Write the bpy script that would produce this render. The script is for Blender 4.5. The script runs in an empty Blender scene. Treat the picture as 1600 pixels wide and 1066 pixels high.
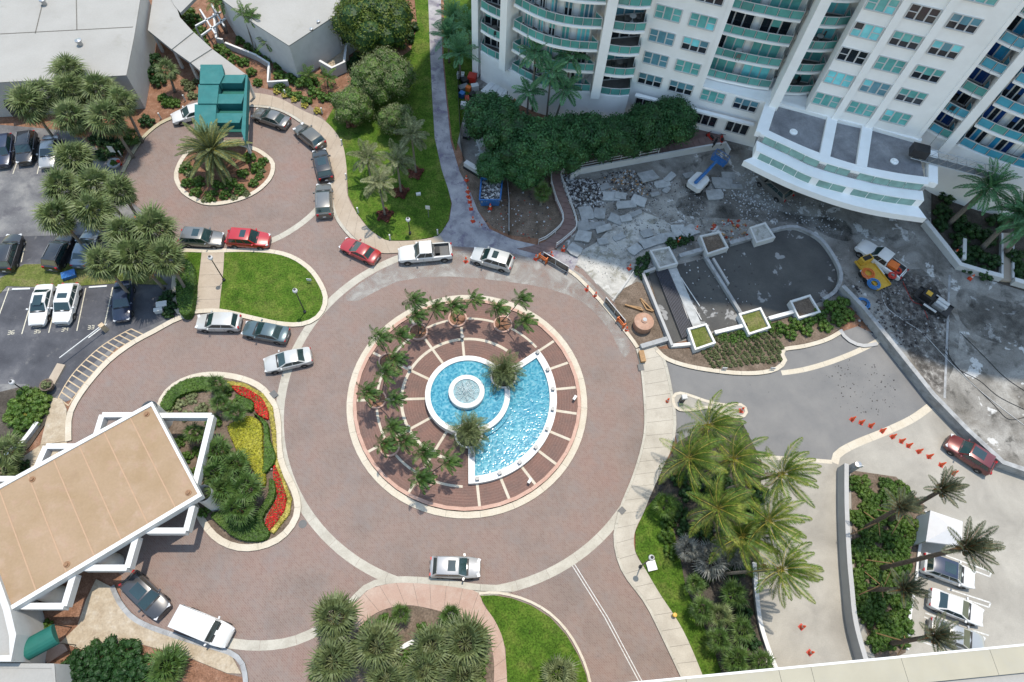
import bpy, bmesh, math, random
from math import sin, cos, pi, radians, hypot, atan2, sqrt
from mathutils import Vector, Matrix

random.seed(7)
SC = bpy.context.scene
COL = SC.collection

# ------------------------------------------------------------------ camera
CAM_H = 64.0                       # height of the lens above the drive
TILT, ROLL, LENS = 0.475194, 0.087384, 36.0 * 1076.8 / 1600
_F = Vector((0, sin(TILT), -cos(TILT)))
_r = Vector((1, 0, 0)); _u = _r.cross(_F)
_R = _r * cos(ROLL) + _u * sin(ROLL); _U = _u * cos(ROLL) - _r * sin(ROLL)
cam_data = bpy.data.cameras.new('camera'); cam_data.lens = LENS; cam_data.sensor_width = 36
cam_data.sensor_fit = 'HORIZONTAL'; cam_data.clip_start = 0.5; cam_data.clip_end = 3000
cam = bpy.data.objects.new('camera', cam_data); COL.objects.link(cam)
cam.matrix_world = Matrix(((_R.x, _U.x, -_F.x, 0), (_R.y, _U.y, -_F.y, 0), (_R.z, _U.z, -_F.z, CAM_H), (0, 0, 0, 1)))
SC.camera = cam

# ------------------------------------------------------------------ sky and sun
SUN_EL = radians(76)
SUN_TO = Vector((0.36, 0.93, 0)).normalized()        # towards the sun, in plan
world = bpy.data.worlds.new('World'); SC.world = world; world.use_nodes = True
_nt = world.node_tree
_sky = _nt.nodes.new('ShaderNodeTexSky'); _sky.sky_type = 'NISHITA'; _sky.sun_disc = False
_sky.sun_elevation = SUN_EL; _sky.sun_rotation = atan2(SUN_TO.x, SUN_TO.y)
_sky.air_density = 2.0; _sky.dust_density = 0.7; _sky.ozone_density = 1.0
_nt.nodes['Background'].inputs['Strength'].default_value = 0.15
_nt.links.new(_sky.outputs[0], _nt.nodes['Background'].inputs['Color'])
sun_data = bpy.data.lights.new('sun', 'SUN'); sun_data.energy = 3.0; sun_data.angle = radians(0.6)
sun_data.color = (1.0, 0.91, 0.78)
sun = bpy.data.objects.new('sun', sun_data); COL.objects.link(sun)
_sd = Vector((SUN_TO.x * cos(SUN_EL), SUN_TO.y * cos(SUN_EL), sin(SUN_EL)))
sun.rotation_euler = _sd.to_track_quat('Z', 'Y').to_euler(); sun.location = _sd * 200
SC.view_settings.view_transform = 'Standard'; SC.view_settings.look = 'None'
SC.view_settings.exposure = 0.75; SC.view_settings.gamma = 1.0
SC.view_settings.use_curve_mapping = False
SC.cycles.max_bounces = 4; SC.cycles.transparent_max_bounces = 6

# ------------------------------------------------------------------ helpers
def G(px, py, z=0.0):
    """survey: photo measurement -> plan position at height z (metres)"""
    d = _R * ((px - 800) / 1076.8) - _U * ((py - 533) / 1076.8) + _F
    t = (z - CAM_H) / d.z
    return Vector((d.x * t, d.y * t))
def G3(px, py, z=0.0):
    g = G(px, py, z); return Vector((g.x, g.y, z))
def GP(pts, z=0.0): return [G(x, y, z) for x, y in pts]

def spline(pts, n=6, closed=False):
    """Catmull-Rom through 2D points"""
    pts = [Vector(p) for p in pts]; out = []; N = len(pts)
    for i in range(N if closed else N - 1):
        if closed: a, b, c, d = pts[i - 1], pts[i], pts[(i + 1) % N], pts[(i + 2) % N]
        else: a, b, c, d = pts[max(i - 1, 0)], pts[i], pts[i + 1], pts[min(i + 2, N - 1)]
        for k in range(n):
            t = k / n
            out.append(0.5 * ((2 * b) + (c - a) * t + (2 * a - 5 * b + 4 * c - d) * t * t + (3 * b - a - 3 * c + d) * t ** 3))
    if not closed: out.append(pts[-1])
    return out
def resample(pts, n):
    pts = [Vector(p) for p in pts]; L = [0]
    for a, b in zip(pts, pts[1:]): L.append(L[-1] + (b - a).length)
    out = []; j = 0
    for k in range(n + 1):
        s = L[-1] * k / n
        while j < len(pts) - 2 and L[j + 1] < s: j += 1
        seg = L[j + 1] - L[j]
        out.append(pts[j].lerp(pts[j + 1], (s - L[j]) / seg if seg > 1e-9 else 0))
    return out
def plen(pts): return sum((b - a).length for a, b in zip(pts, pts[1:]))
def offset(pts, d, closed=False):
    out = []; N = len(pts)
    for i, p in enumerate(pts):
        a = pts[i - 1] if (i or closed) else p; b = pts[(i + 1) % N] if (i < N - 1 or closed) else p
        t = (b - a); t = t.normalized() if t.length > 1e-9 else Vector((1, 0))
        out.append(Vector((p.x - t.y * d, p.y + t.x * d)))
    return out
def area2(p): return sum(a.x * b.y - b.x * a.y for a, b in zip(p, p[1:] + p[:1])) / 2

class MB:
    def __init__(s): s.v = []; s.f = []; s.m = []
    def add(s, vs, fs, mi=0):
        o = len(s.v); s.v += [tuple(v) for v in vs]
        for f in fs: s.f.append([i + o for i in f]); s.m.append(mi)
    def box(s, c, d, rz=0.0, mi=0, taper=1.0):
        hx, hy, hz = d[0] / 2, d[1] / 2, d[2] / 2; cr, sr = cos(rz), sin(rz); vs = []
        for z in (-hz, hz):
            k = taper if z > 0 else 1
            for x, y in ((-hx, -hy), (hx, -hy), (hx, hy), (-hx, hy)):
                vs.append((c[0] + (x * cr - y * sr) * k, c[1] + (x * sr + y * cr) * k, c[2] + z))
        s.add(vs, [(3, 2, 1, 0), (4, 5, 6, 7), (0, 1, 5, 4), (1, 2, 6, 5), (2, 3, 7, 6), (3, 0, 4, 7)], mi); return s
    def prism(s, poly, z0, z1, mi=0, side=None, bottom=False):
        poly = [Vector(p) for p in poly]
        if area2(poly) < 0: poly = poly[::-1]
        n = len(poly)
        s.add([(p.x, p.y, z0) for p in poly] + [(p.x, p.y, z1) for p in poly],
              [(i, (i + 1) % n, n + (i + 1) % n, n + i) for i in range(n)], mi if side is None else side)
        o = len(s.v) - 2 * n
        s.f.append([o + n + i for i in range(n)]); s.m.append(mi)
        if bottom: s.f.append([o + i for i in range(n)][::-1]); s.m.append(mi)
        return s
    def sheet(s, poly, z, mi=0):
        poly = [Vector(p) for p in poly]
        if area2(poly) < 0: poly = poly[::-1]
        s.add([(p.x, p.y, z) for p in poly], [tuple(range(len(poly)))], mi); return s
    def tube(s, pts, r, n=6, mi=0, caps=True):
        pts = [Vector(p) for p in pts]; N = len(pts)
        if not isinstance(r, (list, tuple)): r = [r] * N
        vs = []
        for i, p in enumerate(pts):
            t = pts[min(i + 1, N - 1)] - pts[max(i - 1, 0)]
            t = t.normalized() if t.length > 1e-9 else Vector((0, 0, 1))
            a = t.cross(Vector((0, 0, 1)) if abs(t.z) < 0.9 else Vector((1, 0, 0))).normalized(); b = t.cross(a)
            for k in range(n):
                w = 2 * pi * k / n; vs.append(p + (a * cos(w) + b * sin(w)) * r[i])
        fs = []
        for i in range(N - 1):
            for k in range(n): fs.append((i * n + k, (i + 1) * n + k, (i + 1) * n + (k + 1) % n, i * n + (k + 1) % n))
        if caps: fs += [tuple(range(n)), tuple(reversed(range((N - 1) * n, N * n)))]
        s.add(vs, fs, mi); return s
    def lathe(s, c, prof, n=20, mi=0, a0=0.0, a1=2 * pi):
        full = abs(a1 - a0 - 2 * pi) < 1e-6; m = n if full else n + 1; vs = []
        for r, z in prof:
            for k in range(m):
                w = a0 + (a1 - a0) * k / n; vs.append((c[0] + r * cos(w), c[1] + r * sin(w), c[2] + z))
        fs = []
        for i in range(len(prof) - 1):
            for k in range(n):
                k2 = (k + 1) % m; fs.append((i * m + k, i * m + k2, (i + 1) * m + k2, (i + 1) * m + k))
        s.add(vs, fs, mi); return s
    def strip(s, A, B, z0, z1, mi=0, ends=True):
        """solid band between two plan polylines"""
        n = len(A); vs = [(p.x, p.y, z1) for p in A] + [(p.x, p.y, z1) for p in B] + [(p.x, p.y, z0) for p in A] + [(p.x, p.y, z0) for p in B]
        fs = []
        for i in range(n - 1):
            fs += [(i, n + i, n + i + 1, i + 1), (2 * n + i, i, i + 1, 2 * n + i + 1), (n + i, 3 * n + i, 3 * n + i + 1, n + i + 1)]
        if ends: fs += [(0, 2 * n, 3 * n, n), (n - 1, 2 * n - 1, 4 * n - 1, 3 * n - 1)]
        s.add(vs, fs, mi); return s
    def build(s, name, mats, parent=None, world=False, smooth=False, sharp=None, fixn=False):
        if not isinstance(mats, (list, tuple)): mats = [mats]
        vs = s.v
        if world and parent is not None:
            r = parent
            while r.parent: r = r.parent
            o = r.location; vs = [(x - o.x, y - o.y, z - o.z) for x, y, z in s.v]
        me = bpy.data.meshes.new(name); me.from_pydata(vs, [], s.f)
        for m in mats: me.materials.append(M[m] if isinstance(m, str) else m)
        if len(mats) > 1: me.polygons.foreach_set('material_index', s.m)
        if fixn:
            bm = bmesh.new(); bm.from_mesh(me); bmesh.ops.recalc_face_normals(bm, faces=bm.faces); bm.to_mesh(me); bm.free()
        if smooth: me.polygons.foreach_set('use_smooth', [True] * len(s.f))
        if sharp: me.set_sharp_from_angle(angle=radians(sharp))
        me.update()
        o = bpy.data.objects.new(name, me); COL.objects.link(o)
        if parent is not None: o.parent = parent
        return o

def tag(o, label=None, cat=None, group=None, kind=None):
    if label: o['label'] = label
    if cat: o['category'] = cat
    if group: o['group'] = group
    if kind: o['kind'] = kind
    return o
def thing(name, label, cat, loc=(0, 0, 0), rz=0.0, group=None):
    o = bpy.data.objects.new(name, None); o.empty_display_size = 0.3; COL.objects.link(o)
    o.location = loc if len(loc) == 3 else (loc[0], loc[1], 0); o.rotation_euler = (0, 0, rz)
    return tag(o, label, cat, group)
def obj(name, me, parent=None, loc=None, rot=None, scale=None):
    o = bpy.data.objects.new(name, me); COL.objects.link(o)
    if parent is not None: o.parent = parent
    if loc is not None: o.location = loc
    if rot is not None: o.rotation_euler = rot
    if scale is not None: o.scale = scale if hasattr(scale, '__len__') else (scale,) * 3
    return o
def structure(name, mb, mat, **k): return tag(mb.build(name, mat, **k), kind='structure')

# ------------------------------------------------------------------ materials
M = {}
def node(nt, t, **k):
    n = nt.nodes.new(t)
    for a, b in k.items(): setattr(n, a, b)
    return n
def ramp(nt, fac, stops):
    r = node(nt, 'ShaderNodeValToRGB'); cr = r.color_ramp
    while len(cr.elements) < len(stops): cr.elements.new(0.5)
    for e, (p, c) in zip(cr.elements, stops): e.position = p; e.color = (*c, 1) if len(c) == 3 else c
    nt.links.new(fac, r.inputs[0]); return r.outputs[0]
def noise(nt, vec, scale, detail=4, rough=0.55, dist=0.0):
    n = node(nt, 'ShaderNodeTexNoise'); n.inputs['Scale'].default_value = scale; n.inputs['Detail'].default_value = detail
    n.inputs['Roughness'].default_value = rough; n.inputs['Distortion'].default_value = dist
    nt.links.new(vec, n.inputs['Vector']); return n.outputs['Fac']
def mixc(nt, fac, a, b, mode='MIX'):
    m = node(nt, 'ShaderNodeMix', data_type='RGBA', blend_type=mode)
    for s, v in (('Factor_Float', fac), ('A_Color', a), ('B_Color', b)):
        i = next(i for i in m.inputs if i.identifier == s)
        if hasattr(v, 'links'): nt.links.new(v, i)
        elif isinstance(v, (int, float)): i.default_value = v
        else: i.default_value = (*v, 1)
    return next(o for o in m.outputs if o.identifier == 'Result_Color')
def new_mat(name, rough=0.7, spec=0.4, metal=0.0):
    m = bpy.data.materials.new(name); m.use_nodes = True; nt = m.node_tree; b = nt.nodes['Principled BSDF']
    b.inputs['Roughness'].default_value = rough; b.inputs['Metallic'].default_value = metal
    b.inputs['Specular IOR Level'].default_value = spec
    M[name] = m; tc = node(nt, 'ShaderNodeTexCoord'); ge = node(nt, 'ShaderNodeNewGeometry')
    return m, nt, b, tc, ge.outputs['Position']
def bump(nt, b, h, strength=0.3, dist=0.02):
    n = node(nt, 'ShaderNodeBump'); n.inputs['Strength'].default_value = strength; n.inputs['Distance'].default_value = dist
    nt.links.new(h, n.inputs['Height']); nt.links.new(n.outputs[0], b.inputs['Normal'])
KP = {'tower_white': 1.06, 'canopy_glass': 1.3, 'leafy': 1}
def plain(name, col, rough=0.6, var=0.12, scale=3.0, metal=0.0, spec=0.4, dirt=None, dirt_scale=0.5, bumps=0.0, coat=0.0, rnd=0.0):
    """colour with grain; dirt = (colour, amount) adds blotchy wear; rnd = per-object variation"""
    m, nt, b, tc, pos = new_mat(name, rough, spec, metal)
    k = KP.get(name, (2.1 if name not in ("pane_dark", "pane_blue") else 1.3) if name.startswith(("pane_", "rail_")) else (1.0 if max(col) < 0.15 else 0.66)); col = tuple(c * k for c in col)
    if dirt: dirt = (tuple(c * k for c in dirt[0]), dirt[1])
    n = noise(nt, pos, scale, 3)
    lo = tuple(c * (1 - var) for c in col); hi = tuple(min(1, c * (1 + var)) for c in col)
    c = ramp(nt, n, [(0.3, lo), (0.7, hi)])
    if dirt:
        n2 = noise(nt, pos, dirt_scale, 4, 0.65, 0.3)
        f = ramp(nt, n2, [(0.48, (0, 0, 0)), (0.72, (dirt[1],) * 3)]); c = mixc(nt, f, c, dirt[0])
    if rnd:
        oi = node(nt, 'ShaderNodeObjectInfo'); hs = node(nt, 'ShaderNodeHueSaturation')
        mp = node(nt, 'ShaderNodeMapRange'); mp.inputs[3].default_value = 1 - rnd; mp.inputs[4].default_value = 1 + rnd
        nt.links.new(oi.outputs['Random'], mp.inputs[0]); nt.links.new(mp.outputs[0], hs.inputs['Value'])
        nt.links.new(c, hs.inputs['Color']); c = hs.outputs[0]
    nt.links.new(c, b.inputs['Base Color'])
    if bumps: bump(nt, b, noise(nt, pos, scale * 6, 3), bumps)
    if coat: b.inputs['Coat Weight'].default_value = coat; b.inputs['Coat Roughness'].default_value = 0.05
    return m

def make_pavers():
    m, nt, b, tc, pos = new_mat('pavers', 0.8, 0.3)
    def bricks(rot, sx):
        mp = node(nt, 'ShaderNodeMapping'); mp.inputs['Rotation'].default_value = (0, 0, rot)
        nt.links.new(pos, mp.inputs[0])
        t = node(nt, 'ShaderNodeTexBrick'); nt.links.new(mp.outputs[0], t.inputs['Vector'])
        t.inputs['Scale'].default_value = 1.0; t.inputs['Brick Width'].default_value = sx; t.inputs['Row Height'].default_value = sx / 2
        t.inputs['Mortar Size'].default_value = 0.016; t.inputs['Bias'].default_value = 0.0; t.inputs['Mortar Smooth'].default_value = 0.3
        t.inputs['Color1'].default_value = (0.162, 0.114, 0.101, 1); t.inputs['Color2'].default_value = (0.190, 0.145, 0.128, 1)
        t.inputs['Mortar'].default_value = (0.215, 0.175, 0.150, 1); t.offset = 0.5
        return t
    t = bricks(radians(38), 0.30)
    big = noise(nt, pos, 0.16, 4, 0.6, 0.3)
    tint = ramp(nt, big, [(0.32, (0.80, 0.82, 0.82)), (0.5, (1, 0.97, 0.95)), (0.68, (1.06, 0.93, 0.90))])
    c = mixc(nt, 0.85, t.outputs['Color'], tint, 'MULTIPLY')
    g = noise(nt, pos, 0.45, 4, 0.7, 0.4)
    c = mixc(nt, ramp(nt, g, [(0.46, (0, 0, 0)), (0.75, (0.5,) * 3)]), c, (0.170, 0.160, 0.156))
    g2 = noise(nt, pos, 0.9, 4, 0.7, 0.5)
    c = mixc(nt, ramp(nt, g2, [(0.62, (0, 0, 0)), (0.82, (0.35,) * 3)]), c, (0.22, 0.14, 0.128))
    g3 = noise(nt, pos, 1.7, 3, 0.6, 0.5)
    c = mixc(nt, ramp(nt, g3, [(0.68, (0, 0, 0)), (0.8, (0.5,) * 3)]), c, (0.085, 0.068, 0.063))
    nt.links.new(c, b.inputs['Base Color']); bump(nt, b, t.outputs['Fac'], 0.25, 0.01)
make_pavers()
def make_ringpave():
    """courses of brick laid in rings round the fountain"""
    m, nt, b, tc, pos = new_mat('ring_pavers', 0.8, 0.3)
    sub = node(nt, 'ShaderNodeVectorMath', operation='SUBTRACT'); sub.inputs[1].default_value = (CX, CY, 0); nt.links.new(pos, sub.inputs[0])
    ln = node(nt, 'ShaderNodeVectorMath', operation='LENGTH'); nt.links.new(sub.outputs[0], ln.inputs[0])
    mm = node(nt, 'ShaderNodeMath', operation='MULTIPLY'); mm.inputs[1].default_value = 2 * pi / 0.27; nt.links.new(ln.outputs['Value'], mm.inputs[0])
    sn = node(nt, 'ShaderNodeMath', operation='SINE'); nt.links.new(mm.outputs[0], sn.inputs[0])
    c = ramp(nt, sn.outputs[0], [(0.0, (0.150, 0.094, 0.079)), (0.7, (0.156, 0.099, 0.084)), (0.95, (0.172, 0.115, 0.098))])
    n = noise(nt, pos, 0.7, 6, 0.6)
    c = mixc(nt, 0.8, c, ramp(nt, n, [(0.3, (0.75, 0.78, 0.8)), (0.7, (1.15, 1.0, 0.95))]), 'MULTIPLY')
    c = mixc(nt, 0.7, c, ramp(nt, noise(nt, pos, 7, 2), [(0.3, (0.75, 0.75, 0.75)), (0.7, (1.15, 1.12, 1.1))]), 'MULTIPLY')
    nt.links.new(c, b.inputs['Base Color']); bump(nt, b, sn.outputs[0], 0.15, 0.01)
CX, CY = -3.89, 26.1               # middle of the roundabout
make_ringpave()
KB = dict(concrete=0.66, band_concrete=0.70, cream_kerb=0.70, apron=0.66, tan_walk=0.60, salmon_walk=0.60, lawn=0.52, lot_dark=1.0, deck=0.9, slurry=0.78, basin_floor=0.5, path_asphalt=0.95, rubble_dirt=1.0, roof_grey=1.1, dark_soil=1.0, soil=0.85, mulch=0.75, lot_asphalt=0.95, road_asphalt=0.74, roof_white=0.43, roof_peach=0.53)
def make_blotch(name, stops, scale, rough=0.85, fine=8.0, finev=0.2, dist=0.25, extra=None, bumps=0.2):
    """weathered ground: ramp over warped noise, fine grain, optional second stain layer (colour, scale, lo, hi, amount)"""
    m, nt, b, tc, pos = new_mat(name, rough, 0.15); k = KB.get(name, 0.62)
    stops = [(p, tuple(c * k for c in q)) for p, q in stops]; extra = [(tuple(c * k for c in e[0]),) + tuple(e[1:]) for e in extra or []]
    c = ramp(nt, noise(nt, pos, scale, 5, 0.62, dist), stops)
    for e in extra or []:
        n2 = noise(nt, pos, e[1], 4, 0.65, 0.3)
        c = mixc(nt, ramp(nt, n2, [(e[2], (0, 0, 0)), (e[3], (e[4],) * 3)]), c, e[0])
    f = noise(nt, pos, fine, 2, 0.6)
    c = mixc(nt, 1.0, c, ramp(nt, f, [(0.25, (1 - finev,) * 3), (0.75, (1 + finev,) * 3)]), 'MULTIPLY')
    nt.links.new(c, b.inputs['Base Color'])
    if bumps: bump(nt, b, f, bumps, 0.03)
    return m
make_blotch('mulch', [(0.3, (0.17, 0.085, 0.05)), (0.55, (0.26, 0.14, 0.09)), (0.75, (0.32, 0.21, 0.15))], 1.2, fine=9, finev=0.4, bumps=0.6)
make_blotch('soil', [(0.3, (0.10, 0.075, 0.055)), (0.6, (0.17, 0.13, 0.10)), (0.8, (0.26, 0.21, 0.17))], 0.9, fine=7, finev=0.4, bumps=0.6)
make_blotch('dark_soil', [(0.3, (0.035, 0.03, 0.025)), (0.6, (0.07, 0.06, 0.05)), (0.8, (0.13, 0.11, 0.09))], 0.9, fine=7, finev=0.4, bumps=0.6)
make_blotch('lot_asphalt', [(0.3, (0.085, 0.085, 0.092)), (0.5, (0.13, 0.13, 0.135)), (0.75, (0.24, 0.235, 0.225))], 0.33, fine=14, finev=0.18, extra=[((0.065, 0.062, 0.075), 0.7, 0.55, 0.7, 0.6), ((0.28, 0.27, 0.26), 2.2, 0.62, 0.75, 0.5)])
make_blotch('lot_dark', [(0.3, (0.045, 0.047, 0.055)), (0.55, (0.07, 0.072, 0.082)), (0.75, (0.12, 0.12, 0.128))], 0.4, fine=14, finev=0.18, extra=[((0.16, 0.155, 0.15), 1.1, 0.6, 0.72, 0.5)])
make_blotch('road_asphalt', [(0.3, (0.185, 0.185, 0.188)), (0.7, (0.245, 0.24, 0.235))], 0.3, fine=20, finev=0.12, extra=[((0.05, 0.048, 0.045), 1.6, 0.70, 0.73, 0.75)])
make_blotch('path_asphalt', [(0.35, (0.18, 0.172, 0.19)), (0.5, (0.27, 0.26, 0.275)), (0.7, (0.36, 0.35, 0.35))], 0.55, fine=12, finev=0.15, extra=[((0.12, 0.10, 0.15), 0.8, 0.55, 0.64, 0.7)])
make_blotch('lawn', [(0.3, (0.055, 0.125, 0.012)), (0.5, (0.095, 0.18, 0.02)), (0.7, (0.17, 0.235, 0.04))], 0.7, rough=1.0, fine=7, finev=0.6, extra=[((0.26, 0.24, 0.08), 0.30, 0.52, 0.75, 0.55), ((0.20, 0.15, 0.07), 0.9, 0.64, 0.76, 0.6)], bumps=1.0)
make_blotch('rough_grass', [(0.3, (0.10, 0.13, 0.03)), (0.5, (0.15, 0.18, 0.045)), (0.7, (0.26, 0.22, 0.11))], 0.6, rough=0.95, fine=8, finev=0.45, bumps=0.8)
make_blotch('concrete', [(0.3, (0.46, 0.42, 0.355)), (0.6, (0.58, 0.535, 0.46)), (0.8, (0.64, 0.60, 0.52))], 0.5, fine=9, finev=0.08, extra=[((0.36, 0.33, 0.28), 1.1, 0.58, 0.78, 0.45)], bumps=0.08)
make_blotch('band_concrete', [(0.3, (0.43, 0.40, 0.34)), (0.6, (0.55, 0.52, 0.45)), (0.8, (0.60, 0.57, 0.50))], 0.7, fine=9, finev=0.1, extra=[((0.30, 0.28, 0.24), 1.3, 0.56, 0.78, 0.5)], bumps=0.08)
make_blotch('kerb_paint', [(0.3, (0.50, 0.44, 0.28)), (0.7, (0.60, 0.55, 0.42))], 0.9, fine=9, finev=0.15, bumps=0.1)
make_blotch('cream_kerb', [(0.3, (0.60, 0.53, 0.42)), (0.7, (0.68, 0.62, 0.52))], 0.8, fine=8, finev=0.1, extra=[((0.36, 0.30, 0.24), 1.1, 0.6, 0.8, 0.4)], bumps=0.1)
make_blotch('pink_kerb', [(0.3, (0.60, 0.37, 0.29)), (0.7, (0.70, 0.47, 0.38))], 0.8, fine=8, finev=0.1, extra=[((0.72, 0.58, 0.50), 1.0, 0.55, 0.75, 0.5)], bumps=0.1)
make_blotch('salmon_walk', [(0.3, (0.52, 0.35, 0.28)), (0.7, (0.62, 0.46, 0.38))], 0.6, fine=10, finev=0.1, extra=[((0.66, 0.56, 0.48), 0.8, 0.5, 0.75, 0.5)], bumps=0.08)
make_blotch('tan_walk', [(0.3, (0.50, 0.41, 0.32)), (0.7, (0.60, 0.51, 0.41))], 0.5, fine=10, finev=0.08, extra=[((0.40, 0.33, 0.26), 1.3, 0.58, 0.75, 0.4)], bumps=0.08)
make_blotch('stone_walk', [(0.3, (0.46, 0.37, 0.26)), (0.55, (0.57, 0.48, 0.36)), (0.75, (0.64, 0.57, 0.47))], 1.3, fine=6, finev=0.15, extra=[((0.36, 0.27, 0.18), 1.6, 0.55, 0.7, 0.5)], bumps=0.08)
make_blotch('apron', [(0.3, (0.34, 0.32, 0.285)), (0.6, (0.47, 0.445, 0.395)), (0.8, (0.56, 0.53, 0.475))], 0.22, fine=10, finev=0.07, dist=0.4, extra=[((0.30, 0.285, 0.26), 0.5, 0.55, 0.75, 0.4)], bumps=0.05)
make_blotch('deck', [(0.28, (0.10, 0.095, 0.085)), (0.45, (0.19, 0.18, 0.165)), (0.6, (0.28, 0.27, 0.25)), (0.75, (0.36, 0.35, 0.33))], 0.28, fine=7, finev=0.18, dist=0.5, extra=[((0.55, 0.55, 0.54), 0.42, 0.60, 0.63, 0.8), ((0.05, 0.047, 0.042), 0.5, 0.56, 0.68, 0.75), ((0.12, 0.10, 0.075), 0.22, 0.55, 0.7, 0.5)], bumps=0.15)
make_blotch('slurry', [(0.3, (0.30, 0.29, 0.27)), (0.5, (0.45, 0.44, 0.41)), (0.75, (0.60, 0.58, 0.54))], 0.55, fine=7, finev=0.12, dist=0.6, extra=[((0.20, 0.19, 0.15), 0.7, 0.52, 0.62, 0.75), ((0.62, 0.61, 0.58), 1.3, 0.6, 0.66, 0.7)], bumps=0.1)
make_blotch('basin_floor', [(0.3, (0.11, 0.11, 0.11)), (0.6, (0.16, 0.158, 0.15)), (0.8, (0.21, 0.205, 0.19))], 0.3, fine=8, finev=0.1, dist=0.3, extra=[((0.52, 0.52, 0.52), 0.33, 0.60, 0.625, 0.85)], bumps=0.05)
make_blotch('rubble_dirt', [(0.3, (0.06, 0.055, 0.05)), (0.5, (0.14, 0.13, 0.12)), (0.7, (0.34, 0.33, 0.31))], 1.6, fine=8, finev=0.35, bumps=0.6)
make_blotch('roof_white', [(0.3, (0.60, 0.585, 0.55)), (0.6, (0.68, 0.665, 0.63)), (0.8, (0.72, 0.71, 0.68))], 0.16, fine=6, finev=0.04, extra=[((0.42, 0.40, 0.33), 0.35, 0.60, 0.8, 0.45)], bumps=0.03)
make_blotch('roof_grey', [(0.3, (0.13, 0.13, 0.14)), (0.55, (0.22, 0.22, 0.23)), (0.75, (0.34, 0.34, 0.345))], 0.4, fine=8, finev=0.12, dist=0.3, bumps=0.08)
make_blotch('roof_peach', [(0.3, (0.47, 0.33, 0.20)), (0.5, (0.51, 0.365, 0.235)), (0.7, (0.55, 0.39, 0.26))], 0.3, fine=5, finev=0.05, extra=[((0.62, 0.46, 0.34), 0.6, 0.52, 0.75, 0.6), ((0.40, 0.27, 0.17), 0.45, 0.6, 0.78, 0.5), ((0.56, 0.36, 0.27), 1.2, 0.55, 0.7, 0.4)], bumps=0.03)
plain('white_stucco', (0.70, 0.70, 0.69), 0.8, 0.05, 1.2, dirt=((0.52, 0.51, 0.48), 0.35), dirt_scale=0.35, bumps=0.05)
plain('tower_white', (0.80, 0.80, 0.79), 0.75, 0.03, 0.8, dirt=((0.68, 0.67, 0.64), 0.4), dirt_scale=0.25)
plain('grey_wall', (0.50, 0.50, 0.50), 0.8, 0.05, 1.0, dirt=((0.38, 0.37, 0.35), 0.4), dirt_scale=0.5)
plain('white_paint', (0.80, 0.80, 0.79), 0.5, 0.04, 2.0, dirt=((0.62, 0.60, 0.55), 0.25), dirt_scale=0.8)
plain('line_paint', (0.66, 0.62, 0.50), 0.8, 0.25, 6.0)
plain('line_white', (0.72, 0.72, 0.70), 0.8, 0.25, 6.0)
plain('line_tan', (0.62, 0.48, 0.32), 0.8, 0.2, 6.0)
plain('weathered_wall', (0.42, 0.43, 0.44), 0.85, 0.15, 1.5, dirt=((0.14, 0.13, 0.12), 0.6), dirt_scale=0.8)
plain('dark_metal', (0.03, 0.03, 0.032), 0.45, 0.2, 5)
plain('black', (0.012, 0.012, 0.013), 0.6, 0.2, 5)
plain('rubber', (0.018, 0.018, 0.019), 0.85, 0.2, 8)
plain('steel', (0.55, 0.56, 0.57), 0.35, 0.1, 5, metal=0.8)
plain('grey_metal', (0.28, 0.29, 0.30), 0.5, 0.12, 4, metal=0.3)
plain('cone_orange', (0.75, 0.10, 0.03), 0.5, 0.1, 4)
plain('red_plastic', (0.60, 0.04, 0.025), 0.45, 0.1, 4)
plain('bright_orange', (0.85, 0.20, 0.04), 0.5, 0.1, 4)
plain('yellow_paint', (0.70, 0.42, 0.05), 0.5, 0.12, 4)
plain('blue_paint', (0.03, 0.17, 0.48), 0.45, 0.15, 3, dirt=((0.20, 0.25, 0.32), 0.5), dirt_scale=2.5)
plain('blue_hose', (0.05, 0.25, 0.62), 0.5, 0.1, 4)
plain('timber', (0.42, 0.25, 0.12), 0.75, 0.2, 6)
plain('wood_trunk', (0.17, 0.13, 0.095), 0.9, 0.3, 6, bumps=0.5)
plain('palm_trunk', (0.24, 0.21, 0.175), 0.9, 0.3, 7, bumps=0.6)
plain('dark_trunk', (0.11, 0.085, 0.065), 0.95, 0.4, 8, bumps=0.8)
plain('teal_canvas', (0.015, 0.165, 0.165), 0.7, 0.08, 1.5, dirt=((0.06, 0.23, 0.225), 0.5), dirt_scale=0.6)
plain('green_canvas', (0.006, 0.095, 0.075), 0.7, 0.08, 1.5)
plain('tent_white', (0.78, 0.78, 0.80), 0.7, 0.03, 2.0)
plain('brown_fixture', (0.30, 0.16, 0.08), 0.6, 0.2, 8)
plain('drum_tan', (0.50, 0.29, 0.20), 0.6, 0.12, 3, dirt=((0.62, 0.48, 0.40), 0.5), dirt_scale=1.5)
plain('slab_grey', (0.44, 0.45, 0.45), 0.9, 0.15, 2.0, dirt=((0.27, 0.27, 0.26), 0.5), dirt_scale=1.5, rnd=0.18, bumps=0.1)
plain('rock', (0.42, 0.37, 0.32), 0.9, 0.2, 4, rnd=0.2, bumps=0.3)
plain('debris', (0.30, 0.30, 0.30), 0.9, 0.7, 2.5, rnd=0.2)
plain('debris_dark', (0.05, 0.045, 0.045), 0.9, 0.6, 2.5)
plain('debris_red', (0.40, 0.06, 0.03), 0.7, 0.5, 2.5)
plain('wood_ramp', (0.24, 0.155, 0.14), 0.8, 0.12, 2, dirt=((0.32, 0.24, 0.21), 0.5), dirt_scale=0.8)
plain('parapet', (0.46, 0.425, 0.33), 0.85, 0.05, 0.9, dirt=((0.44, 0.42, 0.36), 0.5), dirt_scale=0.7, bumps=0.08)
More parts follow.
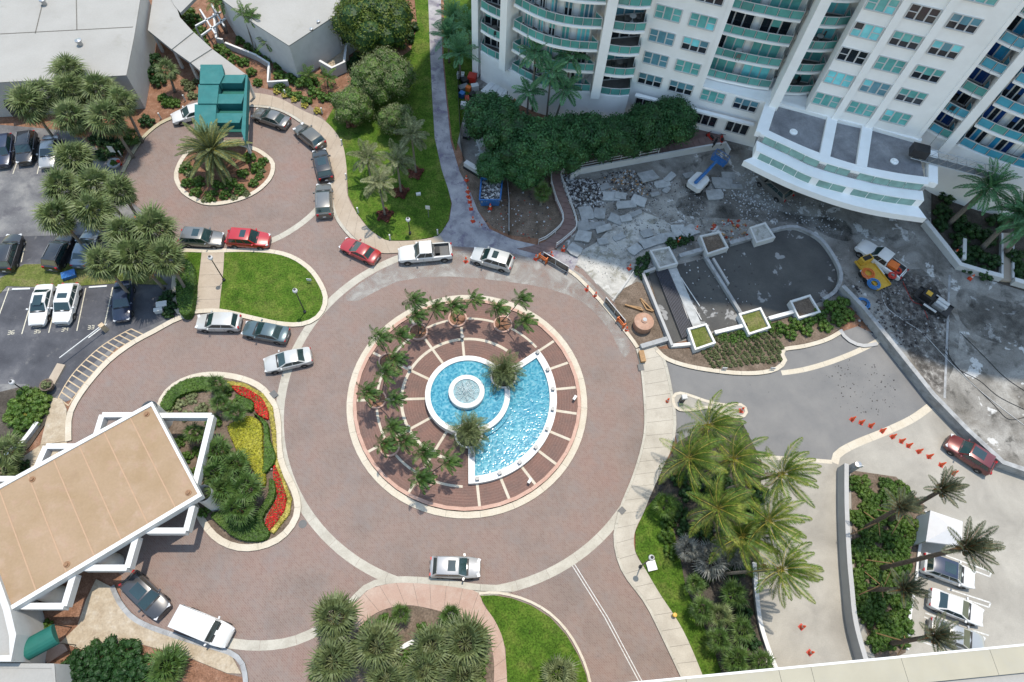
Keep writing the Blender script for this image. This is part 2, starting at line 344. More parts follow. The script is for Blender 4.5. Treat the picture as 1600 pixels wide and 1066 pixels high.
def glass(name, col, rough=0.08, spec=0.8, var=0.25):
    m = plain(name, col, rough, var, 0.6, spec=spec); return m
plain('canopy_glass', (0.16, 0.27, 0.24), 0.15, 0.2, 1.0, spec=0.6); plain('floor_tile', (0.20, 0.185, 0.17), 0.8, 0.15, 2)
glass('car_glass', (0.012, 0.03, 0.032), 0.05, 0.9)
glass('pane_teal', (0.06, 0.19, 0.18)); glass('pane_dark', (0.010, 0.014, 0.02)); glass('pane_aqua', (0.09, 0.30, 0.32))
glass('pane_blue', (0.008, 0.035, 0.14)); glass('pane_steel', (0.05, 0.12, 0.15)); glass('pane_olive', (0.07, 0.11, 0.085)); glass('pane_cyan', (0.015, 0.14, 0.25))
def veil(name, col, alpha):
    m = plain(name, col, 0.08, 0.15, 0.7, spec=0.7); m.node_tree.nodes['Principled BSDF'].inputs['Alpha'].default_value = alpha
veil('rail_glass', (0.06, 0.185, 0.165), 0.86); veil('rail_glass_blue', (0.04, 0.175, 0.235), 0.9); veil('rail_glass_dark', (0.05, 0.14, 0.125), 0.86)
def leafmat(name, a, b_, c_, scale=0.7, rnd=0.12):
    m, nt, b, tc, pos = new_mat(name, 0.55, 0.35)
    kl = {'flower_red': 1.0, 'leaf_lime': 0.85, 'leaf_yellow': 0.9, 'leaf_shade': 0.9, 'leaf_ficus': 0.7, 'leaf_shrub': 0.85, 'leaf_hedge': 0.7, 'leaf_dry': 0.8, 'leaf_coconut': 0.9}.get(name, 0.72); a, b_, c_ = (tuple(v * kl for v in q) for q in (a, b_, c_))
    f = noise(nt, pos, scale, 3, 0.6); c = ramp(nt, f, [(0.3, a), (0.52, b_), (0.75, c_)])
    f2 = noise(nt, pos, 5.0, 2, 0.6)
    c = mixc(nt, 1.0, c, ramp(nt, f2, [(0.3, (0.5,) * 3), (0.7, (1.45,) * 3)]), 'MULTIPLY')
    oi = node(nt, 'ShaderNodeObjectInfo'); hs = node(nt, 'ShaderNodeHueSaturation'); mp = node(nt, 'ShaderNodeMapRange')
    mp.inputs[3].default_value = 1 - rnd; mp.inputs[4].default_value = 1 + rnd
    nt.links.new(oi.outputs['Random'], mp.inputs[0]); nt.links.new(mp.outputs[0], hs.inputs['Value']); nt.links.new(c, hs.inputs['Color'])
    nt.links.new(hs.outputs[0], b.inputs['Base Color'])
    tr = node(nt, 'ShaderNodeBsdfTranslucent'); nt.links.new(hs.outputs[0], tr.inputs['Color'])
    mx = node(nt, 'ShaderNodeMixShader'); mx.inputs[0].default_value = 0.25
    nt.links.new(b.outputs[0], mx.inputs[1]); nt.links.new(tr.outputs[0], mx.inputs[2])
    nt.links.new(mx.outputs[0], nt.nodes['Material Output'].inputs[0])
leafmat('leaf_fan', (0.07, 0.11, 0.03), (0.145, 0.195, 0.065), (0.28, 0.325, 0.145))
leafmat('leaf_fan_green', (0.045, 0.10, 0.015), (0.08, 0.15, 0.03), (0.15, 0.22, 0.06))
leafmat('leaf_date', (0.08, 0.115, 0.035), (0.17, 0.205, 0.075), (0.30, 0.325, 0.15))
leafmat('leaf_coconut', (0.04, 0.09, 0.008), (0.095, 0.155, 0.016), (0.24, 0.255, 0.045))
leafmat('leaf_small', (0.03, 0.085, 0.012), (0.065, 0.145, 0.022), (0.15, 0.22, 0.05))
leafmat('leaf_island', (0.08, 0.115, 0.04), (0.15, 0.19, 0.07), (0.25, 0.28, 0.125))
leafmat('leaf_queen', (0.11, 0.13, 0.055), (0.21, 0.235, 0.11), (0.33, 0.345, 0.19))
leafmat('leaf_shade', (0.06, 0.16, 0.07), (0.11, 0.26, 0.11), (0.20, 0.37, 0.17))
leafmat('leaf_pine', (0.075, 0.095, 0.05), (0.13, 0.155, 0.09), (0.21, 0.23, 0.14))
leafmat('leaf_silver', (0.16, 0.17, 0.15), (0.24, 0.25, 0.23), (0.34, 0.35, 0.33))
leafmat('leaf_dry', (0.25, 0.12, 0.04), (0.36, 0.19, 0.07), (0.42, 0.28, 0.12))
leafmat('leaf_tree', (0.07, 0.115, 0.012), (0.12, 0.17, 0.022), (0.22, 0.25, 0.05), 0.5)
leafmat('leaf_olive', (0.11, 0.145, 0.055), (0.20, 0.235, 0.10), (0.30, 0.335, 0.17), 0.5)
leafmat('leaf_dark', (0.015, 0.055, 0.012), (0.03, 0.085, 0.02), (0.06, 0.13, 0.03), 0.5)
leafmat('leaf_ficus', (0.03, 0.11, 0.035), (0.06, 0.18, 0.055), (0.12, 0.27, 0.085), 0.5)
leafmat('leaf_shrub', (0.04, 0.10, 0.012), (0.075, 0.15, 0.02), (0.14, 0.21, 0.04), 0.6)
leafmat('leaf_lime', (0.24, 0.26, 0.012), (0.36, 0.35, 0.02), (0.44, 0.42, 0.05), 0.8)
leafmat('leaf_yellow', (0.30, 0.26, 0.04), (0.42, 0.36, 0.07), (0.52, 0.45, 0.14), 1.0)
leafmat('leaf_hedge', (0.045, 0.11, 0.008), (0.075, 0.16, 0.014), (0.11, 0.20, 0.025), 0.8)
leafmat('leaf_croton', (0.12, 0.03, 0.02), (0.22, 0.07, 0.05), (0.34, 0.20, 0.12), 1.5)
leafmat('flower_red', (0.36, 0.008, 0.010), (0.55, 0.012, 0.016), (0.66, 0.04, 0.03), 1.5)
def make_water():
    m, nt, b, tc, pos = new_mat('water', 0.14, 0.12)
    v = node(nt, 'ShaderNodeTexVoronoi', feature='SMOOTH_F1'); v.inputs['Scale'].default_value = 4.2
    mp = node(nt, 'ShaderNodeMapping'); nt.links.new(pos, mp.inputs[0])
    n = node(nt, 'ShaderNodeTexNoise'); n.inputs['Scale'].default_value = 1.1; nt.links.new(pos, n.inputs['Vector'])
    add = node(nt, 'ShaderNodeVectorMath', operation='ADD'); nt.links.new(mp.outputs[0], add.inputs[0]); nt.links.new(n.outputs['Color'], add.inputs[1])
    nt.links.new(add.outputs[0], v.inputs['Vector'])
    c = ramp(nt, v.outputs['Distance'], [(0.0, (0.02, 0.135, 0.20)), (0.3, (0.04, 0.20, 0.28)), (0.5, (0.08, 0.27, 0.34)), (0.8, (0.19, 0.35, 0.40))])  # pale caustic net of the sunlit ripples, painted into the base colour
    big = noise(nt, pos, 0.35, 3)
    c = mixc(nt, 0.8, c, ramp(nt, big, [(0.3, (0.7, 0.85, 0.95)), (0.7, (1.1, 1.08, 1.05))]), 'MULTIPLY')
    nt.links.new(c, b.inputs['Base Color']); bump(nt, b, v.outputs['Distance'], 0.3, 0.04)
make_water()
plain('foam', (0.75, 0.84, 0.86), 0.4, 0.25, 5); plain('tier_water', (0.17, 0.33, 0.38), 0.25, 0.35, 2.5)

def make_film(name, col, scale, lo, hi, amt):
    m, nt, b, tc, pos = new_mat(name, 0.95, 0.1); b.inputs['Base Color'].default_value = (*col, 1)
    a = ramp(nt, noise(nt, pos, scale, 5, 0.65, 0.6), [(lo, (0, 0, 0)), (hi, (amt,) * 3)]); nt.links.new(a, b.inputs['Alpha'])
make_film('dust', (0.34, 0.33, 0.31), 0.5, 0.34, 0.68, 0.85); make_film('tyre_mark', (0.07, 0.06, 0.055), 0.35, 0.42, 0.75, 0.2)
# ================================================================== ground
structure('ground', MB().sheet([(-400, -200), (400, -200), (400, 500), (-400, 500)], -0.03), 'mulch')
def area(name, px, z, mat, smooth=0, z0=None):
    g = GP(px, z)
    if smooth: g = spline(g, smooth, True)
    mb = MB()
    if z0 is None: mb.sheet(g, z)
    else: mb.prism(g, z0, z)
    return structure(name, mb, mat), g
area('parking_lot', [(-60, 190), (60, 200), (110, 205), (200, 262), (215, 300), (285, 400), (305, 482), (250, 512), (180, 545), (110, 625), (70, 640), (-60, 660)], 0.0, 'lot_asphalt')
area('driveway', [(178, 285), (205, 225), (262, 184), (300, 158), (400, 135), (475, 155), (535, 215), (550, 310), (590, 368), (700, 378), (820, 398), (910, 420), (965, 480), (1012, 560), (1046, 640), (1036, 720), (990, 800), (985, 850), (1015, 900), (1065, 990), (1110, 1090), (180, 1090), (190, 900), (90, 800), (95, 690), (108, 640), (165, 560), (235, 516), (300, 486), (290, 400), (240, 350)], 0.006, 'pavers')
area('footpath', [(667, -40), (670, 28), (672, 84), (675, 147), (679, 215), (690, 265), (700, 295), (706, 318), (702, 344), (691, 361), (672, 374), (690, 384), (760, 388), (810, 398), (862, 412), (895, 424), (905, 404), (860, 388), (800, 374), (765, 358), (747, 330), (735, 300), (718, 268), (704, 220), (696, 142), (691, 84), (688, -40)], 0.012, 'path_asphalt')
area('asphalt_drive', [(1030, 552), (1075, 568), (1140, 576), (1200, 574), (1224, 560), (1216, 545), (1280, 530), (1340, 510), (1385, 530), (1465, 632), (1430, 665), (1345, 692), (1314, 706), (1304, 724), (1260, 720), (1180, 712), (1060, 700), (1046, 640)], 0.004, 'road_asphalt')
area('concrete_apron', [(1300, 722), (1312, 704), (1342, 688), (1425, 655), (1463, 634), (1600, 745), (1680, 790), (1680, 1080), (1180, 1080), (1180, 715)], 0.008, 'apron')
area('building_site', [(868, 292), (900, 262), (1000, 240), (1190, 190), (1700, 250), (1700, 760), (1600, 742), (1462, 640), (1376, 536), (1330, 480), (1200, 500), (1020, 545), (1000, 540), (965, 478), (905, 418), (870, 395)], -0.006, 'deck')
area('cut_slurry', [(880, 405), (930, 380), (985, 330), (1050, 352), (1060, 380), (1020, 405), (990, 440), (968, 470), (930, 440), (905, 415)], 0.010, 'slurry', 3)
area('site_soil', [(716, 262), (735, 230), (880, 250), (886, 290), (905, 345), (880, 378), (800, 368), (770, 356), (748, 330)], 0.004, 'soil')
area('service_alley', [(704, 200), (720, 150), (735, 100), (760, 110), (800, 160), (810, 250), (790, 280), (735, 268)], 0.014, 'deck')
area('yard_soil', [(960, 470), (995, 440), (1040, 470), (1030, 545), (1000, 545), (975, 500)], 0.012, 'soil', 2)
area('planting_soil', [(1150, 640), (1060, 690), (1030, 740), (1005, 790), (1000, 850), (1060, 960), (1110, 1080), (1200, 1080), (1185, 930), (1190, 720)], 0.013, 'dark_soil')
area('planting_soil', [(1330, 735), (1400, 745), (1445, 790), (1430, 900), (1415, 1020), (1372, 1040), (1345, 960), (1332, 860)], 0.06, 'soil')
area('planting_soil', [(1455, 300), (1700, 300), (1700, 480), (1600, 455), (1490, 420), (1455, 355)], 0.02, 'dark_soil')
area('planting_soil', [(-30, 740), (0, 728), (45, 700), (72, 660), (78, 632), (60, 605), (30, 605), (-30, 620)], 0.10, 'dark_soil', 0, 0.0)
area('garden_soil', [(230, 165), (300, 150), (330, 60), (380, 20), (540, 100), (520, 170), (440, 158), (395, 146), (310, 158), (245, 190)], -0.012, 'mulch')
# lawns
area('lawn', [(645, -30), (668, -30), (670, 28), (672, 84), (675, 147), (679, 215), (690, 265), (700, 295), (705, 318), (701, 344), (690, 362), (684, 368), (653, 375), (613, 376), (600, 374), (577, 358), (557, 332), (544, 305), (542, 265), (535, 223), (509, 190), (520, 170), (545, 140), (600, 108), (642, 78), (652, 40)], 0.07, 'lawn', 0, -0.02)
area('lawn', [(694, -30), (735, -30), (742, 60), (736, 140), (722, 190), (712, 235), (706, 215), (698, 142), (693, 84)], 0.05, 'lawn', 0, -0.02)
area('grass_strip', [(-20, 440), (0, 435), (38, 413), (109, 412), (142, 422), (250, 432), (262, 445), (177, 443), (84, 449), (10, 447), (0, 458), (-20, 470)], 0.06, 'rough_grass', 0, -0.02)
area('lawn', [(749, 931), (772, 930), (800, 935), (830, 946), (860, 965), (885, 992), (904, 1025), (916, 1055), (922, 1090), (792, 1090), (790, 1012), (772, 970)], 0.09, 'lawn', 0, 0.0)
area('lawn', [(1008, 796), (993, 830), (993, 862), (1008, 890), (1031, 928), (1066, 983), (1100, 1060), (1130, 1060), (1110, 1000), (1072, 920), (1058, 850), (1045, 800), (1030, 770)], 0.08, 'lawn', 0, 0.0)

area('parking_bays', [(-60, 458), (0, 456), (84, 447), (178, 442), (246, 438), (262, 470), (282, 490), (200, 522), (120, 590), (82, 625), (40, 600), (-60, 600)], 0.003, 'lot_dark')
area('parking_bays', [(-60, 372), (160, 366), (140, 414), (40, 412), (-60, 430)], 0.003, 'lot_dark')
area('dust_film', [(640, 402), (720, 392), (800, 392), (860, 404), (910, 430), (950, 474), (985, 530), (975, 560), (955, 520), (915, 475), (860, 452), (790, 440), (700, 432), (620, 440), (560, 470), (540, 462), (590, 425)], 0.011, 'dust', 2)
JO = 'dark_joint'; plain(JO, (0.16, 0.15, 0.13), 0.9, 0.2, 4)
def slab_strip(sname, L, R, n, mat, z=0.12, gap=0.025, piece='slab', sub=3, sm=5, zp=0.0):
    """walk laid in slabs between two surveyed edges"""
    L = spline(GP(L, zp), sm); R = spline(GP(R, zp), sm)
    L = resample(L, n * sub); R = resample(R, n * sub)
    s = structure(sname, MB().strip(L, R, -0.02, z - 0.02), JO)
    for k in range(n):
        a = [p.copy() for p in L[k * sub:(k + 1) * sub + 1]]; b = [p.copy() for p in R[k * sub:(k + 1) * sub + 1]]
        for q in (a, b):
            d0 = (q[1] - q[0]).normalized() * gap / 2; q[0] += d0
            d1 = (q[-2] - q[-1]).normalized() * gap / 2; q[-1] += d1
        MB().strip(a, b, z - 0.03, z + random.uniform(-0.003, 0.003)).build(piece, mat, s, fixn=True)
    return s
def kerb(sname, pts, w, mat, z=0.14, seg=2.8, closed=False, gap=0.02, z0=-0.02, piece='kerb_stone', ground=False, side=0):
    """line of kerb stones along a surveyed path, w wide (side: -1 left of path, +1 right, 0 centred)"""
    g = [Vector(p) for p in pts] if ground else spline(GP(pts), 5, closed)
    if closed: g = g + [g[0].copy()]
    n = max(1, round(plen(g) / seg)); sub = 3; g = resample(g, n * sub)
    if closed: g[-1] = g[0].copy()
    o0, o1 = (-w / 2, w / 2) if side == 0 else ((-w, 0) if side > 0 else (0, w))
    if closed:
        A = offset(g[:-1], o0, True); B = offset(g[:-1], o1, True); A.append(A[0].copy()); B.append(B[0].copy())
    else: A = offset(g, o0); B = offset(g, o1)
    s = structure(sname, MB().strip(A, B, z0, z - 0.015), JO)
    for k in range(n):
        a = [p.copy() for p in A[k * sub:(k + 1) * sub + 1]]; b = [p.copy() for p in B[k * sub:(k + 1) * sub + 1]]
        for q in (a, b):
            q[0] += (q[1] - q[0]).normalized() * gap / 2; q[-1] += (q[-2] - q[-1]).normalized() * gap / 2
        MB().strip(a, b, z0 + 0.005, z + random.uniform(-0.003, 0.003)).build(piece, mat, s, fixn=True)
    return s
def arc(r, a0, a1, n=40, c=(CX, CY)): return [Vector((c[0] + r * cos(radians(a0 + (a1 - a0) * k / n)), c[1] + r * sin(radians(a0 + (a1 - a0) * k / n)))) for k in range(n + 1)]
# flush concrete ring round the roundabout
kerb('concrete_band', arc(18.42, 116, 372, 90), 0.85, 'band_concrete', 0.016, 2.9, ground=True, piece='band_slab')
kerb('concrete_band', [(500, 322), (486, 337), (466, 353), (440, 369), (412, 381), (398, 384)], 0.7, 'band_concrete', 0.018, 3.0, piece='band_slab')
kerb('concrete_band', [(350, 1004), (400, 1009), (451, 1004), (496, 986), (515, 972)], 0.8, 'band_concrete', 0.018, 2.9, piece='band_slab')
kerb('concrete_band', [(1221, 583), (1255, 578), (1297, 566), (1340, 549), (1374, 532)], 0.55, 'cream_kerb', 0.018, 2.5, piece='band_slab')
kerb('concrete_band', [(1304, 724), (1307, 712), (1320, 702), (1345, 690), (1385, 674), (1425, 655), (1452, 636)], 0.75, 'cream_kerb', 0.02, 2.5, piece='band_slab')
kerb('concrete_band', [(1180, 714), (1220, 716), (1262, 719), (1300, 722)], 0.4, 'cream_kerb', 0.02, 2.5, piece='band_slab')
# tan pavement along the lawn, its kerb towards the drive
KL = [(384, 165), (414, 166), (440, 172), (468, 187), (494, 211), (509, 238), (517, 268), (520, 308), (528, 340), (550, 368), (572, 385), (594, 396), (624, 396), (662, 393), (700, 387)]
KR = [(388, 146), (412, 148), (438, 155), (476, 175), (509, 191), (534, 223), (542, 265), (543, 305), (557, 333), (577, 359), (600, 375), (613, 377.5), (640, 377.5), (668, 374), (688, 369)]
slab_strip('pavement', KL, KR, 24, 'tan_walk', 0.13)
kerb('kerb', [(384, 166.5), (414, 168), (440, 174), (467, 189), (492.5, 212), (507, 239), (515, 268), (518, 309), (526, 341), (548, 370), (570, 387), (594, 398)], 0.35, 'band_concrete', 0.135, 2.6)
kerb('kerb', [(192, 270), (207, 241), (226, 214), (250, 194), (274, 183), (300, 170), (340, 160), (384, 164)], 0.45, 'kerb_paint', 0.13, 2.6)
# white pavement east of the roundabout
SL = [(1020, 541), (1036, 563), (1048, 616), (1053, 657), (1050, 697), (1036, 730), (1016, 775), (1006, 800), (991, 834), (992.5, 864), (1008, 890), (1030.5, 928), (1066, 983.5), (1096, 1052), (1108, 1090)]
SR = [(997, 545), (1004, 581), (1009, 626), (1010, 672), (1004, 705), (989, 755), (975, 785), (968, 806), (962, 847), (975, 892), (1010, 940), (1036, 991), (1066, 1054), (1080, 1090)]
SR = [(997, 545), (1004, 575), (1009, 626), (1010, 668), (1004, 705), (990, 750), (975, 786), (968, 808), (962, 845), (975, 892), (1010, 940), (1036, 991), (1066, 1054), (1082, 1090)]
slab_strip('pavement', SR, SL, 25, 'concrete', 0.12)
kerb('kerb', [(995, 546), (1002, 575), (1007, 626), (1008, 668), (1002, 704), (988, 749), (973, 785), (966, 807), (960, 845), (973, 893), (1008, 941), (1034, 992), (1064, 1055), (1080, 1090)], 0.25, 'band_concrete', 0.14, 3.0)
kerb('kerb', [(1021, 541), (1037, 563), (1049, 616), (1054, 657), (1051, 690)], 0.3, 'band_concrete', 0.15, 3.0)
# salmon walk and kerb at the south planting
slab_strip('pavement', [(528, 968), (556, 942), (576, 922), (606, 913), (640, 911), (700, 915), (745, 925), (755, 945), (772, 968), (786, 1000), (791, 1040), (793, 1090)],
           [(560, 985), (578, 965), (600, 953), (625, 947), (650, 947), (690, 956), (722, 965), (735, 972), (752, 985), (766, 1005), (772, 1040), (770, 1090)], 15, 'salmon_walk', 0.12)
kerb('kerb', [(520, 972), (550, 940), (574, 917), (604, 908), (640, 906), (700, 911), (745, 918), (800, 920)], 0.55, 'band_concrete', 0.13, 2.8)
kerb('kerb', [(748, 928), (772, 926), (801, 931), (832, 942), (862, 961), (888, 989), (907, 1022), (919, 1054), (926, 1090)], 0.22, 'cream_kerb', 0.12, 3.0)
area('planting_soil', [(560, 985), (578, 965), (600, 953), (625, 947), (650, 947), (690, 956), (722, 965), (752, 985), (766, 1005), (772, 1040), (770, 1090), (470, 1090), (500, 1000)], 0.09, 'soil', 0, 0.0)
kerb('kerb', [(497, 1090), (505, 1020), (520, 975)], 0.3, 'band_concrete', 0.13, 2.8)
# painted double line on the south drive
for dx in (0, 5):
    g = GP([(893 + dx, 882), (945 + dx, 965), (999 + dx, 1066)], 0.012)
    structure('lane_line', MB().strip(offset(g, 0.035), offset(g, -0.035), 0.008, 0.012), 'line_white')
# oval bed of the drop-off loop
OV = spline(GP([(276, 272), (281, 292), (294, 306), (323, 319), (360, 316), (396, 303), (421, 281), (427, 258), (414, 243), (396, 233), (360, 224), (320, 226), (290, 243)]), 5, True)
kerb('kerb', OV, 0.5, 'cream_kerb', 0.15, 2.2, closed=True, ground=True)
structure('planting_soil', MB().prism(OV, 0, 0.10), 'mulch')
# lawn between the two drives
LI = spline(GP([(278, 395), (330, 393), (400, 392), (448, 399), (482, 419), (502, 446), (509, 470), (499, 494), (474, 507), (440, 507), (400, 499), (345, 487), (305, 488), (284, 492), (272, 470), (274, 430)]), 5, True)
kerb('kerb', LI, 0.5, 'cream_kerb', 0.15, 2.6, closed=True, ground=True)
structure('lawn', MB().prism(LI, 0, 0.11), 'lawn')
slab_strip('garden_path', [(316, 394), (312, 430), (308, 465), (305, 489)], [(351, 393.5), (349, 430), (345, 465), (343, 488)], 5, 'tan_walk', 0.135, sm=3)
# flower bed by the entrance canopy
FB = spline(GP([(248, 650), (260, 615), (290, 594), (330, 586), (374, 591), (408, 606), (428, 632), (435, 662), (436, 700), (443, 732), (460, 766), (466, 795), (458, 819), (438, 841), (408, 854), (375, 856), (345, 845), (322, 822), (300, 780), (262, 700)]), 5, True)
kerb('kerb', FB, 0.6, 'cream_kerb', 0.15, 2.6, closed=True, ground=True)
structure('planting_soil', MB().prism(FB, 0, 0.09), 'soil')
# west edge of the drive: kerb, hatched bay
kerb('kerb', [(108, 690), (108, 660), (112, 642), (124, 620), (145, 592), (173, 562), (210, 535), (240, 519), (275, 500), (300, 492)], 0.55, 'cream_kerb', 0.14, 2.8)
structure('flagstone_walk', MB().prism(GP([(84, 622), (98, 625), (105, 640), (104, 690), (64, 696), (72, 662)]), 0, 0.12), 'stone_walk')
Ho = resample(spline(GP([(91, 622), (103, 600), (119, 578), (152, 546), (182, 526), (205, 514)]), 5), 15)
Hi = resample(spline(GP([(107, 634), (122, 612), (138, 592), (163, 565), (192, 541), (224, 523)]), 5), 15)
hb = structure('hatched_bay', MB().strip(offset(Ho, 0.05), offset(Ho, -0.05), 0.004, 0.010).strip(offset(Hi, 0.05), offset(Hi, -0.05), 0.004, 0.010), 'line_tan')
for a, b in zip(Ho, Hi):
    q = [a, b]; MB().strip(offset(q, 0.06), offset(q, -0.06), 0.004, 0.0115).build('hatch_line', 'line_tan', hb)
def line(px, w=0.1, mat='line_paint', z=0.010, name='bay_line', parent=None):
    g = GP(px, z); return (structure(name, MB().strip(offset(g, w / 2), offset(g, -w / 2), z - 0.004, z), mat))
for q in ([(14, 450), (-3, 497)], [(55, 450), (34, 522)], [(94, 450), (76, 520)], [(134, 450), (120, 517)], [(176, 449), (162, 514)], [(40, 378), (33, 410)], [(78, 380), (71, 408)],
          [(26, 255), (20, 272)], [(62, 255), (58, 272)]): line(q)
line([(138, 528), (167, 506)], 0.12, 'line_white')
DG = {'3': 'abgcd', '4': 'fgbc', '5': 'afgcd', '6': 'afgedc'}
def digits(t, px, h=0.42):
    o = G(*px); mb = MB(); dx = (G(px[0] + 10, px[1] - 1) - o).normalized(); dy = Vector((-dx.y, dx.x)); w = h * 0.55
    for i, ch in enumerate(t):
        b = o + dx * i * h * 0.85
        S = {'a': ((0, h), (w, h)), 'b': ((w, h), (w, h / 2)), 'c': ((w, h / 2), (w, 0)), 'd': ((0, 0), (w, 0)), 'e': ((0, h / 2), (0, 0)), 'f': ((0, h), (0, h / 2)), 'g': ((0, h / 2), (w, h / 2))}
        for c in DG[ch]:
            (x0, y0), (x1, y1) = S[c]; q = [b + dx * x0 + dy * y0, b + dx * x1 + dy * y1]
            mb.strip(offset(q, 0.035), offset(q, -0.035), 0.006, 0.012)
    structure('bay_number', mb, 'line_paint')
for t, p in (('36', (12, 523)), ('35', (53, 521)), ('34', (96, 518)), ('33', (137, 515))): digits(t, p)
def wheel_stop(a, b, lab):
    g = GP([a, b], 0.1); o = thing('wheel_stop', lab, 'wheel stop', g[0], group='concrete wheel stops')
    MB().strip(offset(g, 0.09), offset(g, -0.09), 0, 0.13).build('bar', 'white_paint', o, True, fixn=True)
wheel_stop((19, 452), (47, 451), 'white wheel stop left of the two white parked cars')
wheel_stop((139, 449), (167, 447), 'white wheel stop at the empty bay left of the dark blue car')
wheel_stop((76, 450), (92, 449), 'white wheel stop at the head of the white cars')

# ================================================================== roundabout island and fountain
def ann(r0, r1, a0, a1, z0, z1, n=60): return MB().strip(arc(r1, a0, a1, n), arc(r0, a0, a1, n), z0, z1, ends=abs(a1 - a0) < 359.9)
kerb('island_kerb', arc(11.65, 0, 360, 90)[:-1], 0.62, 'cream_kerb', 0.10, 3.2, closed=True, ground=True)
kerb('island_kerb', arc(11.14, 0, 360, 90)[:-1], 0.34, 'pink_kerb', 0.30, 5.0, closed=True, ground=True)
isl = structure('island_paving', MB().prism(arc(11.1, 0, 360, 96)[:-1], 0, 0.16), 'ring_pavers')
A0, A1 = -83.5, 41.0              # the lower pool's sector
bands = [(6.42, 6.72, 41 if 0 else 58, 262), (8.88, 9.12, 44, 273)]
for r0, r1, a0, a1 in bands: ann(r0, r1, a0, a1, 0.15, 0.172).build('paving_band', 'cream_kerb', isl, fixn=True)
def rib(a, r0, r1, w=0.26):
    d = Vector((cos(radians(a)), sin(radians(a)))); c = Vector((CX, CY)); q = [c + d * r0, c + d * r1]
    MB().strip(offset(q, w / 2), offset(q, -w / 2), 0.15, 0.176).build('paving_rib', 'cream_kerb', isl, fixn=True)
for a in (101, 130, 158.5, 187, 216, 246): rib(a, 4.0, 8.0)
for a in (101, 130, 158.5, 187, 216, 246): rib(a, 10.0, 10.98)
for k in range(9): rib(41 - 14.9 * k, 8.8, 10.98)
rib(72, 10.0, 10.98)
fo = thing('fountain', 'white rimmed fountain with round upper basin and fan shaped blue pool', 'fountain', (CX, CY, 0))
MB().strip(arc(8.85, A0, A1, 50), arc(8.15, A0, A1, 50), 0.1, 0.62).build('pool_rim', 'white_paint', fo, True, fixn=True)
for a, nm in ((A0, 'pool_wall'), (A1, 'pool_wall')):
    d = Vector((cos(radians(a)), sin(radians(a)))); c = Vector((CX, CY)); q = [c + d * 3.9, c + d * 8.83]; s = -1 if a < 0 else 1
    MB().strip(offset(q, 0.0), offset(q, -0.62 * s), 0.1, 0.64).build(nm, 'white_paint', fo, True, fixn=True)
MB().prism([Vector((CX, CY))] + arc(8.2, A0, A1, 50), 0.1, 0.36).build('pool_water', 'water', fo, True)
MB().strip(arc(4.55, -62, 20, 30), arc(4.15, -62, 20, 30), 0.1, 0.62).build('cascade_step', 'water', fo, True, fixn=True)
mb = MB(); mb.lathe((CX, CY, 0), [(4.15, 0.1), (4.18, 1.0), (4.18, 1.12), (3.66, 1.12), (3.66, 0.8)], 64); mb.build('basin_wall', 'white_paint', fo, True, smooth=True, sharp=30, fixn=True)
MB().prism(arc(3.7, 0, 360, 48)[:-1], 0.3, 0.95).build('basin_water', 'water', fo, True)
tc = Vector((CX - 0.12, CY + 0.1))
mb = MB(); mb.lathe((tc.x, tc.y, 0), [(1.75, 0.9), (1.78, 1.5), (1.72, 1.56), (1.30, 1.56), (1.28, 1.3)], 40); mb.build('tier_wall', 'white_paint', fo, True, smooth=True, sharp=30, fixn=True)
MB().prism(arc(1.32, 0, 360, 32, tc)[:-1], 0.9, 1.42).build('tier_water', 'tier_water', fo, True)
mb = MB()
for k in range(420):
    r = sqrt(random.random()) * 1.1; w = random.uniform(0, 2 * pi); h = max(0.05, (1.1 - r) * random.uniform(0.2, 0.9)); s = random.uniform(0.015, 0.045)
    mb.box((tc.x + r * cos(w), tc.y + r * sin(w), 1.42 + h * random.random()), (s, s, s * random.uniform(1, 4)), w)
for k in range(9):
    w = 2 * pi * k / 9; pts = [(tc.x + 1.2 * cos(w) * (1 - t * 0.95), tc.y + 1.2 * sin(w) * (1 - t * 0.95), 1.45 + 0.75 * sin(pi * t * 0.6)) for t in [i / 7 for i in range(8)]]
    mb.tube(pts, 0.016, 4)
tag(mb.build('water_jets', 'foam', fo, True), kind='stuff')
for k in range(8):
    w = 2 * pi * k / 8 + 0.2; MB().lathe((tc.x + 1.5 * cos(w), tc.y + 1.5 * sin(w), 1.56), [(0.07, 0), (0.07, 0.12), (0.0, 0.12)], 8).build('jet_nozzle', 'steel', fo, True)
for a, r, lab in ((33, 4.0, 0), (277.5, 4.3, 1)):
    c = Vector((CX + r * cos(radians(a)), CY + r * sin(radians(a))))
    MB().lathe((c.x, c.y, 0.1), [(1.0, 0), (1.12, 0.5), (1.3, 1.05), (1.34, 1.2), (1.16, 1.2), (1.12, 1.02), (0, 1.02)], 32).build('planter_bowl', ['white_paint'], fo, True, smooth=True, sharp=35, fixn=True)
    MB().prism(arc(1.13, 0, 360, 24, c)[:-1], 1.0, 1.16).build('bowl_soil', 'dark_soil', fo, True)
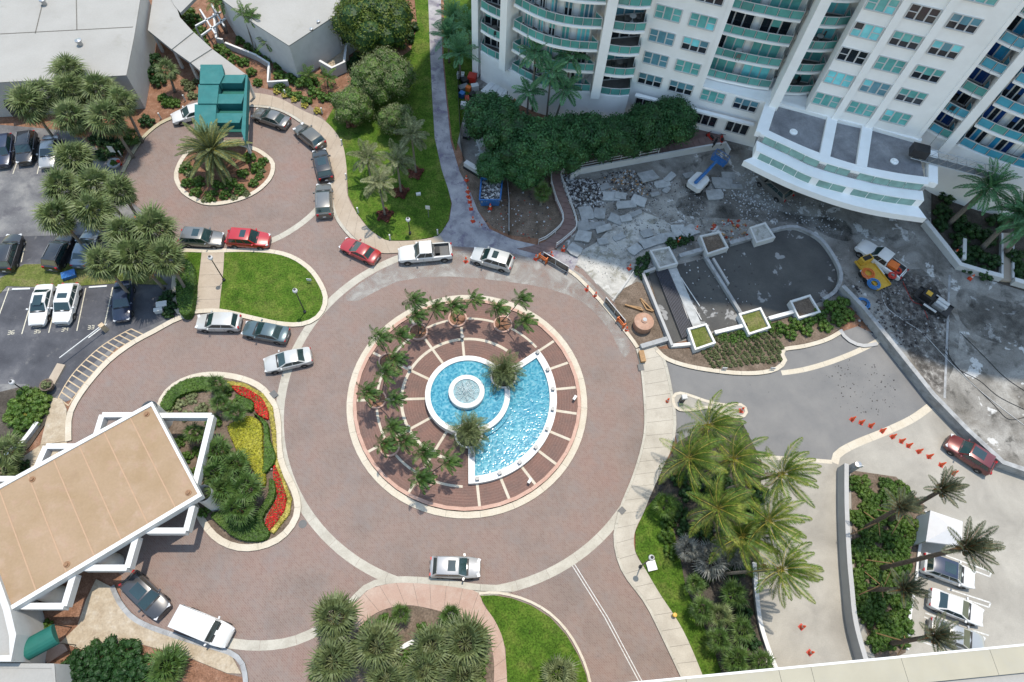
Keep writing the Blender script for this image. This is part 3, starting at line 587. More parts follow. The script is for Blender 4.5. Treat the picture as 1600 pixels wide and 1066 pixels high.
# rim lamps on the pool
RL = [(A1 - 2 - 14.6 * k, 8.5) for k in range(9)] + [(A0 + 3, 6.2), (A1 - 4, 5.4)]
for i, (a, r) in enumerate(RL):
    c = (CX + r * cos(radians(a)), CY + r * sin(radians(a)), 0.62)
    o = thing('rim_lamp', 'grey box lamp on the pool rim, ' + (('first', 'second', 'third', 'fourth', 'fifth', 'sixth', 'seventh', 'eighth', 'ninth')[i] + ' clockwise from the north-east corner' if i < 9 else ('on the straight south wall' if i == 9 else 'on the straight north-east wall')), 'lamp', c, radians(a), 'lamps along the pool rim')
    MB().box((0, 0, 0.16), (0.26, 0.30, 0.32)).build('lamp_box', 'grey_metal', o); MB().box((0, 0, 0.345), (0.32, 0.36, 0.05)).build('cap', 'grey_metal', o)
for i, (a, r) in enumerate([(101, 6.57), (158.5, 6.57), (216, 6.57), (246, 6.57)]):
    c = (CX + r * cos(radians(a)), CY + r * sin(radians(a)), 0.16)
    o = thing('path_lamp', ('path lamp north of the basin, on the inner paving ring', 'path lamp northwest of the basin, on the inner paving ring', 'path lamp southwest of the basin, on the inner paving ring', 'path lamp south of the basin, under palms on the inner paving ring')[i], 'lamp', c, radians(a), 'lamps on the inner paving ring')
    MB().lathe((0, 0, 0), [(0.13, 0), (0.13, 0.5), (0.2, 0.55), (0.2, 0.7), (0.0, 0.74)], 12).build('lamp_post', 'grey_metal', o)
PLANT_ANG = (72, 103, 131, 160, 187, 220, 250)
for i, a in enumerate(PLANT_ANG):
    c = Vector((CX + 9.0 * cos(radians(a)), CY + 9.0 * sin(radians(a))))
    o = thing('palm_planter', 'round concrete tree ring with small palms, number %s counted counterclockwise from the north-east' % ('one', 'two', 'three', 'four', 'five', 'six', 'seven')[i], 'planter', (c.x, c.y, 0.16), group='tree rings on the roundabout island')
    MB().lathe((0, 0, 0), [(1.0, 0), (1.0, 0.24), (0.84, 0.24), (0.84, 0.05)], 30).build('ring_kerb', 'pink_kerb', o, smooth=True, sharp=30, fixn=True)
    MB().prism([Vector((0.82 * cos(2 * pi * k / 24), 0.82 * sin(2 * pi * k / 24))) for k in range(24)], 0, 0.14).build('ring_soil', 'mulch', o)
# uplights by the island kerb
for px, lab in (((826, 756), 'white floodlight on a short post at the south-east island kerb'), ((896, 627), 'small white floodlight at the east island kerb')):
    c = G(*px); o = thing('floodlight', lab, 'floodlight', (c.x, c.y, 0.16), 0.6)
    MB().box((0, 0, 0.2), (0.1, 0.1, 0.4)).build('stem', 'dark_metal', o); MB().box((0.1, 0.05, 0.5), (0.5, 0.26, 0.22), 0.5).build('lamp_head', 'white_paint', o)
# ================================================================== apartment tower
V2 = lambda x, y: Vector((x, y))
FA, FB_ = V2(11.5, 66.6), V2(43.6, 59.2)
FU = (FB_ - FA).normalized(); FN = V2(FU.y, -FU.x)          # along the front, and outwards
if FN.y > 0: FN = -FN
def onF(x, out=0.0):
    t = (x - FA.x) / FU.x; return FA + FU * t + FN * out
ROOF_Z = 92.0
tw = thing('apartment_tower', 'tall white apartment tower with curved green glass balconies, in its own shade', 'building', (15, 70, 0))
TB = lambda mb, name, mat, parent=None, **k: mb.build(name, mat, parent or tw, True, **k)
LB = [V2(-7.0, 70.45), V2(-6.1, 69.75), V2(-5.1, 69.2), V2(-4.05, 68.75)]
CB = spline([V2(-3.05, 67.6), V2(-1.0, 66.25), V2(1.25, 65.3), V2(4.0, 64.9), V2(6.75, 65.05)], 4)
B2 = [V2(7.95, 64.82), V2(9.1, 64.7), V2(10.3, 64.75), V2(11.4, 65.0)]
B3 = spline([V2(19.5, 66.1), V2(21.4, 65.6), V2(23.4, 65.25), V2(25.3, 64.95), V2(27.15, 64.85)], 3)
B4 = [V2(28.15, 64.5), V2(29.4, 64.35), V2(30.7, 64.45), V2(31.95, 64.75)]
B5 = [V2(43.9, 61.2), V2(44.9, 60.4), V2(45.9, 59.7), V2(46.95, 59.2)]
B6 = spline([V2(47.85, 58.65), V2(49.6, 57.6), V2(51.4, 56.85), V2(54.5, 55.8), V2(58, 55.2), V2(62, 55.0)], 3)
# core, front walls
TB(MB().prism([V2(-7.6, 72.5), V2(-3.5, 71.2), V2(1.5, 68.6), V2(7, 68.3), V2(11.8, 68.6), onF(19, -4.6), onF(32.5, -4.6), onF(43.5, -3), V2(48, 62.5), V2(54, 60), V2(62, 58.6), V2(75, 58), V2(78, 92), V2(-7.6, 92)], 0, ROOF_Z, bottom=True), 'tower_core', 'tower_white')
def wall(x0, x1, z0, z1, d=1.2, out=0.0):
    a, b = onF(x0, out), onF(x1, out); TB(MB().prism([a, b, b - FN * d, a - FN * d], z0, z1, bottom=True), 'front_wall', 'tower_white')
wall(11.55, 19.2, 0, ROOF_Z, 3.5); wall(19.2, 31.15, 0, 7.02, 4.5); wall(31.15, 43.7, 0, ROOF_Z, 2.2)
TB(MB().prism([V2(-7, 70.4), V2(-5.5, 69.4), V2(-4.05, 68.65)] + CB + B2 + [V2(11.52, 66.6), V2(11.5, 69), V2(-7, 73)], 0, 4.18), 'base_wall', 'tower_white')
TB(MB().prism([onF(43.7), V2(43.9, 61.5), V2(46.9, 59.6), V2(47.9, 58.9)] + B6[2:] + [V2(62, 60), V2(44, 64)], 0, 7.18), 'base_wall', 'tower_white')
# roof deck that carries the balcony outline to the top
TB(MB().prism(LB + CB + B2 + [onF(11.6), onF(19.3), onF(27.7, 2.0), onF(34, 0.2), onF(43.6)] + B5 + B6 + [V2(75, 58), V2(78, 92), V2(-7.6, 92)], ROOF_Z - 1.0, ROOF_Z + 1, bottom=True), 'roof_deck', 'tower_white')
# piers
def pier(c, w, d, z0, z1=ROOF_Z, rz=0.0): TB(MB().box((c[0], c[1], (z0 + z1) / 2), (w, d, z1 - z0), rz), 'pier', 'tower_white')
pier((-3.52, 68.6), 0.95, 2.2, 4.2, rz=-0.6); pier((7.35, 65.3), 1.05, 1.9, 4.1, rz=0.0); pier((-7.5, 71.6), 0.8, 1.6, 0, rz=-0.3)
pier(onF(27.65, -0.9), 1.0, 3.4, 5.0, rz=-0.23); pier((47.4, 59.6), 0.95, 2.6, 0, rz=-0.5)
for x in (34.45, 38.15): pier(onF(x, 0.05), 0.75, 0.5, 6.9, rz=-0.2264)
for x in (11.55, 19.35): pier(onF(x, -1.0), 0.5, 2.2, 7.02, rz=-0.2264)
pier((43.75, 60.6), 0.4, 3.0, 7.2, rz=-0.2264)
PANES = ['pane_teal'] * 7 + ['pane_aqua'] * 3 + ['pane_steel'] * 2 + ['pane_dark']
def window(c, u, W, H, style, parent=None, name='window'):
    """framed window on a wall: c = middle (x,y,z), u = along wall, outward normal to the right of u"""
    n = V2(u.y, -u.x)
    if n.y > 0: n = -n
    def slab(mb, s0, s1, z0, z1, d0, d1):
        a = V2(c[0], c[1]) + u * s0; b = V2(c[0], c[1]) + u * s1
        mb.prism([a + n * d0, b + n * d0, b + n * d1, a + n * d1], c[2] + z0, c[2] + z1, bottom=True)
    fr = MB(); f = 0.07
    slab(fr, -W / 2, W / 2, H / 2 - f, H / 2, 0.0, 0.10); slab(fr, -W / 2, W / 2, -H / 2 - 0.04, -H / 2 + f, 0.0, 0.16)
    cols = [(-W / 2, -W / 6), (-W / 6, W / 6), (W / 6, W / 2)] if style != 'two' else [(-W / 2, 0), (0, W / 2)]
    for s in [-W / 2] + [q[1] for q in cols]: slab(fr, s - f, s + f, -H / 2 + f, H / 2 - f, 0.0, 0.095)
    panes = []
    for i, (a, b) in enumerate(cols):
        if style == 'sash' and i != 1: panes += [(a, b, -H / 2 + f, -0.04), (a, b, 0.04, H / 2 - f)]; slab(fr, a + f, b - f, -0.04, 0.04, 0.0, 0.09)
        else: panes.append((a, b, -H / 2 + f, H / 2 - f))
    w = TB(fr, name, 'white_paint', parent)
    mood = random.choice(PANES); low = random.random() < 0.22
    if style in ('dark', 'door'): mood = 'pane_dark'; low = False
    if style == 'blue': mood = 'pane_blue'
    for a, b, z0, z1 in panes:
        m = mood if random.random() < 0.85 else random.choice(PANES)
        if style == 'blue': m = random.choice(['pane_blue', 'pane_blue', 'pane_dark', 'pane_cyan'])
        if low and z1 < 0.1: m = 'pane_dark'
        if style == 'dark': m = 'pane_dark'
        if low and z1 > 0.5 and z0 < -0.5:
            mb = MB(); slab(mb, a + f, b - f, z0, -0.15, 0.02, 0.045); TB(mb, 'pane', 'pane_dark', w); z0 = -0.15
        mb = MB(); slab(mb, a + f, b - f, z0, z1, 0.02, 0.04); TB(mb, 'pane', m, w)
for k in range(8):
    for x in (13.6, 17.25): p = onF(x); window((p.x, p.y, 6.1 + 3 * k), FU, 2.8, 1.6, 'sash')
    for x in (32.62, 36.35, 40.1):
        p = onF(x, 0.0); window((p.x, p.y, 9.3 + 3 * k), FU, 2.75, 1.6, 'sash')
for x in (21.0, 24.8): p = onF(x); window((p.x, p.y, 6.0), FU, 2.75, 1.6, 'sash')
for x, st in ((13.9, 'dark'), (17.6, 'dark'), (21.2, 'dark'), (25.0, 'dark')): p = onF(x); window((p.x, p.y, 2.5), FU, 2.7, 1.9, st)
TB(MB().box((onF(19.5, 0.8).x, onF(19.5, 0.8).y, 4.1), (14.5, 0.5, 0.25), -0.2264), 'entrance_ledge', 'tower_white')
def balcony(front, z, back, npan, gl, ret=None, lab=None):
    """slab, glazed railing and floor of one balcony"""
    S = TB(MB().prism(front + back[::-1], z - 0.02, z + 0.24, bottom=True), 'balcony', ['tower_white'])
    TB(MB().prism([p + (q - p) * 0.12 for p, q in zip(resample(front, 8), resample(back, 8))] + resample(back, 8)[::-1], z + 0.2, z + 0.255), 'floor_tiles', 'floor_tile', S)
    rl = resample(front, npan); inn = [p + (q - p).normalized() * 0.14 for p, q in zip(rl, resample(back, npan))]
    fr = MB()
    fr.strip(offset(inn, 0.035), offset(inn, -0.035), z + 1.22, z + 1.29); fr.strip(offset(inn, 0.035), offset(inn, -0.035), z + 0.26, z + 0.32)
    for p in inn: fr.box((p.x, p.y, z + 0.76), (0.055, 0.055, 1.0))
    for p, q in ((inn[0], back[0]), (inn[-1], back[-1])):
        d = (q - p); e = p + d * 0.8; fr.strip(offset([p, e], 0.03), offset([p, e], -0.03), z + 1.22, z + 1.29)
    TB(fr, 'railing', 'white_paint', S)
    for p, q in zip(inn, inn[1:]):
        d = (q - p) * 0.06; t = [p + d, q - d]
        TB(MB().strip(offset(t, 0.012), offset(t, -0.012), z + 0.34, z + 1.2), 'glass_panel', random.choice(gl), S)
    for p, q in ((inn[0], back[0]), (inn[-1], back[-1])):
        d = (q - p); t = [p + d * 0.06, p + d * 0.78]
        TB(MB().strip(offset(t, 0.012), offset(t, -0.012), z + 0.34, z + 1.2), 'glass_panel', gl[0], S)

GN = ['rail_glass', 'rail_glass', 'rail_glass_dark']; GB = ['rail_glass_blue', 'rail_glass_blue', 'rail_glass']
def glaze(a, b, z, n, style, H=2.2):
    """row of n three-light sliding windows along a back wall a-b"""
    u = (b - a).normalized(); L = (b - a).length
    for i in range(n):
        c = a + u * L * (i + 0.5) / n; window((c.x, c.y, z + 0.27 + H / 2), u, L / n - (0.55 if n > 1 else 0.2), H, style, name='sliding_window')
LBb = [V2(-6.6, 72.0), V2(-5.6, 71.6), V2(-4.8, 71.2), V2(-3.9, 70.6)]
CBb = [p + (V2(2.0, 72) - p).normalized() * 1.7 for p in CB]
B2b = [V2(7.9, 67.3), V2(9.2, 67.6), V2(10.4, 67.9), V2(11.45, 68.2)]
B3b = [p - FN * 1.5 for p in B3]; B4b = [V2(28.2, 67.0), V2(29.4, 66.9), V2(30.7, 66.7), V2(32.0, 66.5)]
B5b = [V2(44.6, 63.2), V2(45.7, 62.6), V2(46.7, 62.0), V2(47.4, 61.4)]
B6b = [p + V2(0.45, 0.9).normalized() * 1.7 for p in B6]
for k in range(8):
    z = 4.2 + 3 * k
    balcony(LB, z, LBb, 3, GN); glaze(V2(-6.7, 71.9), V2(-4.1, 71.0), z, 1, 'dark' if k % 2 == 0 else 'three')
    balcony(CB, z, CBb, 10, GN)
    for a, b in ((0, 3), (4, 6), (7, 9), (10, 12), (13, 16)): glaze(CBb[a] + FN * 0.14, CBb[b] + FN * 0.14, z, 1, 'three' if b - a > 2 else 'two')
    balcony(B2, z, B2b, 3, GN); glaze(B2b[0] + FN * 0.12, B2b[-1] + FN * 0.12, z, 1, 'dark' if k in (0, 2) else 'three')
    z = 7.2 + 3 * k
    balcony(B3, z, B3b, 6, GN)
    for a, b in ((0, 5), (6, 11)): glaze(B3b[a] + FN * 0.2, B3b[b] + FN * 0.2, z, 1, 'three')
    balcony(B4, z, B4b, 3, GN); glaze(B4b[0] + FN * 0.12, B4b[-1] + FN * 0.12, z, 1, 'three')
    balcony(B5, z, B5b, 3, GB); glaze(B5b[0] + FN * 0.12, B5b[-1] + FN * 0.12, z, 1, 'blue')
    balcony(B6, z, B6b, 10, GB)
    for a, b in ((0, 3), (4, 7), (8, 12), (12, 15)): glaze(B6b[a] + FN * 0.15, B6b[b] + FN * 0.15, z, 1, 'blue')
TB(MB().prism(CBb + [V2(7, 69), V2(1, 69), V2(-3, 71)], 4.2, ROOF_Z - 1.2), 'bay_wall', 'tower_white')
TB(MB().prism([V2(-7.2, 72.1), V2(-6.6, 72.1), V2(-3.9, 71.25), V2(-3.5, 71.5), V2(-7.2, 73)], 4.2, ROOF_Z - 1.2), 'bay_wall', 'tower_white')
TB(MB().prism(B2b + [V2(11.6, 69), V2(7.8, 69)], 4.2, ROOF_Z - 1.2), 'bay_wall', 'tower_white')
TB(MB().prism(B3b + [onF(27.4, -4.8), onF(19.3, -4.8)], 7.0, ROOF_Z - 1.2), 'bay_wall', 'tower_white')
TB(MB().prism(B4b + [onF(32.3, -5.2), onF(28, -5.2)], 7.0, ROOF_Z - 1.2), 'bay_wall', 'tower_white')
TB(MB().prism(B5b + [V2(48, 63), V2(45, 64.5)], 7.0, ROOF_Z - 1.2), 'bay_wall', 'tower_white')
TB(MB().prism(B6b + [V2(62, 60), V2(48.5, 62)], 7.0, ROOF_Z - 1.2), 'bay_wall', 'tower_white')
# furniture on two balconies
for (x, y, z, lab) in ((0.6, 66.1, 16.4, 'dark cushion sofa on the third visible curved balcony from the left bay'), (4.0, 65.8, 16.4, 'dark armchair beside the sofa on the curved balcony')):
    o = thing('balcony_seat', lab, 'sofa', (x, y, z + 0.02), 0.1)
    MB().box((0, 0, 0.22), (1.1, 0.8, 0.4)).build('seat', 'floor_tile', o); MB().box((0, 0.35, 0.55), (1.1, 0.18, 0.5)).build('backrest', 'floor_tile', o)
    for s in (-0.5, 0.5): MB().box((s, -0.05, 0.5), (0.14, 0.7, 0.25)).build('armrest', 'floor_tile', o)

for j, (x, y, k, w, lab) in enumerate(((9.6, 66.2, 1, 0, 'cafe table with chairs on the second grey floored balcony'), (10.0, 66.4, 3, 1, 'patio set on the fourth grey floored balcony'), (29.8, 65.6, 0, 0, 'patio set on the lowest recessed balcony by the big pier'), (30.3, 65.8, 2, 1, 'cafe table on the third recessed balcony by the big pier'), (45.6, 60.9, 1, 0, 'patio set on the second blue glass balcony'), (22.5, 66.2, 1, 1, 'cafe table on the second wide recessed balcony'), (-5.3, 70.2, 1, 0, 'cafe table on the narrow left corner balcony'))):
    z = (4.2 if x < 12 else 7.2) + 3 * k + 0.26; o = thing('patio_set', lab, 'furniture', (x, y, z), 0.3 * j, 'patio sets on the balconies')
    MB().lathe((0, 0, 0), [(0.2, 0), (0.05, 0.04), (0.05, 0.68), (0.38, 0.70), (0.38, 0.74), (0, 0.74)], 14).build('table', 'white_stucco' if w else 'floor_tile', o)
    for s_ in (-1, 1):
        c_ = MB().box((s_ * 0.7, 0, 0.42), (0.45, 0.45, 0.06)).build('chair_seat', 'floor_tile' if w else 'dark_metal', o); MB().box((s_ * 0.92, 0, 0.68), (0.05, 0.45, 0.5)).build('chair_back', 'floor_tile' if w else 'dark_metal', o)
        for a_ in (-0.18, 0.18):
            for b_ in (-0.18, 0.18): MB().box((s_ * 0.7 + a_, b_, 0.2), (0.04, 0.04, 0.4)).build('chair_leg', 'dark_metal', o)
# ================================================================== entrance canopy of the tower
Q5 = lambda x, y: (1160 + x / 5.0, 150 + y / 5.0)
def KC(pts, z): return spline([G(*Q5(x, y), z) for x, y in pts], 4)
K0 = KC([(175, 255), (400, 360), (620, 450), (890, 535), (1200, 600), (1455, 635)], 7.2)
K1 = KC([(140, 295), (370, 400), (600, 505), (910, 595), (1180, 655), (1455, 692)], 7.2)
K3 = KC([(105, 425), (330, 530), (550, 635), (870, 722), (1150, 780), (1420, 818)], 6.1)
K5 = KC([(10, 505), (250, 625), (470, 722), (800, 836), (1100, 906), (1440, 957)], 5.0)
cp = thing('entrance_canopy', 'terraced white curved entrance canopy with green glass bands at the tower foot', 'canopy', (K3[10].x, K3[10].y, 0))
CPb = lambda mb, n, m, par=None: mb.build(n, m, par or cp, True, fixn=True)
bL, bR = onF(27.0, 0.0), onF(43.6, 0.05)
CPb(MB().prism(K1 + [bR, bL], 5.0, 6.8), 'roof_plate', ['roof_grey'])
CPb(MB().strip(K0, [p + (q - p) * 1.0 for p, q in zip(K0, K1)], 6.5, 7.2), 'front_beam', 'tower_white')
CPb(MB().prism(K3 + K1[::-1], 4.9, 6.1), 'middle_ledge', 'tower_white'); CPb(MB().prism(K5 + K3[::-1], 4.2, 5.0), 'lower_ledge', 'tower_white')
CPb(MB().prism(K1 + K0[::-1], 6.0, 6.9), 'beam_core', 'tower_white')
BN = [0]
def beam(a, b, w): BN[0] += 1; g = [G(*Q5(*a), 7.2), G(*Q5(*b), 7.2)]; CPb(MB().strip(offset(g, w / 2), offset(g, -w / 2), 6.5, 7.21 + 0.006 * BN[0]), 'roof_beam', 'tower_white')
beam((238, 20), (150, 290), 1.3); beam((712, 140), (640, 490), 1.15); beam((985, 195), (930, 560), 1.15); beam((1490, 420), (1490, 680), 1.0)
for a, b in (((240, 30), (690, 160)), ((740, 175), (960, 225)), ((1015, 235), (1400, 345))): beam(a, b, 0.55)
for cu, z0, z1, segs in ((K1, 6.22, 7.1, [(0.03, 0.38), (0.42, 0.56), (0.61, 0.98)]), (K3, 5.1, 6.0, [(0.03, 0.36), (0.40, 0.56), (0.60, 0.96)])):
    r = resample(cu, 100)
    for s0, s1 in segs:
        np_ = max(2, round((s1 - s0) * 11))
        for i in range(np_):
            a = int(100 * (s0 + (s1 - s0) * i / np_)); b = int(100 * (s0 + (s1 - s0) * (i + 1) / np_)); q = r[a:b + 1]
            if len(q) > 2: q = q[:]; q[-1] = q[-1].lerp(q[-2], 0.4)
            CPb(MB().strip(offset(q, 0.05), offset(q, -0.03), z0, z1), 'glass_panel', 'canopy_glass')

for x in (29, 34, 39, 42.5): p = onF(x, 3.5); CPb(MB().lathe((p.x, p.y, 0), [(0.5, 0), (0.5, 4.9)], 16), 'column', 'tower_white')
for px, z in (((398, 285), 6.82), ((1185, 515), 6.82)):
    g = G(*Q5(*px), z); CPb(MB().lathe((g.x, g.y, z), [(0.45, 0), (0.45, 0.12), (0.2, 0.14), (0.2, 0.3), (0, 0.3)], 14), 'roof_drain', 'tower_white')
# swing stage hung in front of the right bay
g0, g1 = G(1424, 245, 7.6), G(1565, 282, 7.6); u = (g1 - g0).normalized(); w = V2(-u.y, u.x)
ss = thing('swing_stage', 'long silver truss work platform hanging by the tower right of the canopy', 'scaffold', (g0.x, g0.y, 0))
mb = MB(); L = (g1 - g0).length; T3 = lambda s, t, z: (g0.x + u.x * s + w.x * t, g0.y + u.y * s + w.y * t, 7.4 + z)
for t in (0, 0.9):
    for z in (0, 1.0): mb.tube([T3(0, t, z), T3(L, t, z)], 0.05, 5)
    k = 0
    while k * 1.0 < L - 1: mb.tube([T3(k, t, 0), T3(k + 0.5, t, 1.0), T3(k + 1, t, 0)], 0.03, 4); k += 1
mb.build('truss', 'steel', ss, True)
MB().prism([Vector(T3(0, 0, 0)[:2]), Vector(T3(L, 0, 0)[:2]), Vector(T3(L, 0.9, 0)[:2]), Vector(T3(0, 0.9, 0)[:2])], 7.40, 7.46, bottom=True).build('deck', 'grey_metal', ss, True)
MB().box(T3(0.5, 0.4, 0.9), (1.8, 1.2, 1.0), atan2(u.y, u.x)).build('motor_box', 'dark_metal', ss, True)
for s in (1, L - 1): MB().tube([T3(s, 0.45, 1.0), T3(s, 0.45, 60)], 0.02, 4).build('cable', 'dark_metal', ss, True)
plain('roof_seam', (0.50, 0.33, 0.21), 0.8, 0.05, 2)
# ================================================================== low buildings on the west side
def block(parent, px, z1, z0=0.0, wallm='white_stucco', roofm='roof_white', lip=0.25, lipw=0.35):
    """walls, roof sheet and parapet coping over a surveyed roof outline"""
    g = GP(px, z1)
    if area2(g) < 0: g = g[::-1]
    MB().prism(g, z0, z1 - 0.02).build('wall', wallm, parent, True)
    inn = offset(g, lipw, True)
    MB().sheet(inn, z1 + 0.02).build('roof', roofm, parent, True)
    n = len(g)
    for i in range(n):
        a, b = g[i], g[(i + 1) % n]; c, d = inn[i], inn[(i + 1) % n]
        MB().prism([a, b, d, c], z1 - 0.01, z1 + lip).build('coping', 'roof_white' if lip < 0.2 else 'white_stucco', parent, True)
    return g
nw = thing('pavilion', 'grey walled pavilion with a wide flat white roof at the top left', 'building', (*G(100, 80), 0))
block(nw, [(-60, 133), (0, 130), (198, 119), (210, 60), (223, -20), (-60, -30)], 5.0, wallm='grey_wall', lip=0.12)
for a, b in (((0, 53), (210, 42)), ((55, 52), (70, -10)), ((120, 47), (119, -10))):
    g = GP([a, b], 5.05); MB().strip(offset(g, 0.05), offset(g, -0.05), 5.0, 5.05).build('roof_seam', 'dark_joint', nw, True)
for p in ((70, 7), (126, 70)):
    g = G(*p, 5.05); MB().lathe((g.x, g.y, 5.02), [(0.3, 0), (0.25, 0.5), (0.38, 0.55), (0.38, 0.7), (0, 0.8)], 12).build('roof_vent', 'steel', nw, True)
g = GP([(8, 148), (24, 147), (30, 168), (12, 172)], 2.0)
MB().prism(g, 0.8, 2.6, bottom=True).build('window', 'pane_dark', nw, True)
wk = thing('covered_walkway', 'white flat roofed covered walkway leading to the teal awning', 'walkway', (*G(290, 90), 0))
for px, z in (([(231, 47), (240, -12), (268, -12), (281, 27), (302, 50), (268, 77)], 3.3), ([(303, 50.5), (331, 76), (297, 97.5), (269, 77.5)], 3.15), ([(332, 77), (384, 116), (345, 122), (314, 112), (298, 98)], 3.0), ([(262, -10), (312, -10), (282, 20), (272, 8)], 3.4)):
    g = GP(px, z); MB().prism(g, z - 0.4, z, bottom=True).build('roof_section', 'roof_white', wk, True, fixn=True)
for p in ((240, 52), (272, 78), (298, 99), (330, 82), (300, 56), (366, 112)):
    g = G(*p, 2.8); MB().box((g.x, g.y, 1.35), (0.3, 0.3, 2.7)).build('post', 'white_stucco', wk, True)
aw = thing('awning', 'stepped teal awning with openings over the drop-off by the oval bed', 'awning', (*G(345, 165), 0))
Z = 4.2
for px, z in (([(313, 101), (347, 101), (350, 117), (343, 131), (312, 131)], 4.5), ([(310, 132), (342, 132), (339, 162), (309, 162)], 4.35), ([(304, 163), (338, 163), (336, 206), (304, 206)], 4.2),
              ([(350, 117), (384, 117), (378, 130), (343, 130)], 4.25), ([(341, 147), (382, 147), (377, 162), (339, 162)], 4.15), ([(337, 177), (380, 177), (374, 192), (336, 192)], 4.05)):
    g = GP(px, z); MB().prism(g, z - 0.9, z, bottom=True).build('canvas_panel', 'teal_canvas', aw, True, fixn=True)
for px in ([(343, 130), (380, 130), (383, 147), (341, 147)], [(339, 162), (377, 162), (381, 177), (337, 177)], [(336, 192), (374, 192), (377, 206), (336, 206)]):
    g = GP(px, 3.2); MB().prism(g, 3.1, 3.2, bottom=True).build('canvas_well', 'green_canvas', aw, True, fixn=True)
g = GP([(384, 116), (387, 118), (383, 222), (377, 205)], 4.1); MB().prism(g, 3.1, 4.12, bottom=True).build('canvas_side', 'teal_canvas', aw, True, fixn=True)
for p in ((381, 215), (386, 122), (308, 200), (314, 106)):
    g = G(*p, 3.2); MB().box((g.x, g.y, 1.6), (0.28, 0.28, 3.2)).build('post', 'white_paint', aw, True)
nb = thing('villa', 'white villa block with flat white roof behind the garden at the top', 'building', (*G(450, 60), 0))
block(nb, [(452, 73), (400, 40), (350, 3), (330, -30), (600, -60), (521, 28)], 5.2, lip=0.15)
a, b = G(512, 35, 5.2), G(575, -8, 5.2); u = (b - a).normalized()
def vwin(t, z, w, h):
    c = a + u * t; n = V2(u.y, -u.x); n = n if n.y < 0 else -n
    q = [c + n * 0.0, c + u * w, c + u * w + n * 0.08, c + n * 0.08]
    f = MB().prism([c - u * 0.1, c + u * (w + 0.1), c + u * (w + 0.1) + n * 0.06, c - u * 0.1 + n * 0.06], z - 0.1, z + h + 0.1, bottom=True).build('window', 'white_paint', nb, True)
    for i in range(2):
        for j in range(2):
            c0 = c + u * (w * i / 2 + 0.04); c1 = c + u * (w * (i + 1) / 2 - 0.04)
            MB().prism([c0 + n * 0.04, c1 + n * 0.04, c1 + n * 0.09, c0 + n * 0.09], z + h * j / 2 + 0.04, z + h * (j + 1) / 2 - 0.04, bottom=True).build('pane', 'pane_dark', f, True)
vwin(1.4, 1.0, 3.0, 2.6)
for p in ((498, 36), (487, 48)):
    g = G(*p, 5.2); MB().lathe((g.x, g.y, 5.2), [(0.22, 0), (0.22, 0.3), (0, 0.34)], 10).build('roof_vent', 'steel', nb, True)
def lowwall(name, px, h, w, mat, lab, cat='wall', zb=0.0, grp=None, sm=0):
    """free standing wall along a surveyed foot line"""
    g = GP(px, zb); g = spline(g, sm) if sm else g
    o = thing(name, lab, cat, (g[0].x, g[0].y, 0), group=grp)
    MB().strip(offset(g, w / 2), offset(g, -w / 2), zb - 0.02, zb + h).build('wall', mat, o, True, fixn=True)
    MB().strip(offset(g, w / 2 + 0.03), offset(g, -w / 2 - 0.03), zb + h - 0.005, zb + h + 0.07).build('coping', 'white_paint' if mat in ('white_stucco', 'white_paint') else mat, o, True, fixn=True)
    return o
lowwall('garden_wall', [(503, 110), (522, 121), (541, 112), (544, 86), (566, 70)], 1.5, 0.25, 'white_stucco', 'angled white terrace wall at the corner of the villa', 'wall')
area('terrace', [(495, 98), (520, 117), (540, 108), (543, 84), (562, 66), (545, 55), (500, 85)], 0.03, 'stone_walk')
lowwall('garden_wall', [(355, 75), (402, 94), (423, 107), (422, 120), (421, 136), (452, 134)], 0.8, 0.2, 'white_stucco', 'low bent white wall in the garden left of the villa', 'wall')
lowwall('garden_wall', [(338, 32), (342, 70), (352, 72)], 1.0, 0.2, 'white_stucco', 'short white garden wall beside the covered walkway', 'wall')
st = thing('garden_trellis', 'grey timber trellis frame between walkway and villa', 'trellis', (*G(320, 30), 0))
for a_, b_ in (((305, 40), (345, 18)), ((314, 55), (352, 28)), ((312, 14), (336, 52)), ((330, 6), (350, 40))):
    g = GP([a_, b_], 2.6); MB().strip(offset(g, 0.1), offset(g, -0.1), 2.4, 2.6).build('beam', 'white_stucco', st, True, fixn=True)
    MB().box((g[0].x, g[0].y, 1.2), (0.15, 0.15, 2.4)).build('post', 'white_stucco', st, True)
# entrance canopy in peach
pc = thing('porte_cochere', 'large peach roofed entrance canopy with white zigzag frame at the left', 'canopy', (*G(150, 790), 0))
ZP = 4.4
A_, B_, C_ = G(238, 628, ZP), G(316, 775, ZP), G(19, 953, ZP); D_ = A_ + (C_ - B_); C_ = B_ + (C_ - B_) * 1.02
g = [A_, D_, C_, B_]
if area2(g) < 0: g = g[::-1]
inn = offset(g, 0.42, True)
MB().prism(g, ZP - 0.75, ZP - 0.1, bottom=True).build('roof_slab', 'white_paint', pc, True, fixn=True)
MB().sheet(inn, ZP - 0.06).build('roof', 'roof_peach', pc, True)
for i in range(4): MB().prism([g[i], g[(i + 1) % 4], inn[(i + 1) % 4], inn[i]], ZP - 0.12, ZP + 0.08).build('coping', 'white_paint', pc, True, fixn=True)
for t in (0.14, 0.29, 0.43, 0.57, 0.71, 0.86):
    q = [A_.lerp(B_, 0.03).lerp(D_.lerp(C_, 0.03), t), A_.lerp(B_, 0.97).lerp(D_.lerp(C_, 0.97), t)]; MB().strip(offset(q, 0.05), offset(q, -0.05), ZP - 0.06, ZP - 0.045).build('roof_seam', 'roof_seam', pc, True, fixn=True)
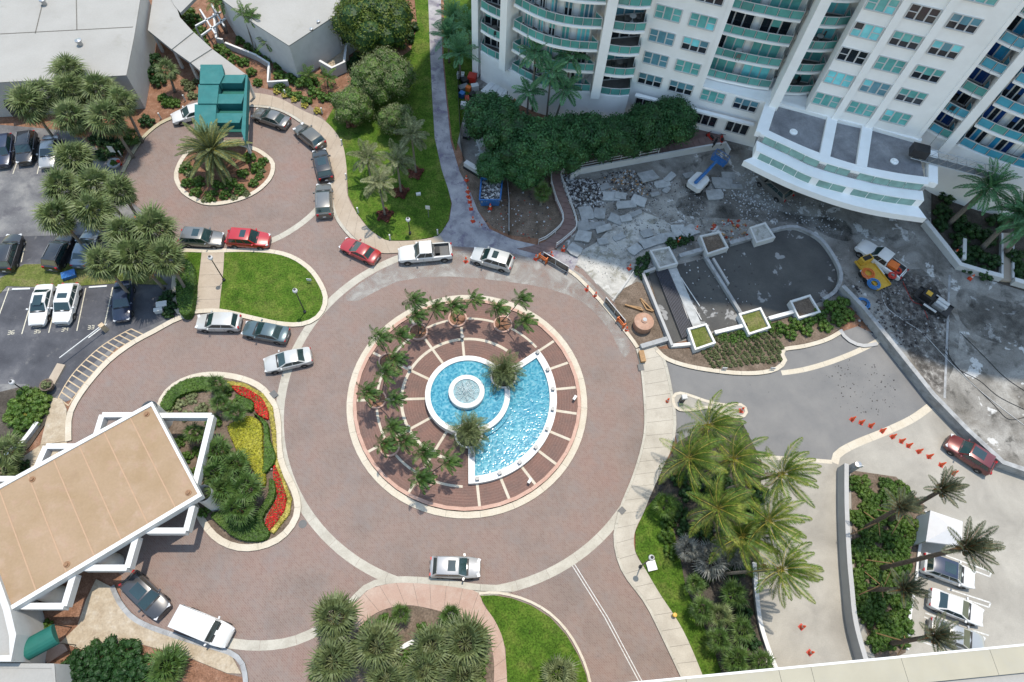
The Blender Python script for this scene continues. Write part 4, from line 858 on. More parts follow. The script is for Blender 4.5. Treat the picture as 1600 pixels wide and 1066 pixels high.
for p in ((229, 647), (50, 749), (294, 770), (104, 882)):
    q = G(*p, ZP); MB().lathe((q.x, q.y, ZP - 0.06), [(0.26, 0), (0.26, 0.06), (0.15, 0.07), (0.15, 0.2), (0, 0.2)], 14).build('roof_drain', 'brown_fixture', pc, True)
ZB = 3.9
ZN = [0]
def zig(pts):
    ZN[0] += 1; q = GP(pts, ZB); MB().strip(offset(q, 0.24), offset(q, -0.24), ZB - 0.85 - 0.004 * ZN[0], ZB - 0.004 * ZN[0]).build('frame_beam', 'white_paint', pc, True, fixn=True)
for t in ([(245, 649), (330, 649), (304, 756)], [(215, 648), (159, 648), (146, 690)], [(122, 697), (71, 697), (52, 740)], [(28, 748), (-20, 748)],
          [(228, 829), (290, 829), (300, 790)], [(130, 887), (198, 887), (212, 838)], [(32, 947), (99, 947), (114, 897)]):
    zig(t[:2]); (zig(t[1:]) if len(t) > 2 else None)
for p in ((318, 772), (235, 640), (150, 868), (60, 922), (60, 745), (150, 690)):
    q = G(*p, 3.4); MB().lathe((q.x, q.y, 0), [(0.75, 0), (0.75, 3.7)], 24).build('column', 'white_paint', pc, True, smooth=True)
area('entrance_walk', [(134, 938), (150, 905), (180, 920), (192, 945), (220, 973), (279, 997), (329, 1012), (362, 1025), (377, 1053), (355, 1052), (291, 1026), (203, 1002), (132, 1017), (95, 1003), (121, 978)], 0.12, 'stone_walk', 0, 0.0)
area('entrance_walk', [(62, 696), (104, 690), (112, 760), (60, 860), (20, 940), (-60, 940), (-60, 780)], 0.10, 'stone_walk', 0, 0.0)
kerb('kerb', [(176, 916), (190, 945), (218, 972), (279, 995), (329, 1010), (364, 1022), (381, 1042), (386, 1085)], 0.4, 'weathered_wall', 0.15, 2.5)
area('planting_soil', [(90, 1020), (132, 1018), (203, 1003), (291, 1027), (355, 1053), (384, 1060), (386, 1095), (80, 1095)], 0.08, 'mulch', 0, 0.0)
lb = thing('lobby_block', 'white lobby building at the bottom left corner below the canopy', 'building', (*G(10, 990), 0))
block(lb, [(-60, 860), (-2, 890), (20, 950), (30, 992), (22, 1034), (-60, 1034)], 4.3, lip=0.4, roofm='roof_white', lipw=0.5)
block(lb, [(-60, 1036), (86, 1037), (90, 1095), (-60, 1095)], 3.2, lip=0.1)
a, b = G(62, 1010, 2.8), G(88, 988, 2.8)
ga = thing('barrel_awning', 'dark green barrel awning over the lobby door at bottom left', 'awning', (*G(62, 1005), 0))
g0, g1 = G(38, 1016, 2.9), G(86, 990, 2.9); u = (g1 - g0).normalized(); w = V2(-u.y, u.x); mb = MB(); n = 10; vs = []
for p in (g0, g1):
    for k in range(n + 1):
        t = pi * k / n; vs.append((p.x + w.x * 0.85 * cos(t), p.y + w.y * 0.85 * cos(t), 2.6 + 0.75 * sin(t)))
mb.add(vs, [(k, k + 1, n + 2 + k, n + 1 + k) for k in range(n)] + [tuple(range(n + 1)), tuple(range(n + 1, 2 * n + 2))])
mb.build('canvas', 'green_canvas', ga, True, fixn=True)
for p in (g1 + w * 0.8, g1 - w * 0.8): MB().tube([(p.x, p.y, 0), (p.x, p.y, 2.6)], 0.04, 6).build('post', 'dark_metal', ga, True)
area('lobby_step', [(64, 1022), (96, 1002), (106, 1016), (74, 1037)], 0.14, 'salmon_walk', 0, 0.0)
# low walls
lowwall('garden_wall', [(12, 714), (40, 692), (63, 662)], 0.5, 0.3, 'white_stucco', 'low curved white planter wall at the far left', 'wall', sm=4)
lowwall('ramp_wall', [(1311, 732), (1311, 796), (1314, 870), (1318, 920), (1324, 975), (1340, 1035), (1352, 1070)], 1.5, 0.35, 'grey_wall', 'tall grey curved wall along the concrete garage ramp', 'wall', sm=4)
lowwall('ramp_kerb', [(1176, 880), (1180, 930), (1186, 975), (1200, 1020), (1216, 1060)], 0.4, 0.3, 'white_stucco', 'low white kerb wall on the palm side of the ramp', 'wall', sm=4)
lowwall('site_wall', [(1309, 455), (1340, 487), (1376, 532), (1448, 623), (1500, 677), (1555, 728), (1605, 745), (1680, 765)], 1.15, 0.42, 'weathered_wall', 'long grey parapet wall running diagonally between site and asphalt drive', 'wall')
lowwall('planter_wall', [(586, 1062), (612, 1026), (640, 1006), (662, 1000), (682, 996), (705, 1004)], 0.45, 0.3, 'white_paint', 'curved white planter wall among the fan palms at the bottom', 'wall', sm=4)
# parapet of the building the photograph is taken from
ow = thing('own_parapet', 'cream concrete parapet coping crossing the bottom right corner', 'parapet', (15, 0, 0))
ZW = 30.0
e0, e1 = G(930, 1071, ZW), G(1700, 996, ZW); u = (e1 - e0).normalized(); nrm = V2(u.y, -u.x); nrm = nrm if nrm.y < 0 else -nrm
f = lambda t, d: e0 + u * t + nrm * d
Lw = (e1 - e0).length
MB().prism([f(0, 0.12), f(Lw, 0.12), f(Lw, 14), f(0, 14)], 0, ZW - 0.5).build('wall', 'white_stucco', ow, True, fixn=True)
cuts = [0, 4.1, 8.4, 9.9, 14.2, 18.5, Lw]
for a, b in zip(cuts, cuts[1:]):
    MB().prism([f(a + 0.008, 0.1), f(b - 0.008, 0.1), f(b - 0.008, 1.18), f(a + 0.008, 1.18)], ZW - 0.55, ZW).build('coping', 'parapet', ow, True, fixn=True)
MB().prism([f(0, 0), f(Lw, 0), f(Lw, 0.1), f(0, 0.1)], ZW - 0.6, ZW + 0.03).build('drip_edge', 'white_paint', ow, True, fixn=True)
MB().prism([f(0, 1.2), f(Lw, 1.2), f(Lw, 14), f(0, 14)], ZW - 0.7, ZW - 0.25).build('roof', 'roof_white', ow, True, fixn=True)
# ================================================================== vehicles
def paint(name, col, metal=0.0, rough=0.32):
    if name not in M: plain(name, col, rough, 0.03, 1.5, metal=metal, spec=0.5, coat=0.8)
    return name
for nm, c, mt in (('paint_white', (0.78, 0.78, 0.77), 0), ('paint_silver', (0.48, 0.48, 0.48), 0.35), ('paint_pearl', (0.60, 0.60, 0.58), 0.1), ('paint_grey', (0.14, 0.14, 0.135), 0.4), ('paint_dark', (0.045, 0.045, 0.047), 0.3),
                  ('paint_black', (0.012, 0.012, 0.014), 0.0), ('paint_navy', (0.010, 0.016, 0.04), 0.1), ('paint_red', (0.50, 0.010, 0.014), 0), ('paint_red2', (0.42, 0.02, 0.02), 0), ('paint_bluegrey', (0.22, 0.27, 0.33), 0.4),
                  ('paint_teal', (0.075, 0.11, 0.12), 0.4), ('paint_maroon', (0.17, 0.02, 0.022), 0.2), ('paint_bronze', (0.11, 0.105, 0.09), 0.4)): paint(nm, c, mt)
plain('lamp_clear', (0.75, 0.76, 0.78), 0.12, 0.05, 5); plain('lamp_red', (0.45, 0.01, 0.01), 0.2, 0.1, 5); plain('plastic_grey', (0.09, 0.09, 0.09), 0.6, 0.1, 5)
SPEC = {  # length, width, height, belt, windshield base/top, roof end, rear glass base, deck/hood heights, roof narrowing
    'sedan': (4.75, 1.84, 1.45, 0.97, 0.95, 0.10, -1.05, -1.80, 1.02, 0.93), 'coupe': (4.55, 1.84, 1.36, 0.93, 0.80, -0.05, -0.95, -1.70, 0.98, 0.90),
    'suv': (4.65, 1.90, 1.70, 1.06, 1.05, 0.35, -1.75, -2.15, 1.08, 1.03), 'hatch': (4.45, 1.84, 1.60, 1.02, 1.05, 0.30, -1.55, -2.02, 1.05, 0.98), 'minivan': (5.1, 2.0, 1.76, 1.05, 1.55, 0.70, -2.05, -2.42, 1.05, 0.98),
    'boxsuv': (4.95, 2.0, 1.92, 1.16, 1.25, 0.95, -2.38, -2.44, 1.18, 1.14), 'pickup': (5.9, 2.02, 1.92, 1.14, 1.15, 0.55, -0.75, -0.90, 1.14, 1.16)}
def vehicle(kind, front, rear, col, label, name, cat, group, roof=None, sunroof=False, rack=False, zc=0.6, z0=0.006, cargo=None, hood=None):
    Ln, W, H, belt, wb, wt, rt, rb, deck, hd = SPEC[kind]
    a, b = G(*front, zc), G(*rear, zc); c = (a + b) / 2; d = a - b
    o = thing(name, label, cat, (c.x, c.y, z0), atan2(d.y, d.x), group)
    hw = W / 2; zl = 0.26 if kind not in ('pickup', 'boxsuv') else 0.38; h = Ln / 2
    nose = 0.62 if kind in ('sedan', 'coupe') else 0.78
    st = [(-h, 0.74 * hw, deck - 0.34), (-h + 0.06, 0.90 * hw, deck - 0.08), (-h + 0.3, 0.97 * hw, deck), (rb, hw, deck), (-0.4, hw, belt), (wb, hw, belt), (wb + 0.12, hw, hd + 0.02), (h - 0.75, 0.97 * hw, hd - 0.05), (h - 0.28, 0.90 * hw, hd - 0.14), (h - 0.08, 0.80 * hw, nose + 0.06), (h, 0.66 * hw, nose - 0.1)]
    st = sorted(st, key=lambda s: s[0])
    mb = MB(); vs = []; K = 6
    for x, w, zt in st:
        half = [(w * 0.86, zl), (w, zl + 0.16), (w, zt - 0.2), (w * 0.975, zt - 0.06), (w * 0.84, zt), (0, zt + 0.035)]
        ring = [(x, -y, z) for y, z in half] + [(x, y, z) for y, z in half[-2::-1]]
        vs += ring
    R_ = 2 * K - 1; fs = []
    for i in range(len(st) - 1):
        for k in range(R_ - 1): fs.append((i * R_ + k, (i + 1) * R_ + k, (i + 1) * R_ + k + 1, i * R_ + k + 1))
        fs.append((i * R_ + R_ - 1, (i + 1) * R_ + R_ - 1, (i + 1) * R_, i * R_))
    fs += [tuple(range(R_))[::-1], tuple(range((len(st) - 1) * R_, len(st) * R_))]
    if kind == 'pickup':      # open the bed: drop the deck faces behind the cab
        keep = []
        for f in fs:
            cx = sum(vs[i][0] for i in f) / len(f); cy = max(abs(vs[i][1]) for i in f); mz = min(vs[i][2] for i in f)
            if len(f) == 4 and cx < rb - 0.05 and cx > -h + 0.2 and mz > deck - 0.02 and cy < hw * 0.9: continue
            keep.append(f)
        fs = keep
    mb.add(vs, fs); mb.build('body', col, o, smooth=True, sharp=32, fixn=(kind != 'pickup'))
    if kind == 'pickup':
        bx0, bx1, bw, bz = -h + 0.16, rb - 0.1, hw * 0.80, 0.72
        bd = MB(); bd.box(((bx0 + bx1) / 2, 0, bz), (bx1 - bx0, 2 * bw, 0.04))
        for y in (-bw, bw): bd.box(((bx0 + bx1) / 2, y, (bz + deck) / 2), (bx1 - bx0, 0.05, deck - bz))
        for x in (bx0, bx1): bd.box((x, 0, (bz + deck) / 2), (0.05, 2 * bw, deck - bz))
        bd.build('cargo_bed', 'plastic_grey', o)
        if cargo is None: MB().box((bx1 - 0.35, 0, bz + 0.25), (0.5, 0.9, 0.36)).build('spare_box', 'black', o)
    if kind in ('pickup',): rb_ = rb
    # cabin
    bwid, twid = hw * 0.93, hw * (0.92 if kind == 'boxsuv' else (0.76 if kind in ('sedan', 'coupe') else 0.80)); zb, zr = min(belt, deck) - 0.04, H - 0.06
    base = [(wb, -bwid, belt - 0.02), (wb, bwid, belt - 0.02), (rb, bwid, zb), (rb, -bwid, zb)]; top = [(wt, -twid, zr), (wt, twid, zr), (rt, twid, zr), (rt, -twid, zr)]
    inn = [(wt - 0.16, -twid * 0.82, H), (wt - 0.16, twid * 0.82, H), (rt + 0.16, twid * 0.82, H), (rt + 0.16, -twid * 0.82, H)]
    cb = MB(); cb.add(base + top, [(0, 1, 5, 4), (1, 2, 6, 5), (2, 3, 7, 6), (3, 0, 4, 7)])
    cb.build('cabin', col, o, smooth=False, fixn=False)
    rf = MB(); rf.add(top + inn, [(0, 1, 5, 4), (1, 2, 6, 5), (2, 3, 7, 6), (3, 0, 4, 7), (4, 5, 6, 7)]); rf.build('roof', roof or col, o, smooth=True, sharp=50, fixn=True)
    def pane(nm, q, u0, u1, v0, v1, m='car_glass', off=0.012):
        q = [Vector(p) for p in q]
        def B(u, v): return (q[0].lerp(q[1], u)).lerp(q[3].lerp(q[2], u), v)
        n = (q[1] - q[0]).cross(q[3] - q[0]).normalized(); ctr = sum(q, Vector()) / 4
        if n.dot(ctr - Vector((ctr.x * 0.4, 0, belt * 0.6))) < 0: n = -n
        m_ = MB(); pts = [B(u0, v0), B(u1, v0), B(u1, v1), B(u0, v1)]
        m_.add([p + n * off for p in pts] + [p - n * 0.004 for p in pts], [(0, 1, 2, 3), (0, 4, 5, 1), (1, 5, 6, 2), (2, 6, 7, 3), (3, 7, 4, 0)]); m_.build(nm, m, o, fixn=True)
    pane('windshield', [base[0], base[1], top[1], top[0]], 0.05, 0.95, 0.04, 0.93)
    pane('rear_window', [base[2], base[3], top[3], top[2]], 0.07, 0.93, 0.18, 0.90)
    nspl = {'pickup': 2, 'coupe': 2}.get(kind, 3 if kind in ('suv', 'minivan', 'boxsuv') else 2)
    for q in ([base[1], base[2], top[2], top[1]], [base[0], base[3], top[3], top[0]]):
        for i in range(nspl): pane('side_window', q, 0.06 + 0.90 * i / nspl, 0.06 + 0.90 * (i + 1) / nspl - 0.03, 0.14, 0.88)
    if sunroof: MB().box(((wt + rt) / 2 + 0.35, 0, H + 0.003), (0.85 if sunroof is True else sunroof, twid * 1.25, 0.012)).build('sunroof', 'car_glass', o)
    if rack:
        for y in (-1, 1): MB().box(((wt + rt) / 2, y * twid * 0.86, H + 0.02), ((wt - rt) * 0.8, 0.05, 0.06)).build('roof_rail', 'grey_metal', o)
    MB().box((wb + 0.05, 0, belt + 0.012), (0.16, bwid * 1.7, 0.03)).build('cowl', 'black', o)
    for s in (-1, 1):
        for x in (0.25, -0.75): MB().box((x, s * (hw + 0.001), (belt + zl) / 2 + 0.05), (0.018, 0.006, belt - zl - 0.3)).build('door_seam', 'black', o)
    wr = 0.34 if kind not in ('pickup', 'boxsuv') else 0.40
    for x in (h - 0.92, -h + 0.95):
        for s in (-1, 1):
            ty = MB(); y = s * (hw - 0.10); n = 18; vs = []
            for yy, rr in ((-0.11, wr * 0.62), (-0.11, wr * 0.93), (-0.07, wr), (0.07, wr), (0.11, wr * 0.93), (0.11, wr * 0.62)):
                for k in range(n): vs.append((x + rr * cos(2 * pi * k / n), y + yy, wr + rr * sin(2 * pi * k / n)))
            ty.add(vs, [(i * n + k, i * n + (k + 1) % n, (i + 1) * n + (k + 1) % n, (i + 1) * n + k) for i in range(5) for k in range(n)])
            t = ty.build('wheel', 'rubber', o, smooth=True, sharp=40)
            rm = MB(); yo = y + s * 0.085; rm.add([(x + wr * 0.63 * cos(2 * pi * k / 12), yo, wr + wr * 0.63 * sin(2 * pi * k / 12)) for k in range(12)] + [(x, yo + s * 0.03, wr)], [(k, (k + 1) % 12, 12) for k in range(12)]); rm.build('rim', 'steel', t)
            ar = MB(); yo = s * (hw + 0.004); ar.add([(x + wr * 1.14 * cos(pi * k / 12), yo, wr + wr * 1.14 * sin(pi * k / 12)) for k in range(13)], [tuple(range(13))]); ar.build('wheel_arch', 'black', o)
    for s in (-1, 1):
        MB().box((h - 0.17, s * hw * 0.66, nose + 0.02), (0.26, 0.34, 0.12), s * -0.35).build('headlight', 'lamp_clear', o)
        MB().box((-h + 0.07, s * hw * 0.72, deck - 0.17), (0.14, 0.26, 0.14 if kind in ('sedan', 'coupe') else 0.26), s * 0.3).build('tail_light', 'lamp_red', o)
        MB().box((wb - 0.28, s * (hw + 0.10), belt + 0.06), (0.14, 0.22, 0.14), s * 0.2).build('mirror', col, o)
    MB().box((h - 0.03, 0, 0.48), (0.08, W * 0.55, 0.2)).build('bumper', 'plastic_grey', o); MB().box((-h + 0.02, 0, 0.42), (0.08, W * 0.62, 0.18)).build('bumper', 'plastic_grey', o)
    MB().box((h + 0.012, 0, 0.5), (0.02, 0.4, 0.1)).build('grille', 'black', o); MB().box((-h - 0.025, 0, 0.62), (0.012, 0.34, 0.14)).build('number_plate', 'lamp_clear', o)
    return o
PK, DR, LT = 'cars parked in the west lot', 'cars standing along the drive', 'cars parked in the south-east lot'
CARS = [
 ('suv', (3, 262), (10, 212), 'paint_navy', 'dark blue SUV cut by the left picture edge in the upper lot', PK, dict()),
 ('suv', (38, 259), (46, 206), 'paint_black', 'black SUV with roof rails in the middle of the upper lot row', PK, dict(rack=True)),
 ('sedan', (73, 262), (82, 214), 'paint_silver', 'silver sedan next to the fan palms in the upper lot row', PK, dict()),
 ('suv', (26, 363), (5, 429), 'paint_black', 'black SUV at the left edge parked nose to the upper lane', PK, dict(rack=True)),
 ('suv', (107, 367), (80, 421), 'paint_black', 'black SUV backed against the grass strip between two bays', PK, dict(rack=True)),
 ('sedan', (143, 366), (125, 412), 'paint_bluegrey', 'blue grey sedan half under the fan palms beside the grass strip', PK, dict()),
 ('sedan', (58, 506), (72, 449), 'paint_white', 'white sedan with long black glass roof, left of the white pair', PK, dict(sunroof=1.2)),
 ('suv', (97, 503), (112, 448), 'paint_white', 'white SUV with small sunroof, right of the white pair', PK, dict(sunroof=0.6)),
 ('sedan', (190, 502), (195, 441), 'paint_navy', 'navy blue sedan parked under the fan palms by the hatched bay', PK, dict()),
 ('sedan', (277, 184), (322, 172), 'paint_white', 'white sedan half hidden under the teal awning', DR, dict()),
 ('sedan', (397, 176), (450, 194), 'paint_grey', 'grey sedan at the top of the drop-off loop right of the awning', DR, dict()),
 ('hatch', (466, 199), (502, 229), 'paint_bronze', 'dark grey hatchback second in the line along the drop-off kerb', DR, dict()),
 ('suv', (499, 237), (510, 281), 'paint_black', 'black crossover third in the line along the drop-off kerb', DR, dict(sunroof=1.1)),
 ('suv', (506, 289), (507, 339), 'paint_bronze', 'grey SUV with pale roof last in the line at the drop-off kerb', DR, dict(rack=True, roof='paint_grey')),
 ('suv', (348, 375), (284, 371), 'paint_grey', 'grey SUV behind the red SUV at the lawn kerb', DR, dict(sunroof=0.7)),
 ('suv', (427, 377), (350, 372), 'paint_red', 'red SUV with small sunroof at the lawn kerb', DR, dict(sunroof=0.6, roof='paint_red')),
 ('coupe', (533, 378), (592, 406), 'paint_red2', 'bright red coupe turning beside the tan pavement', DR, dict()),
 ('pickup', (624, 400), (705, 393), 'paint_white', 'white extended cab pickup with open dark bed by the lawn', DR, dict()),
 ('suv', (739, 397), (799, 414), 'paint_pearl', 'pale silver SUV with sunroof right of the white pickup', DR, dict(sunroof=0.6)),
 ('hatch', (308, 504), (376, 505), 'paint_pearl', 'white crossover in front of the lawn at the west drive', DR, dict()),
 ('sedan', (379, 512), (452, 526), 'paint_teal', 'dark teal sedan behind the white crossover', DR, dict()),
 ('sedan', (416, 571), (484, 556), 'paint_pearl', 'pearl white sedan crossing the concrete ring on the west side', DR, dict()),
 ('hatch', (751, 888), (672, 886), 'paint_silver', 'silver crossover with sunroof driving at the bottom of the roundabout', DR, dict(sunroof=0.7)),
 ('suv', (262, 963), (196, 899), 'paint_dark', 'dark grey SUV with glass roof beside the peach canopy', DR, dict(sunroof=1.2)),
 ('boxsuv', (364, 999), (276, 962), 'paint_white', 'boxy white van-like SUV with plain roof at the bottom left kerb', DR, dict()),
 ('suv', (1480, 688), (1549, 733), 'paint_maroon', 'maroon SUV parked against the diagonal grey wall', LT, dict(sunroof=1.2)),
 ('suv', (1517, 906), (1444, 880), 'paint_white', 'white SUV with dark blue roof below the white tent', LT, dict(roof='paint_navy', sunroof=1.0)),
 ('sedan', (1538, 967), (1449, 932), 'paint_white', 'white sedan in the middle of the south-east lot', LT, dict()),
 ('sedan', (1537, 1010), (1453, 980), 'paint_silver', 'silver sedan under the leaning palm at the parapet', LT, dict()),
 ('pickup', (1339, 381), (1412, 433), 'paint_white', 'white crew pickup loaded with orange gear on the building site', 'site vehicles', dict(cargo=True)),
 ('suv', (1196, 281), (1223, 305), 'paint_grey', 'grey SUV with red tail parked under the tower canopy', 'site vehicles', dict()),
]
NM = {'pickup': ('pickup_truck', 'pickup'), 'boxsuv': ('parked_van', 'van')}
for k, fr, re_, col, lab, grp, kw in CARS:
    nm, cat = NM.get(k, ('parked_car', 'car')); vehicle(k, fr, re_, col, lab, nm, cat, grp, **kw)
# ================================================================== plants
RND = random.Random(11)
WIND = Vector((0.96, -0.18, 0))
def mesh_of(mb, name, mats, smooth=False):
    me = bpy.data.meshes.new(name); me.from_pydata([tuple(v) for v in mb.v], [], mb.f)
    for m in mats: me.materials.append(M[m])
    if len(mats) > 1: me.polygons.foreach_set('material_index', mb.m)
    if smooth: me.polygons.foreach_set('use_smooth', [True] * len(mb.f))
    me.update(); return me
def feather(L, az, el, grav, wind, n, leaf, width, rnd, up=0.0):
    """one feather frond: arched rachis with leaflets on both sides"""
    d = Vector((cos(az) * cos(el), sin(az) * cos(el), sin(el))); p = Vector((0, 0, 0)); pts = [p.copy()]; N = 9; ds = L / N
    for i in range(N):
        s = (i + 1) / N
        d = (d + (Vector((0, 0, -1)) * grav * s + WIND * wind * s * 1.2) * (1.6 / N)).normalized(); p = p + d * ds; pts.append(p.copy())
    mb = MB(); mb.tube(pts, [0.035 * L / 3 * (1 - 0.85 * i / N) for i in range(N + 1)], 3, 1, caps=False)
    def at(s):
        x = s * N; i = min(int(x), N - 1); return pts[i].lerp(pts[i + 1], x - i), (pts[i + 1] - pts[i]).normalized()
    for k in range(n):
        s = 0.12 + 0.88 * (k + 0.5) / n; q, t = at(min(s, 0.999)); side = t.cross(Vector((0, 0, 1)))
        side = side.normalized() if side.length > 1e-3 else Vector((1, 0, 0)); nrm = side.cross(t)
        ll = leaf * (sin(pi * min(1, 0.18 + 0.82 * s)) ** 0.6) * rnd.uniform(0.85, 1.1)
        for sg in (-1, 1):
            dr = (side * sg * 0.85 + t * 0.62 + nrm * (0.25 + up) + Vector((0, 0, -1)) * rnd.uniform(0.05, 0.35) + WIND * wind * 0.6).normalized()
            w = (t - dr * t.dot(dr)).normalized() * width
            m = q + dr * ll * 0.45; e = q + dr * ll + Vector((0, 0, -0.18 * ll)) + WIND * wind * 0.12 * ll
            mb.add([q, m + w, e, m - w], [(0, 1, 2, 3)], 0)
    return mb
def fan(rnd, nb=17, pet=0.50, rad=0.60):
    """one fan leaf of unit reach along +x: petiole and folded blades"""
    mb = MB(); c = Vector((pet, 0, -0.10)); mb.tube([(0, 0, 0), (pet * 0.55, 0, 0.02), c], [0.022, 0.016, 0.012], 3, 1, caps=False)
    for k in range(nb):
        a = radians(-115 + 230 * k / (nb - 1)) + rnd.uniform(-0.06, 0.06); r = rad * (0.72 + 0.28 * cos(a * 0.6)) * rnd.uniform(0.85, 1.1)
        d = Vector((cos(a), sin(a), 0)); s = Vector((-sin(a), cos(a), 0)) * 0.036
        m = c + d * r * 0.5 + Vector((0, 0, 0.02 + rnd.uniform(-0.03, 0.03))); e = c + d * r + Vector((0, 0, -0.20 * abs(rnd.gauss(1, 0.35))))
        mb.add([c, m + s, e, m - s], [(0, 1, 2, 3)], 0)
    return mb
FANS = {}
for mt, trunk in (('leaf_fan', 'leaf_olive'), ('leaf_fan_green', 'leaf_shrub'), ('leaf_island', 'leaf_olive'), ('leaf_silver', 'leaf_silver'), ('leaf_shrub', 'leaf_shrub'), ('leaf_olive', 'leaf_olive'), ('leaf_dry', 'leaf_dry')):
    FANS[mt] = [mesh_of(fan(RND), 'fan_leaf_mesh', [mt, trunk]) for _ in range(5)]
def trunk_of(root, base, top, r0, r1, mat, bend=None, name='trunk', flare=1.25):
    o = root.location; a = Vector(base) - o; b = Vector(top) - o; pts = []; rs = []; N = 7
    for i in range(N + 1):
        t = i / N; p = a.lerp(b, t)
        if bend is not None: p += bend * sin(pi * t)
        pts.append(p); rs.append((r0 + (r1 - r0) * t) * (flare if i == 0 else 1))
    return MB().tube(pts, rs, 8, 0).build(name, mat, root, smooth=True)
def fan_palm(px, z, r, label, group, leaf='leaf_fan', n=42, base=None, tr=0.17, name='fan_palm', lean=0.35, low=-45):
    r *= RND.uniform(0.86, 1.14); n = int(n * RND.uniform(0.8, 1.15)); tx, ty = RND.uniform(-0.16, 0.16), RND.uniform(-0.16, 0.16)
    c = G(*px, z); b = Vector((c.x + RND.uniform(-lean, lean), c.y + RND.uniform(-lean, lean))) if base is None else G(*base)
    root = thing(name, label, 'palm', (b.x, b.y, 0), group=group); top = Vector((c.x, c.y, z))
    trunk_of(root, (b.x, b.y, 0), top - Vector((0, 0, 0.5 * r)), tr, tr * 0.85, 'palm_trunk')
    for i in range(n):
        t = (i + 0.5) / n; el = radians(80 - (80 - low) * t ** 0.8) + RND.uniform(-0.12, 0.12); az = i * 2.39996 + RND.uniform(-0.25, 0.25)
        obj('leaf', RND.choice(FANS[leaf]), root, top - root.location + Vector((0, 0, -0.15 * r * t)), (RND.uniform(-0.5, 0.5), -el + tx * cos(az) + ty * sin(az), az), r * RND.uniform(0.78, 1.08) * (0.8 + 0.2 * sin(pi * min(1, t + 0.25))))
    for i in range(RND.randrange(2, 6) if tr > 0.13 else 0): obj('dead_leaf', RND.choice(FANS['leaf_dry']), root, top - root.location - Vector((0, 0, 0.3 * r)), (0, RND.uniform(0.5, 1.1), RND.uniform(0, 6.28)), r * 0.75)
    return root
# feather crowns: lists of frond meshes with their own bearing baked in
def crown_set(n, L, el_hi, el_lo, grav, wind, leaf, width, mats, seed, nl=24, up=0.0):
    r = random.Random(seed); out = []
    for i in range(n):
        t = (i + 0.5) / n; el = radians(el_hi - (el_hi - el_lo) * t) + r.uniform(-0.1, 0.1); az = i * 2.39996 + r.uniform(-0.2, 0.2)
        out.append(mesh_of(feather(L * r.uniform(0.85, 1.08), az, el, grav, wind, nl, leaf, width, r, up), 'frond_mesh', mats))
    return out
CROWNS = {
 'coconut': [crown_set(21, 3.6, 80, -45, 0.7, 0.95, 0.72, 0.027, ['leaf_coconut', 'leaf_yellow'], s, 40) for s in (1, 2, 3)],
 'island': [crown_set(18, 1.55, 80, -10, 0.7, 1.7, 0.46, 0.027, ['leaf_small', 'leaf_small'], s, 18) for s in (4, 5, 6)],
 'bowl': [crown_set(44, 1.9, 85, -20, 0.75, 0.35, 0.40, 0.030, ['leaf_island', 'leaf_island'], s, 16) for s in (7, 8)],
 'date': [crown_set(52, 3.9, 84, -40, 0.75, 0.0, 0.52, 0.042, ['leaf_date', 'leaf_yellow'], s, 44, 0.0) for s in (9,)],
 'sitedate': [crown_set(34, 3.3, 80, -25, 0.8, 0.05, 0.60, 0.050, ['leaf_shade', 'leaf_shade'], s, 30, 0.3) for s in (10, 11)],
 'queen': [crown_set(15, 2.6, 75, -30, 1.1, 0.25, 0.66, 0.050, ['leaf_queen', 'leaf_queen'], s, 26) for s in (12, 13)],
 'tower': [crown_set(13, 2.5, 70, -35, 1.0, 0.15, 0.66, 0.055, ['leaf_shade', 'leaf_shade'], s, 24) for s in (14, 15)],
 'areca': [crown_set(26, 3.0, 85, 10, 1.0, 0.1, 0.60, 0.045, ['leaf_shade', 'leaf_shade'], s, 24) for s in (16,)],
 'garden': [crown_set(12, 1.7, 70, -20, 1.0, 0.2, 0.45, 0.035, ['leaf_shrub', 'leaf_shrub'], s, 18) for s in (17, 18)],
 'upright': [crown_set(26, 2.6, 88, 28, 0.35, 0.22, 0.46, 0.036, ['leaf_pine', 'leaf_dry'], s, 28) for s in (19, 20)],
}
def feather_palm(kind, px, z, label, group, base=None, v=0, s=1.0, tr=0.13, mat='palm_trunk', name='feather_palm', rot=None, bend=None, bz=0.0, flare=1.3):
    c = G(*px, z); b = c if base is None else (base if isinstance(base, Vector) else G(*base))
    root = thing(name, label, 'palm', (b.x, b.y, bz), group=group); top = Vector((c.x, c.y, z))
    trunk_of(root, (b.x, b.y, bz), top, tr, tr * 0.75, mat, bend, flare=flare)
    for me in CROWNS[kind][v % len(CROWNS[kind])]:
        obj('frond', me, root, top - root.location, (0, 0, RND.uniform(-0.15, 0.15) if rot is None else rot), s * RND.uniform(0.93, 1.05))
    return root
